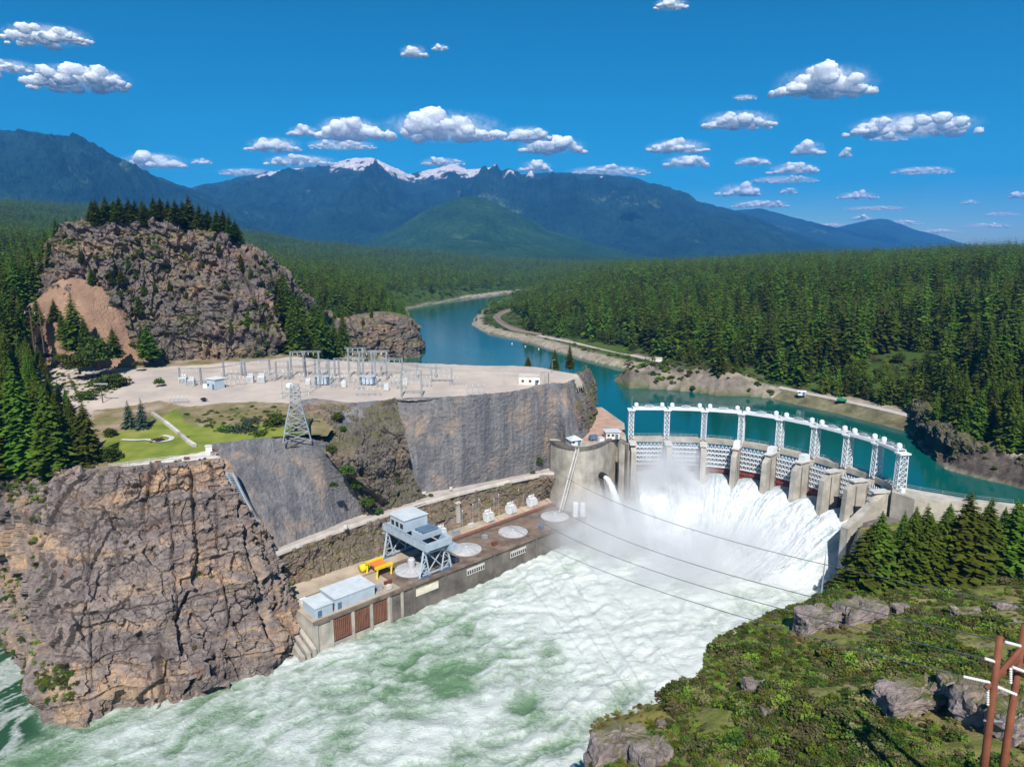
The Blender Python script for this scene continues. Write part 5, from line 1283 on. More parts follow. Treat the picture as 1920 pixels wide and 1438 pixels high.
# outlet pipe and its jet
ob = np.array([36.4, 262.0, 22.4]); od = np.array([0.45, -0.89, -0.05]); od /= np.linalg.norm(od)
m = MB(); m.tube([ob - od * 2, ob + od * 0.6], 1.35, 14); outlet = m.build('outlet_pipe', MAT['darkgap'], dam)
pj = []
for i in range(22):
    t_ = i / 21 * 1.75; pj.append(ob + od * (0.4 + 7.2 * t_) + np.array([0, 0, -4.9 * t_ * t_ * 1.15]))
m = MB(); m.tube(pj, [0.85 + 0.055 * i for i in range(22)], 12)
jv = np.array(m.v); jv += 0.28 * np.stack([fbm(jv / 1.1, 3, 441), fbm(jv / 1.1, 3, 442), fbm(jv / 1.1, 3, 443)], 1) * 1.4; m.v = [tuple(q) for q in jv]
o = m.build('water_jet', MAT['fall'], None, smooth=True); tag(o, kind='structure')
# steel stair down the bastion
m = MB(); s0, s1 = np.array([25.2, 257.2, 35.0]), np.array([18.8, 253.5, 11.0])
sd_ = np.array([0.4, -0.3, 0])
for off in (-0.7, 0.7):
    e = np.array([0.85, 0.5, 0]) * off; m.beam(s0 + e, s1 + e, 0.16, 0.35); m.beam(s0 + e + [0, 0, 1.1], s1 + e + [0, 0, 1.1], 0.09)
for i in range(40):
    q = s0 + (s1 - s0) * (i + 0.5) / 40; m.beam(q - np.array([0.6, 0.35, 0]), q + np.array([0.6, 0.35, 0]), 0.35, 0.08)
st = thing('steel_stairway', 'long pale steel stairway running down the round concrete bastion', 'stairway', (18.8, 253.5, 11)); m.build('flight', MAT['conc_l'], st)
m = MB(); [m.beam(s0 + (s1 - s0) * f_ , s0 + (s1 - s0) * f_ + np.array([0, 1.5, -0.2]), 0.15) for f_ in (0.05, 0.3, 0.55, 0.8, 0.97)]; m.build('bracket', MAT['galv'], st)

def shed(name, label, c, size, ax, wall, roof, roof_type='flat', doors=1, windows=2, cat='building', over=0.35, rise=1.0):
    """small building: walls, roof, door and windows"""
    o = thing(name, label, cat, c); a = np.array([ax[0], ax[1], 0.0]); a /= np.linalg.norm(a); b = np.array([-a[1], a[0], 0]); c = np.array(c, float)
    w, d, h = size
    m = MB(); m.box(c, size, ax); m.build('wall', wall, o)
    m = MB()
    if roof_type == 'flat': m.box(c + [0, 0, h], (w + 2 * over, d + 2 * over, 0.3), ax)
    elif roof_type == 'hip': m.box(c + [0, 0, h], (w + 2 * over, d + 2 * over, rise), ax, 0.15)
    else:
        p_ = [c + s1_ * a * (w / 2 + over) + s2_ * b * (d / 2 + over) + np.array([0, 0, h + 0.01]) for s1_ in (-1, 1) for s2_ in (-1, 1)]
        r0, r1 = c - a * (w / 2 + over) + [0, 0, h + rise], c + a * (w / 2 + over) + [0, 0, h + rise]
        m.add([p_[0], p_[1], p_[2], p_[3], r0, r1], [(0, 2, 5, 4), (1, 4, 5, 3), (0, 4, 1), (2, 3, 5), (0, 1, 3, 2)])
    m.build('roof', roof, o)
    for i in range(doors):
        m = MB(); q = c - b * (d / 2 + 0.03) + a * (w * (0.28 - 0.56 * i)); m.box(q, (1.2, 0.1, 2.1), ax); m.build('door', MAT['bluedark'], o)
    for i in range(windows):
        m = MB(); q = c - b * (d / 2 + 0.03) + a * (w * (-0.32 + 0.32 * i)) + [0, 0, 1.2]; m.box(q, (1.0, 0.1, 0.9), ax); m.build('window', MAT['glass'], o)
    return o
shed('valve_house', 'small white hut with pale hipped roof on the round bastion', (24.6, 265.0, 34.65), (4.2, 4.2, 2.3), (0.9, 0.35), MAT['white'], MAT['roofblue'], 'hip', windows=1, over=0.6, rise=1.4)
shed('gate_house', 'flat-roofed pale house at the left end of the spillway', (40.8, 275.0, 34.65), (5.6, 4.4, 2.9), (0.95, 0.1), MAT['offwhite'], MAT['roofblue'], 'flat', over=0.5)
o = thing('control_cabinet', 'small white cabinet in front of the flat-roofed gate house', 'cabinet', (35.6, 268.6, 34.65)); m = MB(); m.box((35.6, 268.6, 34.65), (2.2, 1.6, 1.9), (0.9, 0.4)); m.build('body', MAT['white'], o); m = MB(); m.box((35.6, 268.6, 36.56), (2.4, 1.8, 0.15), (0.9, 0.4)); m.build('lid', MAT['conc_l'], o)
o = thing('parked_van', 'dark van parked beside the flat-roofed gate house', 'van', (33.2, 271.5, 34.65))
m = MB(); m.box((33.2, 271.5, 35.0), (4.2, 1.9, 1.0), (0.9, 0.4)); m.box((32.9, 271.4, 36.0), (3.2, 1.75, 0.9), (0.9, 0.4), 0.88); m.build('body', MAT['bluedark'], o)
for i, (u, v) in enumerate([(-1.3, -0.9), (1.3, -0.9), (-1.3, 0.9), (1.3, 0.9)]):
    m = MB(); q = np.array([33.2 + 0.914 * u - 0.406 * v, 271.5 + 0.406 * u + 0.914 * v, 35.0]); m.tube([q - [-0.04, 0.1, 0], q + [-0.04, 0.1, 0]], 0.35, 10); m.build('wheel', MAT['tyre'], o)

# right abutment and training wall
rab = thing('concrete_abutment', 'pale concrete abutment and wing wall at the right end of the dam', 'dam abutment', (126, 208, 20))
m = MB(); m.prism([(120.5, 209.5), (124.5, 216), (130, 211), (140, 204.0), (152, 199), (151, 196.5), (141, 199.5), (131, 201.0), (124, 203)], 12, 34.9); m.build('deck_block', MAT['concrete'], rab)
e0, e1 = np.array([119.5, 212.3]), np.array([104.5, 205.5]); ee = e1 - e0; en = np.array([ee[1], -ee[0]]) / np.linalg.norm(ee)
m = MB()
m.hexa([(*(e0 - en * 1.3), -3), (*(e1 - en * 1.3), -3), (*(e1 + en * 1.3), -3), (*(e0 + en * 1.3), -3), (*(e0 - en * 1.3), 34.3), (*(e1 - en * 1.3), 24.5), (*(e1 + en * 1.3), 24.5), (*(e0 + en * 1.3), 34.3)])
m.build('training_wall', MAT['concrete'], rab)
m = MB(); m.prism([(119, 209), (124, 203.5), (117, 199), (109, 203.5)], -3, 27); m.build('wing_wall', MAT['conc_d'], rab)
rail_path([(124.5, 215.6, 34.9), (130, 210.7, 34.9), (135, 207.0, 34.9), (140, 203.8, 34.9), (146, 201.3, 34.9), (151.5, 199, 34.9)], 1.2, 'handrail', rab, MAT['galv'])
m = MB(); m.box((123.5, 209.3, 34.9), (1.6, 1.2, 1.3), (1, 0.3)); m.build('switch_box', MAT['white'], rab)

# floating orange boom
bo = thing('floating_boom', 'orange floating boom on the reservoir at the right edge', 'boom', P(1845, 957, 30))
path = spline([P(1838, 958, 30.1), P(1870, 958, 30.1), (*P(1900, 952, 30.1),), P(1935, 944, 30.1), P(1990, 930, 30.1)], 15)
for i in range(14):
    m = MB(); d_ = path[i + 1] - path[i]; m.tube([path[i] + d_ * 0.05, path[i + 1] - d_ * 0.05], 0.42, 8); m.build('float', MAT['orange'], bo, smooth=True)

# ================================================================== POWERHOUSE
PHL = 113.0
ph = thing('powerhouse', 'long low concrete powerhouse along the foaming river', 'powerhouse', F0)
def ph_box(s0, s1, n0, n1, z0, z1):
    return [phl(s0, n0, z0), phl(s1, n0, z0), phl(s1, n1, z0), phl(s0, n1, z0), phl(s0, n0, z1), phl(s1, n0, z1), phl(s1, n1, z1), phl(s0, n1, z1)]
def pb(s0, s1, n0, n1, z0, z1, name, mat, parent=None, label=None):
    return MB().hexa(ph_box(s0, s1, n0, n1, z0, z1)).build(name, mat, parent or ph, label=label)
pb(0, 25, 0.4, 25.5, -3, 9.3, 'wall', MAT['concrete'])
pb(25, PHL, 0.4, 25.5, -3, 9.302, 'wall', MAT['conc_d'], label='dark water-stained river wall')
pb(-0.3, PHL + 0.3, -0.15, 0.75, 8.9, 9.75, 'coping', MAT['wetdeck'])
pb(-0.2, 29, 0.8, 15.8, 9.31, 9.42, 'deck_slab', MAT['deck'])
pb(-0.2, 36, 16.0, 25.4, 9.31, 9.44, 'deck_slab', MAT['deck'])
pb(29.05, PHL, 0.8, 17.0, 9.31, 9.40, 'deck_slab', MAT['wetdeck'])
pb(36.05, PHL + 6, 17.3, 25.4, 9.31, 9.60, 'deck_slab', MAT['deck'])
pb(0, 48, 15.75, 16.05, 9.43, 9.52, 'crane_rail', MAT['rail'])
for (n_, c_) in ((17.1, 'rail'), (18.4, 'redgate')):
    pb(48, PHL + 3, n_, n_ + 0.45, 9.62, 10.25, 'pipe_duct', MAT['rail'] if c_ == 'rail' else simple('red_brown_pipe', (0.33, 0.13, 0.10), 0.7))
for s_ in (0.3, 5.0, 11.7, 17.8, 23.8, 28.5, 33.0, 45.0, 66.0, 86.0):
    pb(s_ - 0.4, s_ + 0.4, -0.05, 0.42, -3, 8.88, 'pilaster', MAT['concrete'] if s_ < 30 else MAT['conc_d'])
for i, (a0, a1) in enumerate([(5.6, 11.1), (12.3, 17.2), (18.4, 23.2)]):
    gr = pb(a0, a1, 0.28, 0.42, 1.6, 8.4, 'grille', MAT['darkgap'])
    k = 0; m_ = (a1 - a0) / 9
    for j in range(9):
        m = MB(); m.hexa([phl(a0 + j * m_ + 0.06, 0.06, 2.0), phl(a0 + j * m_ + m_ * 0.72, 0.06, 2.0), phl(a0 + j * m_ + m_ * 0.72, 0.27, 2.0), phl(a0 + j * m_ + 0.06, 0.27, 2.0), phl(a0 + j * m_ + 0.06, 0.06, 8.3), phl(a0 + j * m_ + m_ * 0.72, 0.06, 8.3), phl(a0 + j * m_ + m_ * 0.72, 0.27, 8.3), phl(a0 + j * m_ + 0.06, 0.27, 8.3)])
        m.build('bar', MAT['brown'], gr)
for i, (a0, a1) in enumerate([(33.6, 42.3), (54.0, 61.6), (73.5, 81.0)]):
    wst = pb(a0, a1, 0.2, 0.42, 5.2, 7.5, 'window_band', MAT['cream'] if i == 0 else MAT['conc_l'])
    k = 8
    for j in range(k):
        w_ = (a1 - a0) / k
        m = MB(); m.hexa([phl(*q) for q in [(a0 + j * w_ + 0.2, 0.12, 5.6), (a0 + (j + 1) * w_ - 0.2, 0.12, 5.6), (a0 + (j + 1) * w_ - 0.2, 0.23, 5.6), (a0 + j * w_ + 0.2, 0.23, 5.6), (a0 + j * w_ + 0.2, 0.12, 6.5 if i == 0 else 6.8), (a0 + (j + 1) * w_ - 0.2, 0.12, 6.5 if i == 0 else 6.8), (a0 + (j + 1) * w_ - 0.2, 0.23, 6.5 if i == 0 else 6.8), (a0 + j * w_ + 0.2, 0.23, 6.5 if i == 0 else 6.8)]])
        m.build('pane', MAT['offwhite'] if i == 0 else MAT['glass'], wst)
rail_path([phl(s_, 0.4, 9.75) for s_ in np.linspace(0, 36, 19)], 1.1, 'handrail', ph, MAT['galv'], t_=0.05)
for s_ in (38, 60.5, 82.5, 104.5):      # round pits the hatch covers sit in
    m = MB(); c = phl(s_, 8.6, 9.41); m.lathe(c, [(6.3, 0), (6.3, 0.25), (5.3, 0.25)], 36); m.build('hatch_curb', MAT['wetdeck'], ph)
for i, s_ in enumerate((38, 60.5, 82.5, 104.5)):
    c = phl(s_, 8.6, 9.67)
    o = thing('hatch_cover', ['round grey hatch cover under the gantry crane', 'round grey hatch cover just beyond the gantry crane', 'third round hatch cover from the gantry crane end', 'round hatch cover at the misty far end of the powerhouse'][i], 'hatch cover', c, 'round hatch covers')
    m = MB(); m.lathe(c, [(5.35, 0), (5.35, 0.28), (5.05, 0.4), (1.3, 1.05), (0.9, 1.05)], 40); m.build('lid', MAT['dull'], o)
    m = MB(); m.lathe(c + [0, 0, 1.05], [(0.9, 0), (0.9, 0.25), (0.5, 0.4)] if i else [(1.2, 0), (1.2, 2.6), (0.8, 3.1)], 18); m.build('hub', MAT['dull'], o, smooth=bool(i))
    for j in range(12):
        a = j * math.pi / 6; m = MB(); m.beam(c + np.array([5.1 * math.cos(a), 5.1 * math.sin(a), 0.47]), c + np.array([1.2 * math.cos(a), 1.2 * math.sin(a), 1.12]), 0.10, 0.10); m.build('rib', MAT['galv'], o)
# sheds on the deck
def ph_shed(name, label, s0, s1, n0, n1, h, wall, roof, cat='shed'):
    c = phl((s0 + s1) / 2, (n0 + n1) / 2, 9.42); o = thing(name, label, cat, c)
    m = MB(); m.hexa(ph_box(s0, s1, n0, n1, 9.42, 9.42 + h)); m.build('wall', wall, o)
    m = MB(); m.hexa(ph_box(s0 - 0.2, s1 + 0.2, n0 - 0.2, n1 + 0.2, 9.42 + h, 9.6 + h)); rf2 = m.build('roof', roof, o)
    for k in range(1, 6):
        s_ = s0 + (s1 - s0) * k / 6; m = MB(); m.hexa(ph_box(s_ - 0.05, s_ + 0.05, n0 - 0.15, n1 + 0.15, 9.61 + h, 9.68 + h)); m.build('seam', roof, rf2)
    m = MB(); m.hexa(ph_box(s0 + 0.8, s0 + 2.0, n0 - 0.06, n0 + 0.02, 9.42, 11.5)); m.build('door', MAT['bluedark'], o)
    return o
ph_shed('equipment_shed', 'large pale grey-blue flat shed on the powerhouse deck', 7.6, 20.6, 2.6, 11.2, 3.4, MAT['wallblue'], MAT['roofblue'])
ph_shed('storage_shed', 'smaller blue shed at the near end of the powerhouse deck', 1.2, 6.6, 2.2, 9.4, 3.0, MAT['wallblue'], MAT['roofblue'])
# gantry crane
CS0, CS1, CN0, CN1, GZ = 36.2, 48.2, 1.4, 21.8, 18.8
cr = thing('gantry_crane', 'blue-grey gantry crane straddling the powerhouse deck', 'crane', phl(42, 11, 9.5))
for n_ in (CN0, CN1):
    for s_ in (CS0, CS1):
        m = MB(); inw = 1.6 if s_ == CS0 else -1.6
        m.beam(phl(s_ - inw * 0.2, n_, 9.6), phl(s_ + inw, n_, GZ), 0.55); m.beam(phl(s_ + inw * 2.4, n_, 9.6), phl(s_ + inw * 1.2, n_, GZ), 0.42)
        m.beam(phl(s_, n_, 12.6), phl(s_ + inw * 2.1, n_, 12.6), 0.25); m.beam(phl(s_ + inw * 0.35, n_, 15.7), phl(s_ + inw * 1.7, n_, 15.7), 0.25)
        m.beam(phl(s_, n_, 12.6), phl(s_ + inw * 1.7, n_, 15.7), 0.2); m.beam(phl(s_ + inw * 2.3, n_, 9.8), phl(s_ + inw * 0.1, n_, 12.6), 0.2)
        leg = m.build('leg', MAT['bluesteel'], cr)
        m = MB(); m.hexa(ph_box(s_ - 0.6 + min(inw * 2.4, 0), s_ + 0.6 + max(inw * 2.4, 0), n_ - 0.35, n_ + 0.35, 9.45, 10.1)); m.build('bogie', MAT['bluedark'], leg)
    m = MB(); m.beam(phl(CS0 + 3, n_, 11.0), phl(CS1 - 3, n_, 17.5), 0.28); m.beam(phl(CS1 - 3, n_, 11.0), phl(CS0 + 3, n_, 17.5), 0.28); m.beam(phl(CS0 + 1, n_, 10.6), phl(CS1 - 1, n_, 10.6), 0.4); m.beam(phl(CS0 + 1, n_, 17.4), phl(CS1 - 1, n_, 17.4), 0.45)
    m.build('cross_brace', MAT['bluesteel'], cr)
for s_ in (CS0 + 1.6, CS1 - 1.6):
    m = MB(); m.hexa(ph_box(s_ - 0.5, s_ + 0.5, -0.8, 23.6, GZ, GZ + 2.5)); gi_ = m.build('girder', MAT['bluesteel'], cr)
    m = MB(); sg = -0.53 if s_ < 42 else 0.53
    for k in range(13): m.hexa(ph_box(s_ + sg - 0.05, s_ + sg + 0.05, -0.6 + k * 2.0 - 0.08, -0.6 + k * 2.0 + 0.08, GZ + 0.05, GZ + 2.45))
    m.build('stiffener', MAT['bluesteel'], gi_)
    rail_path([phl(s_ + sg * 1.5, n_, GZ + 2.5) for n_ in np.linspace(-0.6, 23.4, 10)], 1.0, 'handrail', gi_, MAT['bluedark'], t_=0.06)
pb(CS0 + 1.0, CS1 - 1.0, -0.9, 0.6, GZ + 0.3, GZ + 2.2, 'end_tie', MAT['bluesteel'], cr); pb(CS0 + 1.0, CS1 - 1.0, 22.6, 23.7, GZ + 0.3, GZ + 2.2, 'end_tie', MAT['bluesteel'], cr)
hs_ = pb(CS0 + 1.5, CS1 - 1.5, 11.5, 19.5, GZ + 2.6, GZ + 6.6, 'machine_house', MAT['wallblue'], cr)
pb(CS0 + 1.2, CS1 - 1.2, 11.2, 19.8, GZ + 6.6, GZ + 6.85, 'roof', MAT['roofblue'], hs_)
for k in range(3): pb(CS0 + 1.44, CS0 + 1.52, 12.3 + 2.5 * k, 13.9 + 2.5 * k, GZ + 3.6, GZ + 5.2, 'window', MAT['glass'], hs_)
tr2 = pb(CS0 + 2.2, CS1 - 2.2, 3.2, 8.6, GZ + 2.55, GZ + 4.2, 'trolley', MAT['bluesteel'], cr)
for k in range(3): m = MB(); m.tube([phl(CS0 + 3.0, 4 + 1.7 * k, GZ + 4.6), phl(CS1 - 3.0, 4 + 1.7 * k, GZ + 4.6)], 0.5, 10); m.build('drum', MAT['bluedark'], tr2)
pb(CS0 + 2.6, CS1 - 2.6, 1.0, 20, GZ - 0.5, GZ - 0.1, 'under_frame', MAT['bluedark'], cr)
m = MB()
for a_2, b_2 in (((CS0 + 4.5, 6), (CS0 + 4.5, 6)), ((CS1 - 4.5, 6), (CS1 - 4.5, 6))): m.beam(phl(a_2[0], a_2[1], GZ - 0.5), phl(a_2[0], a_2[1], 14.5), 0.12)
m.build('cable', MAT['wire'], cr); pb(CS0 + 4, CS1 - 4, 5.3, 6.7, 13.6, 14.6, 'hook_beam', MAT['bluedark'], cr)
pb(CS1 - 2.0, CS1 + 0.6, -1.6, 1.6, GZ - 2.2, GZ - 0.1, 'operator_cab', MAT['bluesteel'], cr); pb(CS0 + 0.5, CS1 - 0.5, CN1 + 0.6, CN1 + 2.0, GZ - 0.9, GZ - 0.7, 'catwalk', MAT['galv'], cr)
# loose equipment along the deck
for i, (s_, n_, w_, d_, h_, mt) in enumerate([(23.5, 5.0, 2.0, 1.4, 1.3, 'galv'), (25.8, 3.2, 1.4, 1.4, 1.1, 'conc_l'), (27.5, 6.2, 2.4, 1.0, 0.8, 'rust'), (52.5, 4.0, 1.8, 1.2, 1.0, 'galv'), (70.5, 5.2, 2.2, 1.2, 0.9, 'rust'), (71.5, 11.5, 1.6, 1.6, 1.2, 'galv'), (93.0, 4.5, 2.0, 1.2, 1.0, 'bluedark'), (3.0, 13.0, 1.8, 1.2, 1.2, 'white'), (66.0, 21.0, 2.6, 1.8, 1.6, 'galv'), (74.5, 22.5, 2.2, 1.8, 1.2, 'conc_l')]):
    c = phl(s_, n_, 9.62 if n_ > 17 else 9.42); o = thing('equipment_crate', 'small %s equipment crate standing on the powerhouse deck' % {'galv': 'grey', 'conc_l': 'pale', 'rust': 'rusty', 'bluedark': 'dark blue', 'white': 'white'}[mt], 'crate', c, 'crates on the powerhouse deck')
    m = MB(); m.box(c + [0, 0, 0.12], (w_, d_, h_), AX[:2], 0.97); m.build('body', MAT[mt], o); m = MB(); m.box(c + [0, 0, 0.121 + h_], (w_ * 1.05, d_ * 1.05, 0.1), AX[:2]); m.build('lid', MAT[mt], o)
    m = MB(); [m.box(c + AX * u * w_ * 0.35, (0.2, d_, 0.12), AX[:2]) for u in (-1, 1)]; m.build('skid', MAT['bark'], o)
# yellow and orange lifting frame beside the crane
c = phl(29.5, 14.5, 9.45); yl = thing('lifting_frame', 'yellow and orange lifting frame on the deck beside the gantry crane', 'lifting frame', c)
for s_ in (26.8, 32.0):
    for n_ in (11.2, 17.0):
        m = MB(); m.beam(phl(s_, n_, 9.45), phl(s_ + 0.3, n_, 12.6), 0.5); m.build('leg', MAT['yellow'], yl)
pb(26.4, 32.6, 10.9, 12.0, 12.4, 13.1, 'beam', MAT['yellow'], yl); pb(26.4, 32.6, 16.5, 17.5, 12.4, 13.1, 'beam', MAT['yellow'], yl)
pb(27.4, 31.6, 12.05, 16.4, 12.3, 12.9, 'platform', MAT['orange'], yl)
m = MB(); m.tube([phl(25.3, 18.6, 10.8), phl(27.9, 18.6, 10.8)], 1.3, 14); m.build('tank', MAT['yellow'], yl, smooth=True)
m = MB(); m.box(phl(30.5, 18.8, 9.45), (2.0, 1.8, 2.6), AX[:2]); m.build('engine_box', MAT['white'], yl)
# transformers on the rear ledge
def transformer(c, ax, k=1.0, label='', group=None, name='transformer'):
    o = thing(name, label, 'transformer', c, group); c = np.array(c, float); a = np.array([ax[0], ax[1], 0]) / np.hypot(*ax[:2]); b = np.array([-a[1], a[0], 0])
    m = MB(); m.box(c + [0, 0, 0.3 * k], (2.6 * k, 1.9 * k, 2.5 * k), ax); m.box(c + [0, 0, 2.8 * k], (2.8 * k, 2.1 * k, 0.2 * k), ax); m.build('tank', MAT['white'], o)
    for s_ in (-1, 1):
        m = MB()
        for j in range(5): m.box(c + a * (-1.0 + 0.5 * j) * k + b * s_ * 1.35 * k + [0, 0, 0.6 * k], (0.14 * k, 0.7 * k, 2.0 * k), ax)
        m.build('radiator', MAT['white'], o)
    for j in (-0.9, 0, 0.9):
        m = MB(); q = c + a * j * k + [0, 0, 3.0 * k]; m.lathe(q, [(0.16 * k, 0), (0.24 * k, 0.2 * k), (0.12 * k, 0.35 * k), (0.22 * k, 0.55 * k), (0.10 * k, 0.7 * k), (0.18 * k, 0.9 * k), (0.05 * k, 1.5 * k)], 8); m.build('bushing', MAT['tan_ins'], o)
    m = MB(); q = c + b * 0.6 * k + [0, 0, 3.5 * k]; m.tube([q - a * 1.1 * k, q + a * 1.1 * k], 0.34 * k, 10); m.build('conservator', MAT['white'], o, smooth=True)
    m = MB(); m.box(c, (3.2 * k, 2.6 * k, 0.3 * k), ax); m.build('plinth', MAT['concrete'], o)
    return o
for s_, lab in ((60.5, 'white transformer right behind the gantry crane'), (83.0, 'white transformer behind the second open hatch cover'), (94.5, 'middle white transformer of the three on the rear ledge'), (106.0, 'farthest white transformer on the rear ledge beside the bastion')):
    transformer(phl(s_, 22.6, 9.62), AX[:2], 1.15, lab, 'white transformers behind the powerhouse')
for i, s_ in enumerate((72, 77, 80, 87.5, 90, 98, 100.5, 103, 110, 113)):
    c = phl(s_, 24.6, 9.6); o = thing('bus_post', 'thin grey steel post among the transformers on the rear ledge', 'post', c, 'bus posts on the rear ledge')
    hgt_ = 6.0 + (i * 37 % 5) * 0.6
    m = MB(); m.tube([c, c + [0, 0, hgt_]], [0.12, 0.09], 6); m.build('pole', MAT['galv'], o)
    m = MB(); m.beam(c + [0, 0, hgt_ - 0.6] - AX * 0.8, c + [0, 0, hgt_ - 0.6] + AX * 0.8, 0.12); m.build('arm', MAT['galv'], o)
    m = MB(); m.lathe(c + [0, 0, hgt_], [(0.1, 0), (0.2, 0.2), (0.1, 0.4), (0.18, 0.6), (0.05, 0.9)], 8); m.build('insulator', MAT['tan_ins'], o)
# slender concrete frame on the slope (old take-off)
c = phl(71.5, 26.6, 11.0); o = thing('concrete_takeoff', 'pale concrete column standing against the slope behind the crane', 'column', c)
m = MB(); m.box(c, (1.6, 1.2, 7.5), AX[:2], 0.8); m.build('shaft', MAT['concrete'], o); m = MB(); m.box(c + [0, 0, 7.5], (2.0, 1.5, 0.5), AX[:2]); m.build('cap', MAT['conc_l'], o)
for i, (s_, n_) in enumerate(((110.3, 3.2), (112.6, 1.6))):
    c = phl(s_, n_, 9.42); o = thing('storage_tank', ['taller left one of the two upright white tanks at the far deck end', 'right one of the two upright white tanks at the far deck end'][i], 'tank', c, 'white tanks')
    m = MB(); m.lathe(c + [0, 0, 0.5], [(1.15, 0), (1.15, 5.2 - 0.4 * i), (0.9, 5.5 - 0.4 * i), (0.2, 5.65 - 0.4 * i)], 20); m.build('shell', MAT['white'], o, smooth=False); m = MB(); m.lathe(c, [(1.3, 0), (1.3, 0.5)], 20); m.build('base', MAT['concrete'], o)
# stepped retaining walls at the near end
rw = thing('retaining_wall', 'three stepped concrete ribs at the near end of the powerhouse', 'retaining wall', phl(-3, 12, 0))
for i, s_ in enumerate((-1.0, -2.7, -4.4)):
    h0, h1 = 10.2 - i * 0.5, 2.6 - 0.5 * i; m = MB()
    m.hexa([phl(s_ - 0.55, -0.8, -3), phl(s_ + 0.55, -0.8, -3), phl(s_ + 0.55, 24.5, -3), phl(s_ - 0.55, 24.5, -3), phl(s_ - 0.55, -0.8, h1), phl(s_ + 0.55, -0.8, h1), phl(s_ + 0.55, 24.5, h0), phl(s_ - 0.55, 24.5, h0)]); m.build('rib', MAT['concrete'], rw)
m = MB(); m.hexa([phl(-4.0, -0.6, -3), phl(-0.5, -0.6, -3), phl(-0.5, 24.3, -3), phl(-4.0, 24.3, -3), phl(-4.0, -0.6, 0.8), phl(-0.5, -0.6, 0.8), phl(-0.5, 24.3, 8.4), phl(-4.0, 24.3, 8.4)]); m.build('infill', MAT['conc_d'], rw)

# ================================================================== SWITCHYARD
def gantry(c, ax, w, h, label, group=None, beams=1, cabinet=False, mat='galv', nb=6, over=0.0, posts=3):
    """two lattice columns with braced beam(s), hanging insulators, optional blue cabinet"""
    o = thing('bus_gantry', label, 'bus gantry', c, group); c = np.array(c, float); a = np.array([ax[0], ax[1], 0.0]) / np.hypot(*ax[:2]); b = np.array([-a[1], a[0], 0])
    for s_ in (-1, 1):
        m = MB(); m.lattice(c + a * s_ * w / 2, c + a * s_ * w / 2 + [0, 0, h], 0.62, 0.45, nb, 0.085, ax); m.build('column', MAT[mat], o)
    for k in range(beams):
        z = h - k * h * 0.32; m = MB()
        p0, p1 = c - a * (w / 2 + over) + [0, 0, z], c + a * (w / 2 + over) + [0, 0, z]
        for dz_ in (0, -0.6):
            m.beam(p0 + [0, 0, dz_], p1 + [0, 0, dz_], 0.13)
        for i in range(10):
            q0, q1 = p0 + (p1 - p0) * i / 10, p0 + (p1 - p0) * (i + 1) / 10; m.beam(q0 + [0, 0, 0 if i % 2 else -0.6], q1 + [0, 0, -0.6 if i % 2 else 0], 0.09)
        bm = m.build('beam', MAT[mat], o)
        for i in range(posts):
            q = p0 + (p1 - p0) * (i + 0.5) / posts; m = MB(); m.lathe(q - [0, 0, 1.9], [(0.06, 0), (0.17, 0.2), (0.06, 0.35), (0.17, 0.55), (0.06, 0.7), (0.17, 0.9), (0.05, 1.25)], 7); m.build('insulator', MAT['tan_ins'], bm)
    if cabinet:
        for s_ in (-1, 1):
            m = MB(); m.box(c + a * s_ * w * 0.42 - b * 0.6, (0.5, 0.5, 3.6), ax); m.build('cabinet_leg', MAT['bluedark'], o)
        m = MB(); m.box(c - b * 0.6 + [0, 0, 3.6], (w * 1.05, 1.4, 0.6), ax); m.build('cabinet_beam', MAT['bluesteel'], o)
        for i in (-1, 0, 1):
            m = MB(); m.box(c + a * i * w * 0.24 - b * 0.5 + [0, 0, 0.5], (w * 0.18, 1.1, 2.3), ax); m.build('breaker', MAT['wallblue'], o)
    return o
def padp(x, y): 
    z = 56.0
    for _ in range(4): q = P(x, y, z); z = bench_z(q[0], q[1])
    return np.array([q[0], q[1], z])
AXS = (1.0, 0.03)
gantry(padp(605, 722), AXS, 5.6, 10.5, 'bus gantry with blue breaker cabinet left of the tallest gantry', beams=2, cabinet=True)
gantry(padp(690, 722), AXS, 6.2, 14.0, 'tallest bus gantry with wide top beam over a blue cabinet', beams=2, cabinet=True, over=4.0, posts=5)
gantry(padp(772, 744), AXS, 7.6, 10.0, 'open bus gantry standing at the very front edge of the pad', beams=2)
gantry(padp(828, 718), AXS, 8.5, 6.5, 'low wide bus gantry at the right of the switchyard', beams=2, posts=4)
gantry(padp(358, 722), AXS, 8.5, 7.2, 'leftmost portal gantry of the switchyard', posts=3)
gantry(padp(560, 706), AXS, 6.0, 11.0, 'slim portal gantry behind the lattice tower', beams=2)
gantry(padp(650, 706), AXS, 10.0, 8.0, 'rear portal gantry between the two cabinet gantries', beams=1, posts=4)
gantry(padp(735, 704), AXS, 9.0, 7.5, 'rear portal gantry right of the tallest gantry', beams=1, posts=4)
gantry(padp(625, 716), AXS, 5.0, 9.0, 'narrow gantry between the two blue-cabinet gantries', beams=2)
gantry(padp(712, 712), AXS, 6.0, 12.5, 'tall gantry just right of the tallest gantry', beams=2, over=1.5, posts=4)
gantry(padp(668, 708), AXS, 6.0, 13.0, 'tall gantry just left of the tallest gantry', beams=2, over=1.5, posts=4)
gantry(padp(585, 708), AXS, 6.5, 11.5, 'tall gantry left of the first blue-cabinet gantry', beams=2, over=1.0, posts=4)
gantry(padp(800, 708), AXS, 8.0, 6.0, 'low rear gantry between the front-edge gantry and the low wide one', beams=1, posts=3)
gantry(padp(530, 712), AXS, 5.0, 8.0, 'small gantry left of the lattice tower top', beams=2)
gantry(padp(440, 706), AXS, 9.0, 6.5, 'low rear gantry right of the relay house', beams=1, posts=3)
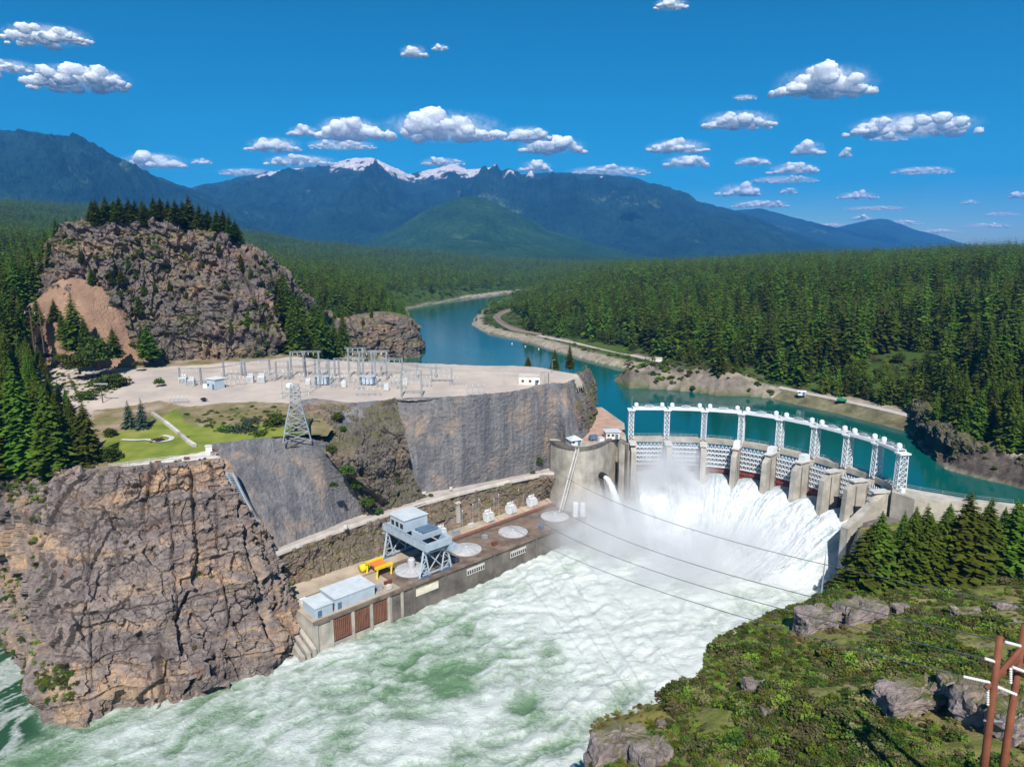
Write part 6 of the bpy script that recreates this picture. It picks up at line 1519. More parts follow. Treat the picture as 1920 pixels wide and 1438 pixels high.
gantry(padp(480, 704), AXS, 12.0, 7.0, 'rear portal gantry behind the white breakers', beams=1, posts=4)
transformer(padp(345, 722), AXS, 1.1, 'left pale transformer under the leftmost portal gantry', 'pad transformers')
transformer(padp(360, 724), AXS, 0.95, 'right pale transformer under the leftmost portal gantry', 'pad transformers')
transformer(padp(470, 718), AXS, 1.0, 'left one of the two white breakers near the pad middle', 'pad transformers')
transformer(padp(491, 718), AXS, 1.0, 'right one of the two white breakers near the pad middle', 'pad transformers')
q = padp(405, 728); shed('relay_house', 'white and blue relay house on the left half of the pad', q, (5.2, 4.4, 4.0), (0.85, -0.5), MAT['wallblue'], MAT['white'], 'flat', doors=1, windows=1)
q = padp(388, 727); o = thing('power_cabinet', 'white cabinet left of the relay house', 'cabinet', q); m = MB(); m.box(q, (2.4, 1.8, 1.9), AXS); m.build('body', MAT['white'], o); m = MB(); m.box(q + [0, 0, 1.9], (2.6, 2.0, 0.15), AXS); m.build('lid', MAT['galv'], o)
q = padp(995, 720); o = shed('control_building', 'long white control building at the right end of the pad', q, (9.5, 5.0, 3.6), (0.97, -0.12), MAT['offwhite'], MAT['conc_l'], 'flat', doors=1, windows=3, over=0.2)
q2 = padp(1020, 722); m = MB(); m.box(q2 + [0.2, 0, 0], (3.4, 4.0, 5.2), (0.97, -0.12)); m.build('stair_tower', MAT['concrete'], o)
# bus supports with slanting arms
def support(c, ax, w, h, n_, label, group):
    o = thing('bus_support', label, 'bus support', c, group); c = np.array(c, float); a = np.array([ax[0], ax[1], 0.0]) / np.hypot(*ax[:2])
    for i in range(n_):
        q = c + a * w * (i / (n_ - 1) - 0.5); m = MB(); m.beam(q, q + [0, 0, h], 0.16); m.beam(q, q + a * 0.8 + [0, 0, h * 0.8], 0.1); pst = m.build('post', MAT['galv'], o)
        m = MB(); m.lathe(q + [0, 0, h], [(0.1, 0), (0.2, 0.25), (0.1, 0.45), (0.2, 0.7), (0.05, 1.1)], 7); m.build('insulator', MAT['tan_ins'], pst)
    m = MB(); m.beam(c - a * w / 2 + [0, 0, h], c + a * w / 2 + [0, 0, h], 0.16); m.build('beam', MAT['galv'], o)
support(padp(892, 741), (0.95, 0.3), 7.0, 3.2, 4, 'bus support near the front pad edge below the low wide gantry', 'bus supports')
support(padp(690, 742), AXS, 9.0, 2.0, 5, 'low bus support in front of the tallest gantry', 'bus supports')
support(padp(335, 757), (0.98, 0.2), 6.0, 1.8, 5, 'low bus support at the left front corner of the pad', 'bus supports')
support(padp(640, 712), AXS, 7.0, 2.6, 4, 'bus support between the two cabinet gantries', 'bus supports')
support(padp(430, 712), AXS, 6.0, 3.0, 4, 'bus support right of the relay house', 'bus supports')
support(padp(520, 712), AXS, 5.0, 3.0, 3, 'bus support behind the lattice tower', 'bus supports')
support(padp(770, 712), AXS, 6.0, 2.6, 4, 'bus support behind the front-edge gantry', 'bus supports')
for x, y, h, lab in [(945, 726, 7, 'lamp post near the right end of the pad'), (1035, 700, 6, 'lamp post behind the control building'), (530, 748, 9, 'lamp post at the pad edge beside the lattice tower')]:
    q = padp(x, y); o = thing('lamp_post', lab, 'lamp post', q); m = MB(); m.tube([q, q + [0, 0, h]], [0.12, 0.07], 6); m.build('pole', MAT['galv'], o); m = MB(); m.beam(q + [0, 0, h], q + [1.2, -0.3, h + 0.15], 0.1); m.box(q + [1.1, -0.3, h], (0.7, 0.3, 0.15)); m.build('lamp_head', MAT['galv'], o)
# lattice transmission tower
zt3 = 50.4; c = P(557, 822, zt3); o = thing('lattice_tower', 'steel lattice tower standing on the grass in front of the pad', 'pylon', c)
m = MB(); m.lattice(c, c + [0, 0.5, 11.5], 8.6, 3.4, 4, 0.19, (0.95, 0.3)); m.build('lower_body', MAT['galv'], o)
m = MB(); m.lattice(c + [0, 0.5, 11.5], c + [0, 0.5, 17.5], 3.4, 2.6, 3, 0.16, (0.95, 0.3)); m.build('upper_body', MAT['galv'], o)
m = MB(); m.beam(c + [-4.2, -0.8, 15.0], c + [4.2, 1.8, 15.0], 0.3); m.beam(c + [-4.2, -0.8, 15.0], c + [0, 0.5, 17.3], 0.16); m.beam(c + [4.2, 1.8, 15.0], c + [0, 0.5, 17.3], 0.16); m.build('crossarm', MAT['galv'], o)
for d in (-4.0, 4.0):
    m = MB(); m.lathe(c + [d, 0.5 + d * 0.3, 13.4], [(0.05, 0), (0.2, 0.2), (0.06, 0.4), (0.2, 0.6), (0.06, 0.8), (0.2, 1.0), (0.05, 1.5)], 8); m.build('insulator', MAT['tan_ins'], o)
q = padp(544, 730); o = thing('storage_drum', 'white round tank on the pad just behind the lattice tower', 'tank', q); m = MB(); m.lathe(q + [0, 0, 0.3], [(1.6, 0), (1.6, 1.5), (1.2, 2.0), (0.3, 2.3)], 18); m.build('shell', MAT['white'], o, smooth=True); m = MB(); m.lathe(q, [(1.75, 0), (1.75, 0.3)], 18); m.build('base', MAT['concrete'], o)
for i, (x, y) in enumerate([(570, 716), (590, 728), (628, 726), (655, 718), (672, 730), (715, 726), (740, 720), (752, 730), (800, 726), (850, 722), (540, 712), (505, 716), (450, 722), (425, 726)]):
    support(padp(x, y), AXS, 3.4, 2.6 + 0.5 * (i % 3), 3, 'grey disconnect switch stand in the middle of the switchyard', 'disconnect stands')
for i, (x, y) in enumerate([(578, 722), (645, 726), (725, 732), (760, 722)]):
    transformer(padp(x, y), AXS, 0.7, 'small grey-white breaker between the bus gantries', 'small breakers')
# bus wires strung over the switchyard
for i, (xa, ya, ha, xb, yb, hb) in enumerate([(358, 722, 7.0, 480, 704, 6.8), (480, 704, 6.8, 560, 706, 10.8), (560, 706, 10.6, 605, 722, 10.3), (605, 722, 10.3, 690, 722, 13.6), (690, 722, 13.6, 772, 744, 9.8), (735, 704, 7.3, 828, 718, 6.3), (650, 706, 7.8, 735, 704, 7.3), (557, 760, 14.5, 605, 722, 10.0)]):
    wire_a, wire_b = padp(xa, ya) + [0, 0, ha], padp(xb, yb) + [0, 0, hb]; m = MB()
    for off in (-1.5, 0, 1.5):
        pts_ = [wire_a + (wire_b - wire_a) * t_ + np.array([off * 0.3, off, -1.2 * 4 * t_ * (1 - t_)]) for t_ in np.linspace(0, 1, 12)]; m.tube(pts_, 0.05, 4)
    o = m.build('bus_wire', MAT['wire'], None); tag(o, ['bus wires from the leftmost portal gantry to the rear one behind the white breakers', 'bus wires running from the white breakers to the slim portal gantry', 'bus wires from the slim portal gantry to the first cabinet gantry', 'bus wires between the two blue-cabinet gantries', 'bus wires from the tallest gantry down to the front-edge gantry', 'bus wires ending at the low wide gantry', 'bus wires between the two rear portal gantries', 'bus wires from the lattice tower to the first cabinet gantry'][i], 'bus wires', 'bus wires of the switchyard'); o['kind'] = 'thing'
# rear fence of the pad
q0 = P(560, 690, 57); 
fo = thing('chain_fence', 'grey chain-link fence along the rear edge of the gravel pad', 'fence', padp(700, 694))
prev = None
for i, x in enumerate(np.linspace(585, 965, 27)):
    q = padp(x, np.interp(x, [585, 700, 880, 965], [690, 693, 696, 697])); m = MB(); m.beam(q, q + [0, 0, 2.2], 0.09); m.build('post', MAT['galv'], fo)
    if prev is not None: 
        m = MB(); [m.beam(prev + [0, 0, z], q + [0, 0, z], 0.05) for z in (0.3, 1.2, 2.15)]; m.build('rail', MAT['galv'], fo)
    prev = q
# lawn: low wall, path, viewpoint
wl = thing('garden_wall', 'low grey wall running diagonally across the lawn to the cliff', 'wall', padp(330, 810))
wp = [padp(286, 778), padp(310, 795), padp(335, 815), padp(352, 830), padp(366, 839)]
for i in range(4):
    m = MB(); m.beam(wp[i] + [0, 0, 0.45], wp[i + 1] + [0, 0, 0.45], 1.0, 1.0); m.build('segment', MAT['conc_l'] if i % 2 else MAT['concrete'], wl)
pth = [padp(228, 826), padp(255, 827), padp(275, 826), padp(300, 830), padp(318, 827), padp(322, 822), padp(305, 818)]
cp = spline(pth, 40); tp_ = np.gradient(cp, axis=0); tp_ /= np.linalg.norm(tp_, axis=1, keepdims=True); np_ = np.stack([-tp_[:, 1], tp_[:, 0], 0 * tp_[:, 0]], 1)
V = np.concatenate([cp - np_ * 0.8, cp + np_ * 0.8]); V[:, 2] += 0.22; struct('footpath', mesh_np('footpath', V, grid_faces(2, 40)), MAT['conc_l'])
vp = thing('viewpoint_railing', 'white railing around the cliff-top viewpoint', 'railing', padp(398, 852))
rail_path([padp(x, y) for x, y in [(205, 878), (240, 874), (280, 868), (320, 863), (350, 861), (382, 858), (405, 856), (414, 850)]], 1.1, 'rails', vp, MAT['white'], t_=0.07)
q = padp(392, 848); o = thing('picnic_shelter', 'tiny white kiosk at the corner of the viewpoint', 'kiosk', q); m = MB(); m.box(q, (1.8, 1.4, 1.9), (0.9, 0.4)); m.build('body', MAT['white'], o); m = MB(); m.box(q + [0, 0, 1.9], (2.2, 1.8, 0.25), (0.9, 0.4), 0.6); m.build('roof', MAT['conc_l'], o)
for i, (x, y) in enumerate([(400, 854), (405, 850), (350, 864), (296, 871)]):
    q = padp(x, y); o = thing('park_bench', ['bench nearest to the cliff-top kiosk', 'bench behind the kiosk corner', 'bench in the middle of the cliff-top walk', 'bench at the left part of the cliff-top walk'][i], 'bench', q, 'benches on the cliff-top walk'); m = MB(); m.box(q + [0, 0, 0.42], (1.7, 0.5, 0.1)); m.build('seat', MAT['rust'], o); m = MB(); m.box(q + [0, 0.22, 0.55], (1.7, 0.08, 0.45)); m.build('backrest', MAT['rust'], o)
    for d in (-0.7, 0.7): m = MB(); m.box(q + [d, 0, 0], (0.1, 0.45, 0.42)); m.build('leg', MAT['conc_l'], o)
# steel walkway down the edge of the lower rock wall
so = thing('steel_ladderway', 'blue-grey steel stair following the left edge of the rock wall', 'stairway', P(470, 960, 35))
path = [P(432, 884, 47) + [0, -1, 0], P(452, 925, 40) + [0, -1, 0], P(475, 968, 33) + [0, -1, 0], P(500, 1012, 25) + [0, -1, 0], P(514, 1038, 21.5) + [0, -1, 0]]
for off in (-0.9, 0.9):
    m = MB()
    for i in range(4): m.beam(path[i] + [off, 0, 0], path[i + 1] + [off, 0, 0], 0.14, 0.5); m.beam(path[i] + [off, 0, 1.1], path[i + 1] + [off, 0, 1.1], 0.09)
    m.build('stringer', MAT['bluesteel'], so)
m = MB()
for i in range(4):
    for k in range(12): q = path[i] + (path[i + 1] - path[i]) * (k + 0.5) / 12; m.beam(q - [0.85, 0, 0], q + [0.85, 0, 0], 0.3, 0.07)
m.build('treads', MAT['bluesteel'], so)

# ================================================================== POLES AND WIRES
# weathered steel H-frame in the right foreground
PYY = 54.6
pl = [PY(1845, 1438, PYY), PY(1875, 1192, PYY)]; prr = [PY(1881, 1438, PYY + 0.8), PY(1921, 1170, PYY + 0.8)]
hf = thing('steel_pole_structure', 'rusty twin-pole power structure in the right foreground', 'power pole', (pl[0][0], pl[0][1], 56))
for (q0, q1) in (pl, prr):
    m = MB(); m.tube([(q0[0], q0[1], 56), (q0[0], q0[1], q0[2]), (q1[0], q1[1], q1[2])], [0.36, 0.33, 0.25], 14); pole = m.build('pole', MAT['rust'], hf, smooth=True)
    m = MB(); m.lathe((q0[0], q0[1], 62.6), [(0.52, 0), (0.52, 0.45), (0.46, 0.6)], 14); m.build('flange', MAT['rust'], pole)
def ppt(x, y, Y=PYY): return PY(x, y, Y)
for a_2, b_2 in (((1848, 1290), (1912, 1232)), ((1862, 1275), (1918, 1212))):
    m = MB(); m.tube([ppt(*a_2), ppt(*b_2, Y=PYY + 0.8)], 0.24, 8); m.build('brace', MAT['rust'], hf)
INS = []
for (x0_, y0_, x1_, y1_) in [(1806, 1268, 1856, 1279), (1846, 1234, 1872, 1242), (1884, 1203, 1914, 1211), (1862, 1284, 1906, 1302), (1898, 1250, 1930, 1262)]:
    p0, p1 = ppt(x0_, y0_), ppt(x1_, y1_); m = MB(); n_ = 11
    m.tube([p0 + (p1 - p0) * i / (2 * n_) for i in range(2 * n_ + 1)], [0.15 if i % 2 else 0.09 for i in range(2 * n_ + 1)], 8); m.build('insulator', MAT['tan_ins'], hf); INS.append(p0)
for (x_, y0_, y1_) in [(1895, 1252, 1281), (1852, 1291, 1322)]:
    m = MB(); p0, p1 = ppt(x_, y0_), ppt(x_, y1_); m.tube([p0 + (p1 - p0) * i / 14 for i in range(15)], [0.14 if i % 2 else 0.08 for i in range(15)], 8); m.build('insulator', MAT['tan_ins'], hf)
m = MB(); m.beam(ppt(1845, 1350), ppt(1880, 1352, PYY + 0.8), 0.12); m.build('tie_rod', MAT['galv'], hf)
def wire(a_2, b_2, sag, label, r=0.055, group='conductors over the spillway pool'):
    a_2, b_2 = np.array(a_2, float), np.array(b_2, float); n_ = 40; pts_ = []
    for i in range(n_ + 1):
        t_ = i / n_; q = a_2 + (b_2 - a_2) * t_; q[2] -= sag * 4 * t_ * (1 - t_); pts_.append(q)
    m = MB(); m.tube(pts_, r, 5); o = m.build('power_line', MAT['wire'], None); return tag(o, label, 'power line', group)
wire(PY(914, 958, 248), INS[0], 4.5, 'lowest of the conductors crossing the spillway pool')
wire(PY(954, 938, 256), INS[1], 5.0, 'second lowest conductor crossing the spillway pool')
wire(PY(995, 918, 262), INS[2], 5.0, 'middle conductor crossing in front of the white spray')
wire(PY(1010, 862, 268), PY(2050, 1160, 60), 6.0, 'uppermost conductor crossing in front of the spillway piers')
# wooden pole structures at the left
def hpole(x0_, x1_, yb_, yt_, Y, label):
    a_2, b_2 = PY(x0_, yb_, Y), PY(x1_, yb_ + 3, Y); h = PY(x0_, yt_, Y)[2] - a_2[2]
    o = thing('wooden_pole_structure', label, 'power pole', a_2)
    for q in (a_2, b_2): m = MB(); m.tube([q - [0, 0, 2], q + [0, 0, h]], [0.26, 0.18], 8); m.build('pole', MAT['bark'], o)
    m = MB(); m.beam(a_2 + [-2.2, 0, h - 1.2], b_2 + [2.2, 0, h - 1.2], 0.28); m.build('crossarm', MAT['bark'], o)
    m = MB(); m.beam(a_2 + [0, 0, h * 0.45], b_2 + [0, 0, h * 0.8], 0.15); m.beam(b_2 + [0, 0, h * 0.45], a_2 + [0, 0, h * 0.8], 0.15); m.build('brace', MAT['bark'], o)
    for q in (a_2 + [-2, 0, h - 2.2], (a_2 + b_2) / 2 + [0, 0, h - 2.2], b_2 + [2, 0, h - 2.2]): m = MB(); m.lathe(q, [(0.05, 0), (0.16, 0.2), (0.05, 0.4), (0.16, 0.6), (0.04, 0.9)], 7); m.build('insulator', MAT['tan_ins'], o)
hpole(64, 82, 650, 578, 285, 'twin wooden power poles in front of the scree slope')
q = padp(193, 756); o = thing('utility_pole', 'short wooden utility pole with flat crossarm by the road bend', 'power pole', q); m = MB(); m.tube([q, q + [0, 0, 7.5]], [0.2, 0.15], 8); m.build('pole', MAT['bark'], o); m = MB(); m.beam(q + [-2.6, 0, 7.3], q + [2.6, 0, 7.3], 0.35, 0.5); m.build('crossarm', MAT['galv'], o)
q = P(1540, 1112, 34.2); o = thing('snag_tree', 'bare thin dead trunk at the water edge of the hillside', 'dead tree', q); h = PY(1541, 1035, q[1])[2] - 34; m = MB(); m.tube([q, q + [0.1, 0, h * .5], q + [0.25, 0, h]], [0.22, 0.15, 0.04], 7); m.build('trunk', MAT['galv'], o)
for i, f_ in enumerate((0.35, 0.5, 0.62, 0.75)):
    m = MB(); s_ = 1 if i % 2 else -1; m.tube([q + [0.1, 0, h * f_], q + [0.1 + s_ * 1.0, 0.3, h * f_ + 0.5]], [0.05, 0.02], 5); m.build('branch', MAT['galv'], o)

# ================================================================== RIGHT BANK: road, track, small things
def ribbon(name, px_list, z, w, mat, n=120, lift=0.0, skirt=(10.0, -4.8)):
    c_ = spline([P(x, y, z) for x, y in px_list], n); t_ = np.gradient(c_, axis=0); t_[:, 2] = 0; t_ /= np.linalg.norm(t_, axis=1, keepdims=True); s_ = np.stack([-t_[:, 1], t_[:, 0], 0 * t_[:, 0]], 1)
    rows_ = []
    for k, (off, dz_) in enumerate([(-w / 2 - skirt[0], skirt[1]), (-w / 2, 0), (0, 0.05), (w / 2, 0), (w / 2 + skirt[0], skirt[1])]):
        v_ = c_ + s_ * off; v_[:, 2] += dz_ + lift; rows_.append(v_)
    return struct(name, mesh_np(name, np.concatenate(rows_), grid_faces(5, n)), mat), c_, s_
road_px = [(985, 574), (955, 581), (935, 590), (928, 598), (940, 609), (970, 620), (1010, 629), (1070, 641), (1140, 656), (1200, 669), (1245, 680), (1300, 692), (1375, 708), (1450, 723), (1520, 738), (1600, 754), (1700, 777), (1790, 800)]
ribbon('riverbank', road_px[6:], 34.45, 6.5, simple('bank_soil', (0.17, 0.155, 0.085), 0.95, var=0.6, sc=0.15))
ribbon('road', road_px[6:], 34.6, 5.5, MAT['gravel'], skirt=(0.4, -0.16))
_, tc, tsn = ribbon('track_bed', [(x + 3, y - 4) for x, y in road_px[:11]], 34.9, 5.0, simple('ballast', (0.24, 0.18, 0.15), 0.95, var=0.3))
rl = thing('railway_track', 'railway track curving along the far right bank of the reservoir', 'railway', tc[0])
for off in (-0.75, 0.75):
    m = MB(); m.tube([q + s_ * off + [0, 0, 0.2] for q, s_ in zip(tc[::2], tsn[::2])], 0.14, 4); m.build('rail', MAT['rail'], rl)
q = P(1234, 683, 34.6); o = thing('concrete_block_house', 'small pale concrete block beside the road above the peninsula', 'blockhouse', q); m = MB(); m.box(q, (4.5, 3.5, 4.2)); m.build('wall', MAT['offwhite'], o); m = MB(); m.box(q + [0, 0, 4.2], (5.0, 4.0, 0.3)); m.build('roof', MAT['conc_l'], o)
shed('road_shed', 'small white shed on the gravel beside the reservoir road', P(1503, 741, 34.2), (3.6, 2.4, 1.9), (1, -0.4), MAT['white'], MAT['white'], 'gable', doors=1, windows=1, rise=0.7)
q = P(1578, 753, 34.7); o = thing('parked_truck', 'green truck parked on the reservoir road', 'truck', q); m = MB(); m.box(q + [0, 0, 0.5], (4.6, 2.0, 0.9), (0.9, -0.4)); m.build('body', MAT['green_p'], o); m = MB(); m.box(q + [-0.5, 0.2, 1.4], (1.9, 1.8, 0.9), (0.9, -0.4), 0.85); m.build('cab', MAT['green_p'], o)
for u, v in ((-1.5, -0.95), (1.5, -0.95), (-1.5, 0.95), (1.5, 0.95)):
    m = MB(); w_ = q + np.array([0.914 * u + 0.406 * v, -0.406 * u + 0.914 * v, 0.42]); m.tube([w_ - [0.04, 0.1, 0], w_ + [0.04, 0.1, 0]], 0.42, 10); m.build('wheel', MAT['tyre'], o)
q = P(1506, 758, 30.05); o = thing('floating_dock', 'small white floating dock near the reservoir shore', 'dock', q); m = MB(); m.box(q, (3.6, 1.6, 0.5), (1, -0.3)); m.build('deck', MAT['white'], o); m = MB(); m.box(q + [0, 0, -0.2], (3.9, 1.9, 0.3), (1, -0.3)); m.build('pontoon', MAT['galv'], o)
for i, (x, y) in enumerate([(960, 645), (985, 650), (1010, 655), (1035, 652), (1460, 728), (1180, 612)][:4]):
    q = P(x, y, 30.1); o = thing('buoy', 'small white buoy floating on the reservoir behind the pad', 'buoy', q, 'white buoys'); m = MB(); m.lathe(q, [(0.3, -0.3), (0.6, 0), (0.6, 0.4), (0.3, 0.8), (0.08, 1.0)], 10); m.build('float', MAT['white'], o, smooth=True)

# ================================================================== BOULDERS AND STONES
def boulder(px_, py_, size, label, seed, z=None, mat='boulder', yaw=0.0, flat=1.0, name='rock_outcrop', sink=0.35, group=None, n=26, hillz=True):
    z0 = 46.0 if z is None else z
    if hillz:
        for _ in range(10): b = P(px_, py_, z0); z0 = hill_at(b[0], b[1])
    else: b = P(px_, py_, z0)
    # rounded block, displaced like broken rock
    th = np.linspace(0, math.pi, n); ph_ = np.linspace(0, 2 * math.pi, 2 * n, endpoint=False)
    T_, Q_ = np.meshgrid(th, ph_, indexing='ij')
    d = np.stack([np.sin(T_) * np.cos(Q_), np.sin(T_) * np.sin(Q_), np.cos(T_)], -1).reshape(-1, 3)
    k = (np.abs(d) ** 9).sum(1) ** (-1 / 9.0)
    p_ = d * k[:, None] * np.array(size) / 2
    c_, s_ = math.cos(yaw), math.sin(yaw); p_ = np.stack([p_[:, 0] * c_ - p_[:, 1] * s_, p_[:, 0] * s_ + p_[:, 1] * c_, p_[:, 2]], 1)
    dd_, cr_ = rock_disp(p_ + np.array([b[0], b[1], z0]), 0.8, 0.5, 0.3, 0.12, seed, 0.8, 0.55)
    nr = d / np.array(size); nr /= np.linalg.norm(nr, axis=1, keepdims=True); mx = min(size) * 0.22
    p_ = p_ + nr * np.clip(dd_, -mx, mx)[:, None]
    f_ = [(i * 2 * n + j, i * 2 * n + (j + 1) % (2 * n), (i + 1) * 2 * n + (j + 1) % (2 * n), (i + 1) * 2 * n + j) for i in range(n - 1) for j in range(2 * n)]
    me_ = mesh_np(name, p_, np.array(f_)[:, ::-1], smooth=False); attr(me_, 'crack', cr_)
    o = link(name, me_, MAT[mat]); o.location = (b[0], b[1], z0 + size[2] * (0.5 - sink)); return tag(o, label, 'rock', group)
boulder(1530, 1178, (7.5, 5, 6.0), 'left of the two pinkish outcrops above the river bank', 501, yaw=0.3)
boulder(1612, 1163, (8.5, 5, 6.0), 'right of the two pinkish outcrops above the river bank', 511, yaw=0.2)
boulder(1165, 1412, (9.0, 5.0, 9.0), 'pinkish rock face at the tip of the bank above the rapids', 505, yaw=0.2, sink=0.62)
boulder(1225, 1425, (5.0, 4.0, 6.0), 'dark rock right of the pinkish face at the bank tip', 507, yaw=0.5, sink=0.6)
boulder(1722, 1322, (10.5, 5.0, 3.8), 'long flat-topped grey boulder left of the rusty poles', 521, yaw=0.1, sink=0.3, n=34)
boulder(1800, 1318, (4.4, 4.6, 4.2), 'squarish grey boulder between the long flat one and the dark one', 531, yaw=-0.1, sink=0.3)
boulder(1838, 1345, (5.0, 4.0, 5.2), 'tall dark boulder just left of the rusty poles', 541, yaw=0.4)
boulder(1905, 1375, (5.0, 3.4, 5.0), 'grey boulder right of the rusty poles', 551, yaw=0.2)
boulder(1690, 1150, (3.2, 2.4, 2.2), 'small pale rock near the foot of the foreground firs', 561)
boulder(1810, 1152, (5.0, 3.0, 2.4), 'long pale ledge right of the foreground firs', 571)
boulder(1885, 1145, (4.0, 2.6, 2.0), 'dark ledge near the right picture edge under the firs', 581)
boulder(1442, 1340, (2.0, 1.6, 1.3), 'small grey rock in the middle of the shrubs', 591)
boulder(1240, 1358, (1.5, 1.3, 1.0), 'little rock on the dry grassy knoll', 601)
boulder(1420, 1290, (4.2, 2.4, 1.6), 'low pinkish ledge in the hillside shrubs', 611)
boulder(1905, 1180, (3.5, 2.4, 2.0), 'pinkish rock at the right edge above the pole tops', 621)
for i, (x, y, z, sz, lab) in enumerate([(733, 868, 36, (3.0, 2.2, 2.6), 'upper white stone block in the gully'), (722, 886, 33, (2.6, 2.0, 1.8), 'lower white stone block in the gully'), (795, 926, 23.5, (1.6, 1.2, 1.2), 'small white block at the foot of the tall wall'), (846, 918, 22.6, (1.2, 1.0, 1.2), 'white block at the bend of the service road'), (648, 990, 22.6, (1.0, 0.8, 1.0), 'white block on the lower stretch of the service road')]):
    boulder(x, y, sz, lab, 640 + i * 7, z=z, mat='conc_l', hillz=False, name='stone_block', n=12, sink=0.1)

# ================================================================== SPRAY, CLOUDS, HAZE
def vol_mat(name, dens, scale, lo, hi, col=(0.97, 0.98, 1.0), power=1.0, aniso=0.0, step=1.0, seedoff=0.0):
    m = bpy.data.materials.new(name); m.use_nodes = True; t = m.node_tree; t.nodes.clear()
    out = t.nodes.new('ShaderNodeOutputMaterial'); pv = t.nodes.new('ShaderNodeVolumePrincipled')
    tc_ = t.nodes.new('ShaderNodeTexCoord'); ln = t.nodes.new('ShaderNodeVectorMath'); ln.operation = 'LENGTH'; t.links.new(tc_.outputs['Object'], ln.inputs[0])
    fo_ = t.nodes.new('ShaderNodeMapRange'); fo_.interpolation_type = 'SMOOTHSTEP'; fo_.inputs[1].default_value = 1.0; fo_.inputs[2].default_value = 0.25; fo_.inputs[3].default_value = 0; fo_.inputs[4].default_value = 1
    t.links.new(ln.outputs['Value'], fo_.inputs[0])
    ge = t.nodes.new('ShaderNodeNewGeometry'); nz_ = t.nodes.new('ShaderNodeTexNoise'); nz_.inputs['Scale'].default_value = scale; nz_.inputs['Detail'].default_value = 5; nz_.inputs['Roughness'].default_value = 0.6; nz_.inputs['Distortion'].default_value = 0.6
    t.links.new(ge.outputs['Position'], nz_.inputs['Vector'])
    mr = t.nodes.new('ShaderNodeMapRange'); mr.interpolation_type = 'SMOOTHSTEP'; mr.inputs[1].default_value = lo; mr.inputs[2].default_value = hi; t.links.new(nz_.outputs['Fac'], mr.inputs[0])
    mu = t.nodes.new('ShaderNodeMath'); mu.operation = 'MULTIPLY'; t.links.new(fo_.outputs[0], mu.inputs[0]); t.links.new(mr.outputs[0], mu.inputs[1])
    m2 = t.nodes.new('ShaderNodeMath'); m2.operation = 'MULTIPLY'; t.links.new(mu.outputs[0], m2.inputs[0]); m2.inputs[1].default_value = dens
    t.links.new(m2.outputs[0], pv.inputs['Density']); pv.inputs['Color'].default_value = (*col, 1); pv.inputs['Anisotropy'].default_value = aniso
    t.links.new(pv.outputs[0], out.inputs['Volume'])
    m.cycles.volume_step_rate = step
    return m
def unit_sphere(name, n=14):
    m = MB(); m.lathe((0, 0, 0), [(max(0.001, math.sin(math.pi * i / n)), -math.cos(math.pi * i / n)) for i in range(n + 1)], 2 * n)
    me = bpy.data.meshes.new(name); me.from_pydata(m.v, [], m.f); return me
for i, (c, r_, dn_, sc_, lo_, hi_) in enumerate([((63, 261, 18), (22, 15, 24), 0.30, 0.09, 0.36, 0.60), ((62, 232, 5), (54, 46, 18), 0.10, 0.06, 0.34, 0.60), ((34, 243, 8), (30, 24, 19), 0.13, 0.07, 0.36, 0.62), ((98, 236, 8), (24, 28, 14), 0.12, 0.09, 0.38, 0.62)]):
    me = unit_sphere('spray_mist'); me.materials.append(vol_mat('spray_%d' % i, dn_, sc_, lo_, hi_, step=0.6))
    o = link('spray_mist', me); o.location = c; o.scale = r_
    tag(o, ['white plume of spray rising at the left gates', 'broad white mist lying over the spillway pool', 'thin mist drifting past the far end of the powerhouse', 'light spray below the right-hand gates'][i], kind='stuff')

# ---- clouds: heaps of small puffs with a flat base, thin wisps around them
t = NT('cloud_white', 1.0, 0.0); t.col((0.985, 0.985, 0.99)); MAT['cloud'] = t.m
t.b.inputs['Subsurface Weight'].default_value = 1.0; t.b.inputs['Subsurface Radius'].default_value = (1, 1, 1); t.b.inputs['Subsurface Scale'].default_value = 520.0
t = NT('cloud_wisp', 1.0, 0.0); t.col((0.93, 0.93, 0.95))
tr_ = t.n('ShaderNodeBsdfTransparent'); mx = t.n('ShaderNodeMixShader'); t.l(t.ramp(t.noise(t.pos(), 0.004, 6, 0.7), [(0.50, 0.0), (0.72, 0.30)]), mx.inputs[0])
t.l(tr_.outputs[0], mx.inputs[1]); t.l(t.b.outputs[0], mx.inputs[2]); t.l(mx.outputs[0], t.out.inputs[0]); MAT['wisp'] = t.m
def ico(sub):
    import bmesh
    b = bmesh.new(); bmesh.ops.create_icosphere(b, subdivisions=sub, radius=1.0); b.verts.ensure_lookup_table()
    v = np.array([q.co[:] for q in b.verts]); f = np.array([[w.index for w in q.verts] for q in b.faces]); b.free(); return v, f
IV, IF = ico(2); IV3, IF3 = ico(3)
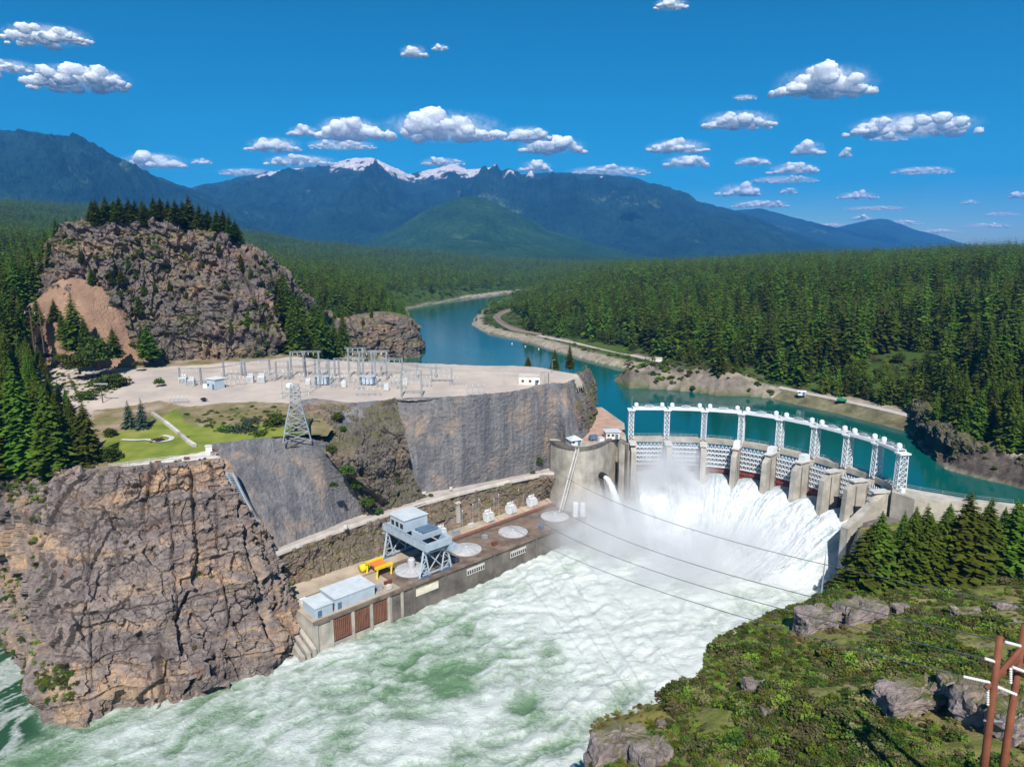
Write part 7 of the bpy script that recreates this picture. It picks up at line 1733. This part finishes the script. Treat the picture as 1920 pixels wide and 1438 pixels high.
def cloud(x, y, w, h, label, seed, group=None, alt=1700.0, thin=0.0):
    h = h * 0.9
    rng = np.random.default_rng(seed); d = ray(x, y)
    if d[2] <= 0.001: return
    tt_ = min((alt - CAM_H) / d[2], 60000.0); c = np.array([d[0] * tt_, d[1] * tt_, CAM_H + d[2] * tt_]); k = tt_ / F
    W, H = w * k, h * k; D = min(W * 0.6, 3000)
    c[2] = max(c[2], 1560 + H * 0.5)
    vs, fs, mi = [], [], []; nv_ = 0
    n_ = int(np.clip(w * 0.30 + 8, 9, 58)); W0 = W
    lobes = [(rng.uniform(-0.75, 0.75), rng.uniform(0.45, 1.0), rng.uniform(0.16, 0.34)) for _ in range(max(2, int(w / 38)))] + [(rng.uniform(-0.25, 0.25), 1.0, 0.42)]
    def env(u):
        return max([hh_ * math.exp(-((u - u0) / ww) ** 2) for u0, hh_, ww in lobes] + [0.0]) * (1 - abs(u) ** 3) + 0.10
    for i in range(n_ + n_ // 2):
        wisp = i >= n_
        u = rng.uniform(-1, 1) if not wisp else rng.uniform(-1.1, 1.1); e = env(max(-1, min(1, u)))
        zz = rng.uniform(0.0, 1.0) ** 0.8 * e
        r_ = H * (0.12 + 0.18 * e * rng.uniform(0.5, 1.0)) * (1.0 if not wisp else 1.35)
        cz = -H / 2 + H * 0.14 + zz * H * 0.72
        p_ = c + np.array([u * (W / 2 - r_ * 0.6), rng.uniform(-1, 1) * D * 0.5 * (0.4 + 0.6 * (1 - abs(u))), cz])
        bv, bf = (IV3, IF3) if (w > 100 and not wisp) else (IV, IF)
        q = bv * np.array([1.35 if not wisp else 1.9, 1.35, 0.85 if not wisp else 0.7]) * r_
        q = q * (1 + 0.42 * fbm((bv * 1.6 + i * 7.7), 4, seed, 0.6))[:, None]
        q[:, 2] = np.where(q[:, 2] + cz < -H * 0.38, -H * 0.38 - cz + 0.4 * (q[:, 2] + cz + H * 0.38), q[:, 2])
        vs.append(p_ + q); fs.append(bf + nv_); nv_ += len(bv); mi += [1 if wisp else 0] * len(bf)
    mi = np.array(mi); V_ = np.concatenate(vs) - c; F_ = np.concatenate(fs)
    me = mesh_np('cloud', V_, F_[mi == 0]); me.materials.append(MAT['cloud'])
    # loose vertices of the wisps are dropped from the body
    o = link('cloud', me); o.location = c
    rm = o.modifiers.new('merge', 'REMESH'); rm.mode = 'VOXEL'; rm.voxel_size = max(H / 34, W / 190); rm.use_smooth_shade = True
    tx = CTEX.get(round(H / 20)) or bpy.data.textures.new('cloud_detail', 'CLOUDS'); tx.noise_scale = H * 0.10; tx.noise_depth = 6; CTEX[round(H / 20)] = tx
    dm = o.modifiers.new('billow', 'DISPLACE'); dm.texture = tx; dm.texture_coords = 'GLOBAL'; dm.strength = H * 0.19; dm.mid_level = 0.5
    wm = unit_sphere('wisp', 9); wm.materials.append(vol_mat('cloud_fringe', 3.6 / H, 4.2 / H, 0.46, 0.74, col=(1, 1, 1), aniso=0.0, step=0.7))
    wo = link('wisp', wm, None, o); wo.scale = (W * 0.57, D * 0.58 + H * 0.3, H * 0.60); wo['kind'] = 'stuff'
    return tag(o, label, 'cloud', group)
CTEX = {}
CLD = [(-185, 112, 330, 60, 'cloud beyond the left picture edge that shades the left mountain'), (85, 67, 165, 34, 'long white cloud at the upper left'), (20, 125, 95, 24, 'cloud cut off by the left picture edge'), (145, 148, 195, 46, 'broad white cloud above the purple left mountain'), (775, 97, 55, 24, 'small cloud alone high above the summit'), (825, 90, 34, 12, 'tiny puff right of the small high cloud'), (1258, 8, 66, 22, 'small cloud cut off by the top picture edge'), (1548, 155, 190, 62, 'large heaped cloud high at the right'), (1397, 183, 48, 10, 'flat sliver of cloud left of the large heaped one'), (1385, 226, 148, 34, 'elongated double-humped cloud right of centre'), (1715, 236, 240, 44, 'longest flat-based cloud at the right'), (1668, 259, 70, 12, 'thin strip under the longest flat cloud'), (290, 304, 125, 34, 'cloud resting on the slope of the left mountain'), (377, 303, 42, 13, 'small round cloud between left mountain and snowy range'),
       (515, 272, 105, 30, 'cloud above the left shoulder of the snowy range'), (570, 246, 62, 22, 'small cloud left of the big cumulus'), (655, 242, 130, 46, 'left half of the cumulus group over the summit'), (640, 272, 130, 18, 'flat cloud under the left cumulus'), (830, 246, 235, 58, 'biggest cumulus directly above the snowy summit'), (985, 252, 95, 32, 'cloud joined to the right of the biggest cumulus'), (1035, 274, 130, 34, 'oval cloud right of the biggest cumulus'), (565, 302, 140, 22, 'cloud lying behind the left shoulder of the snowy ridge'), (460, 323, 110, 14, 'thin cloud low over the left saddle'), (830, 304, 85, 16, 'thin cloud just behind the summit ridge'), (1005, 312, 64, 24, 'small cumulus touching the right summit ridge'), (1140, 321, 155, 18, 'long thin cloud on the right summit ridge'), (1270, 275, 120, 28, 'upper one of the two stacked clouds right of the summit'), (1287, 303, 92, 26, 'lower one of the two stacked clouds right of the summit'),
       (1410, 303, 70, 17, 'faint cloud in the middle of the right cloud field'), (1516, 279, 62, 30, 'compact puffy cloud above the right cloud field'), (1487, 317, 95, 24, 'bright oval cloud in the right cloud field'), (1470, 337, 125, 13, 'thin bar of cloud below the bright oval one'), (1383, 360, 90, 28, 'cloud behind the descending ridge at the right'), (1425, 383, 105, 16, 'flat cloud on the crest of the descending ridge'), (1480, 358, 38, 14, 'tiny round cloud above the descending ridge'), (1608, 367, 76, 16, 'lens-shaped cloud above the small right peak'), (1730, 320, 115, 14, 'thin paired cloud at the far right'), (1640, 391, 115, 9, 'faint streak above the small right peak'), (1818, 379, 36, 10, 'small faint cloud near the right edge'), (1615, 408, 38, 12, 'little cloud touching the small right peak'), (1560, 422, 60, 9, 'low cloud in the saddle left of the small peak'), (1690, 418, 75, 11, 'low cloud right of the small peak'), (1880, 402, 70, 9, 'low faint streak at the right edge'), (1908, 366, 36, 15, 'cloud cut off by the right picture edge'), (1850, 424, 90, 10, 'lowest faint cloud bank at the right'), (1585, 288, 24, 18, 'small puff under the longest flat cloud'), (1760, 436, 90, 9, 'cloud bank on the horizon right of the small peak')]
for i, (x, y, w, h, lab) in enumerate(CLD): cloud(x, y, w, h, lab, 900 + i)

# ---- haze: one even box of air around camera and land, below the clouds
hm = bpy.data.materials.new('haze_air'); hm.use_nodes = True; ht_ = hm.node_tree; ht_.nodes.clear()
out = ht_.nodes.new('ShaderNodeOutputMaterial'); pv = ht_.nodes.new('ShaderNodeVolumePrincipled')
pv.inputs['Density'].default_value = 0.000064; pv.inputs['Color'].default_value = (0.10, 0.42, 1.0, 1); pv.inputs['Anisotropy'].default_value = 0.0
ht_.links.new(pv.outputs[0], out.inputs['Volume'])
m = MB(); m.hexa([(-16000, -600, -4.5), (16000, -600, -4.5), (16000, 15600, -4.5), (-16000, 15600, -4.5), (-16000, -600, 1500), (16000, -600, 1500), (16000, 15600, 1500), (-16000, 15600, 1500)])
o = m.build('haze', hm); tag(o, 'thin blue haze filling the valley air', kind='stuff')

# ---- things of one kind that only their order tells apart get that order in the label
ORD = ['first', 'second', 'third', 'fourth', 'fifth', 'sixth', 'seventh', 'eighth', 'ninth', 'tenth', 'eleventh', 'twelfth', 'thirteenth', 'fourteenth', 'fifteenth', 'sixteenth', 'seventeenth', 'eighteenth', 'nineteenth', 'twentieth', 'twenty-first', 'twenty-second']
same = {}
for o in COL.objects:
    if o.parent is None and 'label' in o and 'category' in o: same.setdefault(o['label'], []).append(o)
for lab, l in same.items():
    if 1 < len(l) <= 22:
        l.sort(key=lambda q: proj(np.array(q.location[:]))[0][0])
        for i, q in enumerate(l): q['label'] = lab + ', ' + ORD[i] + ' from the left'
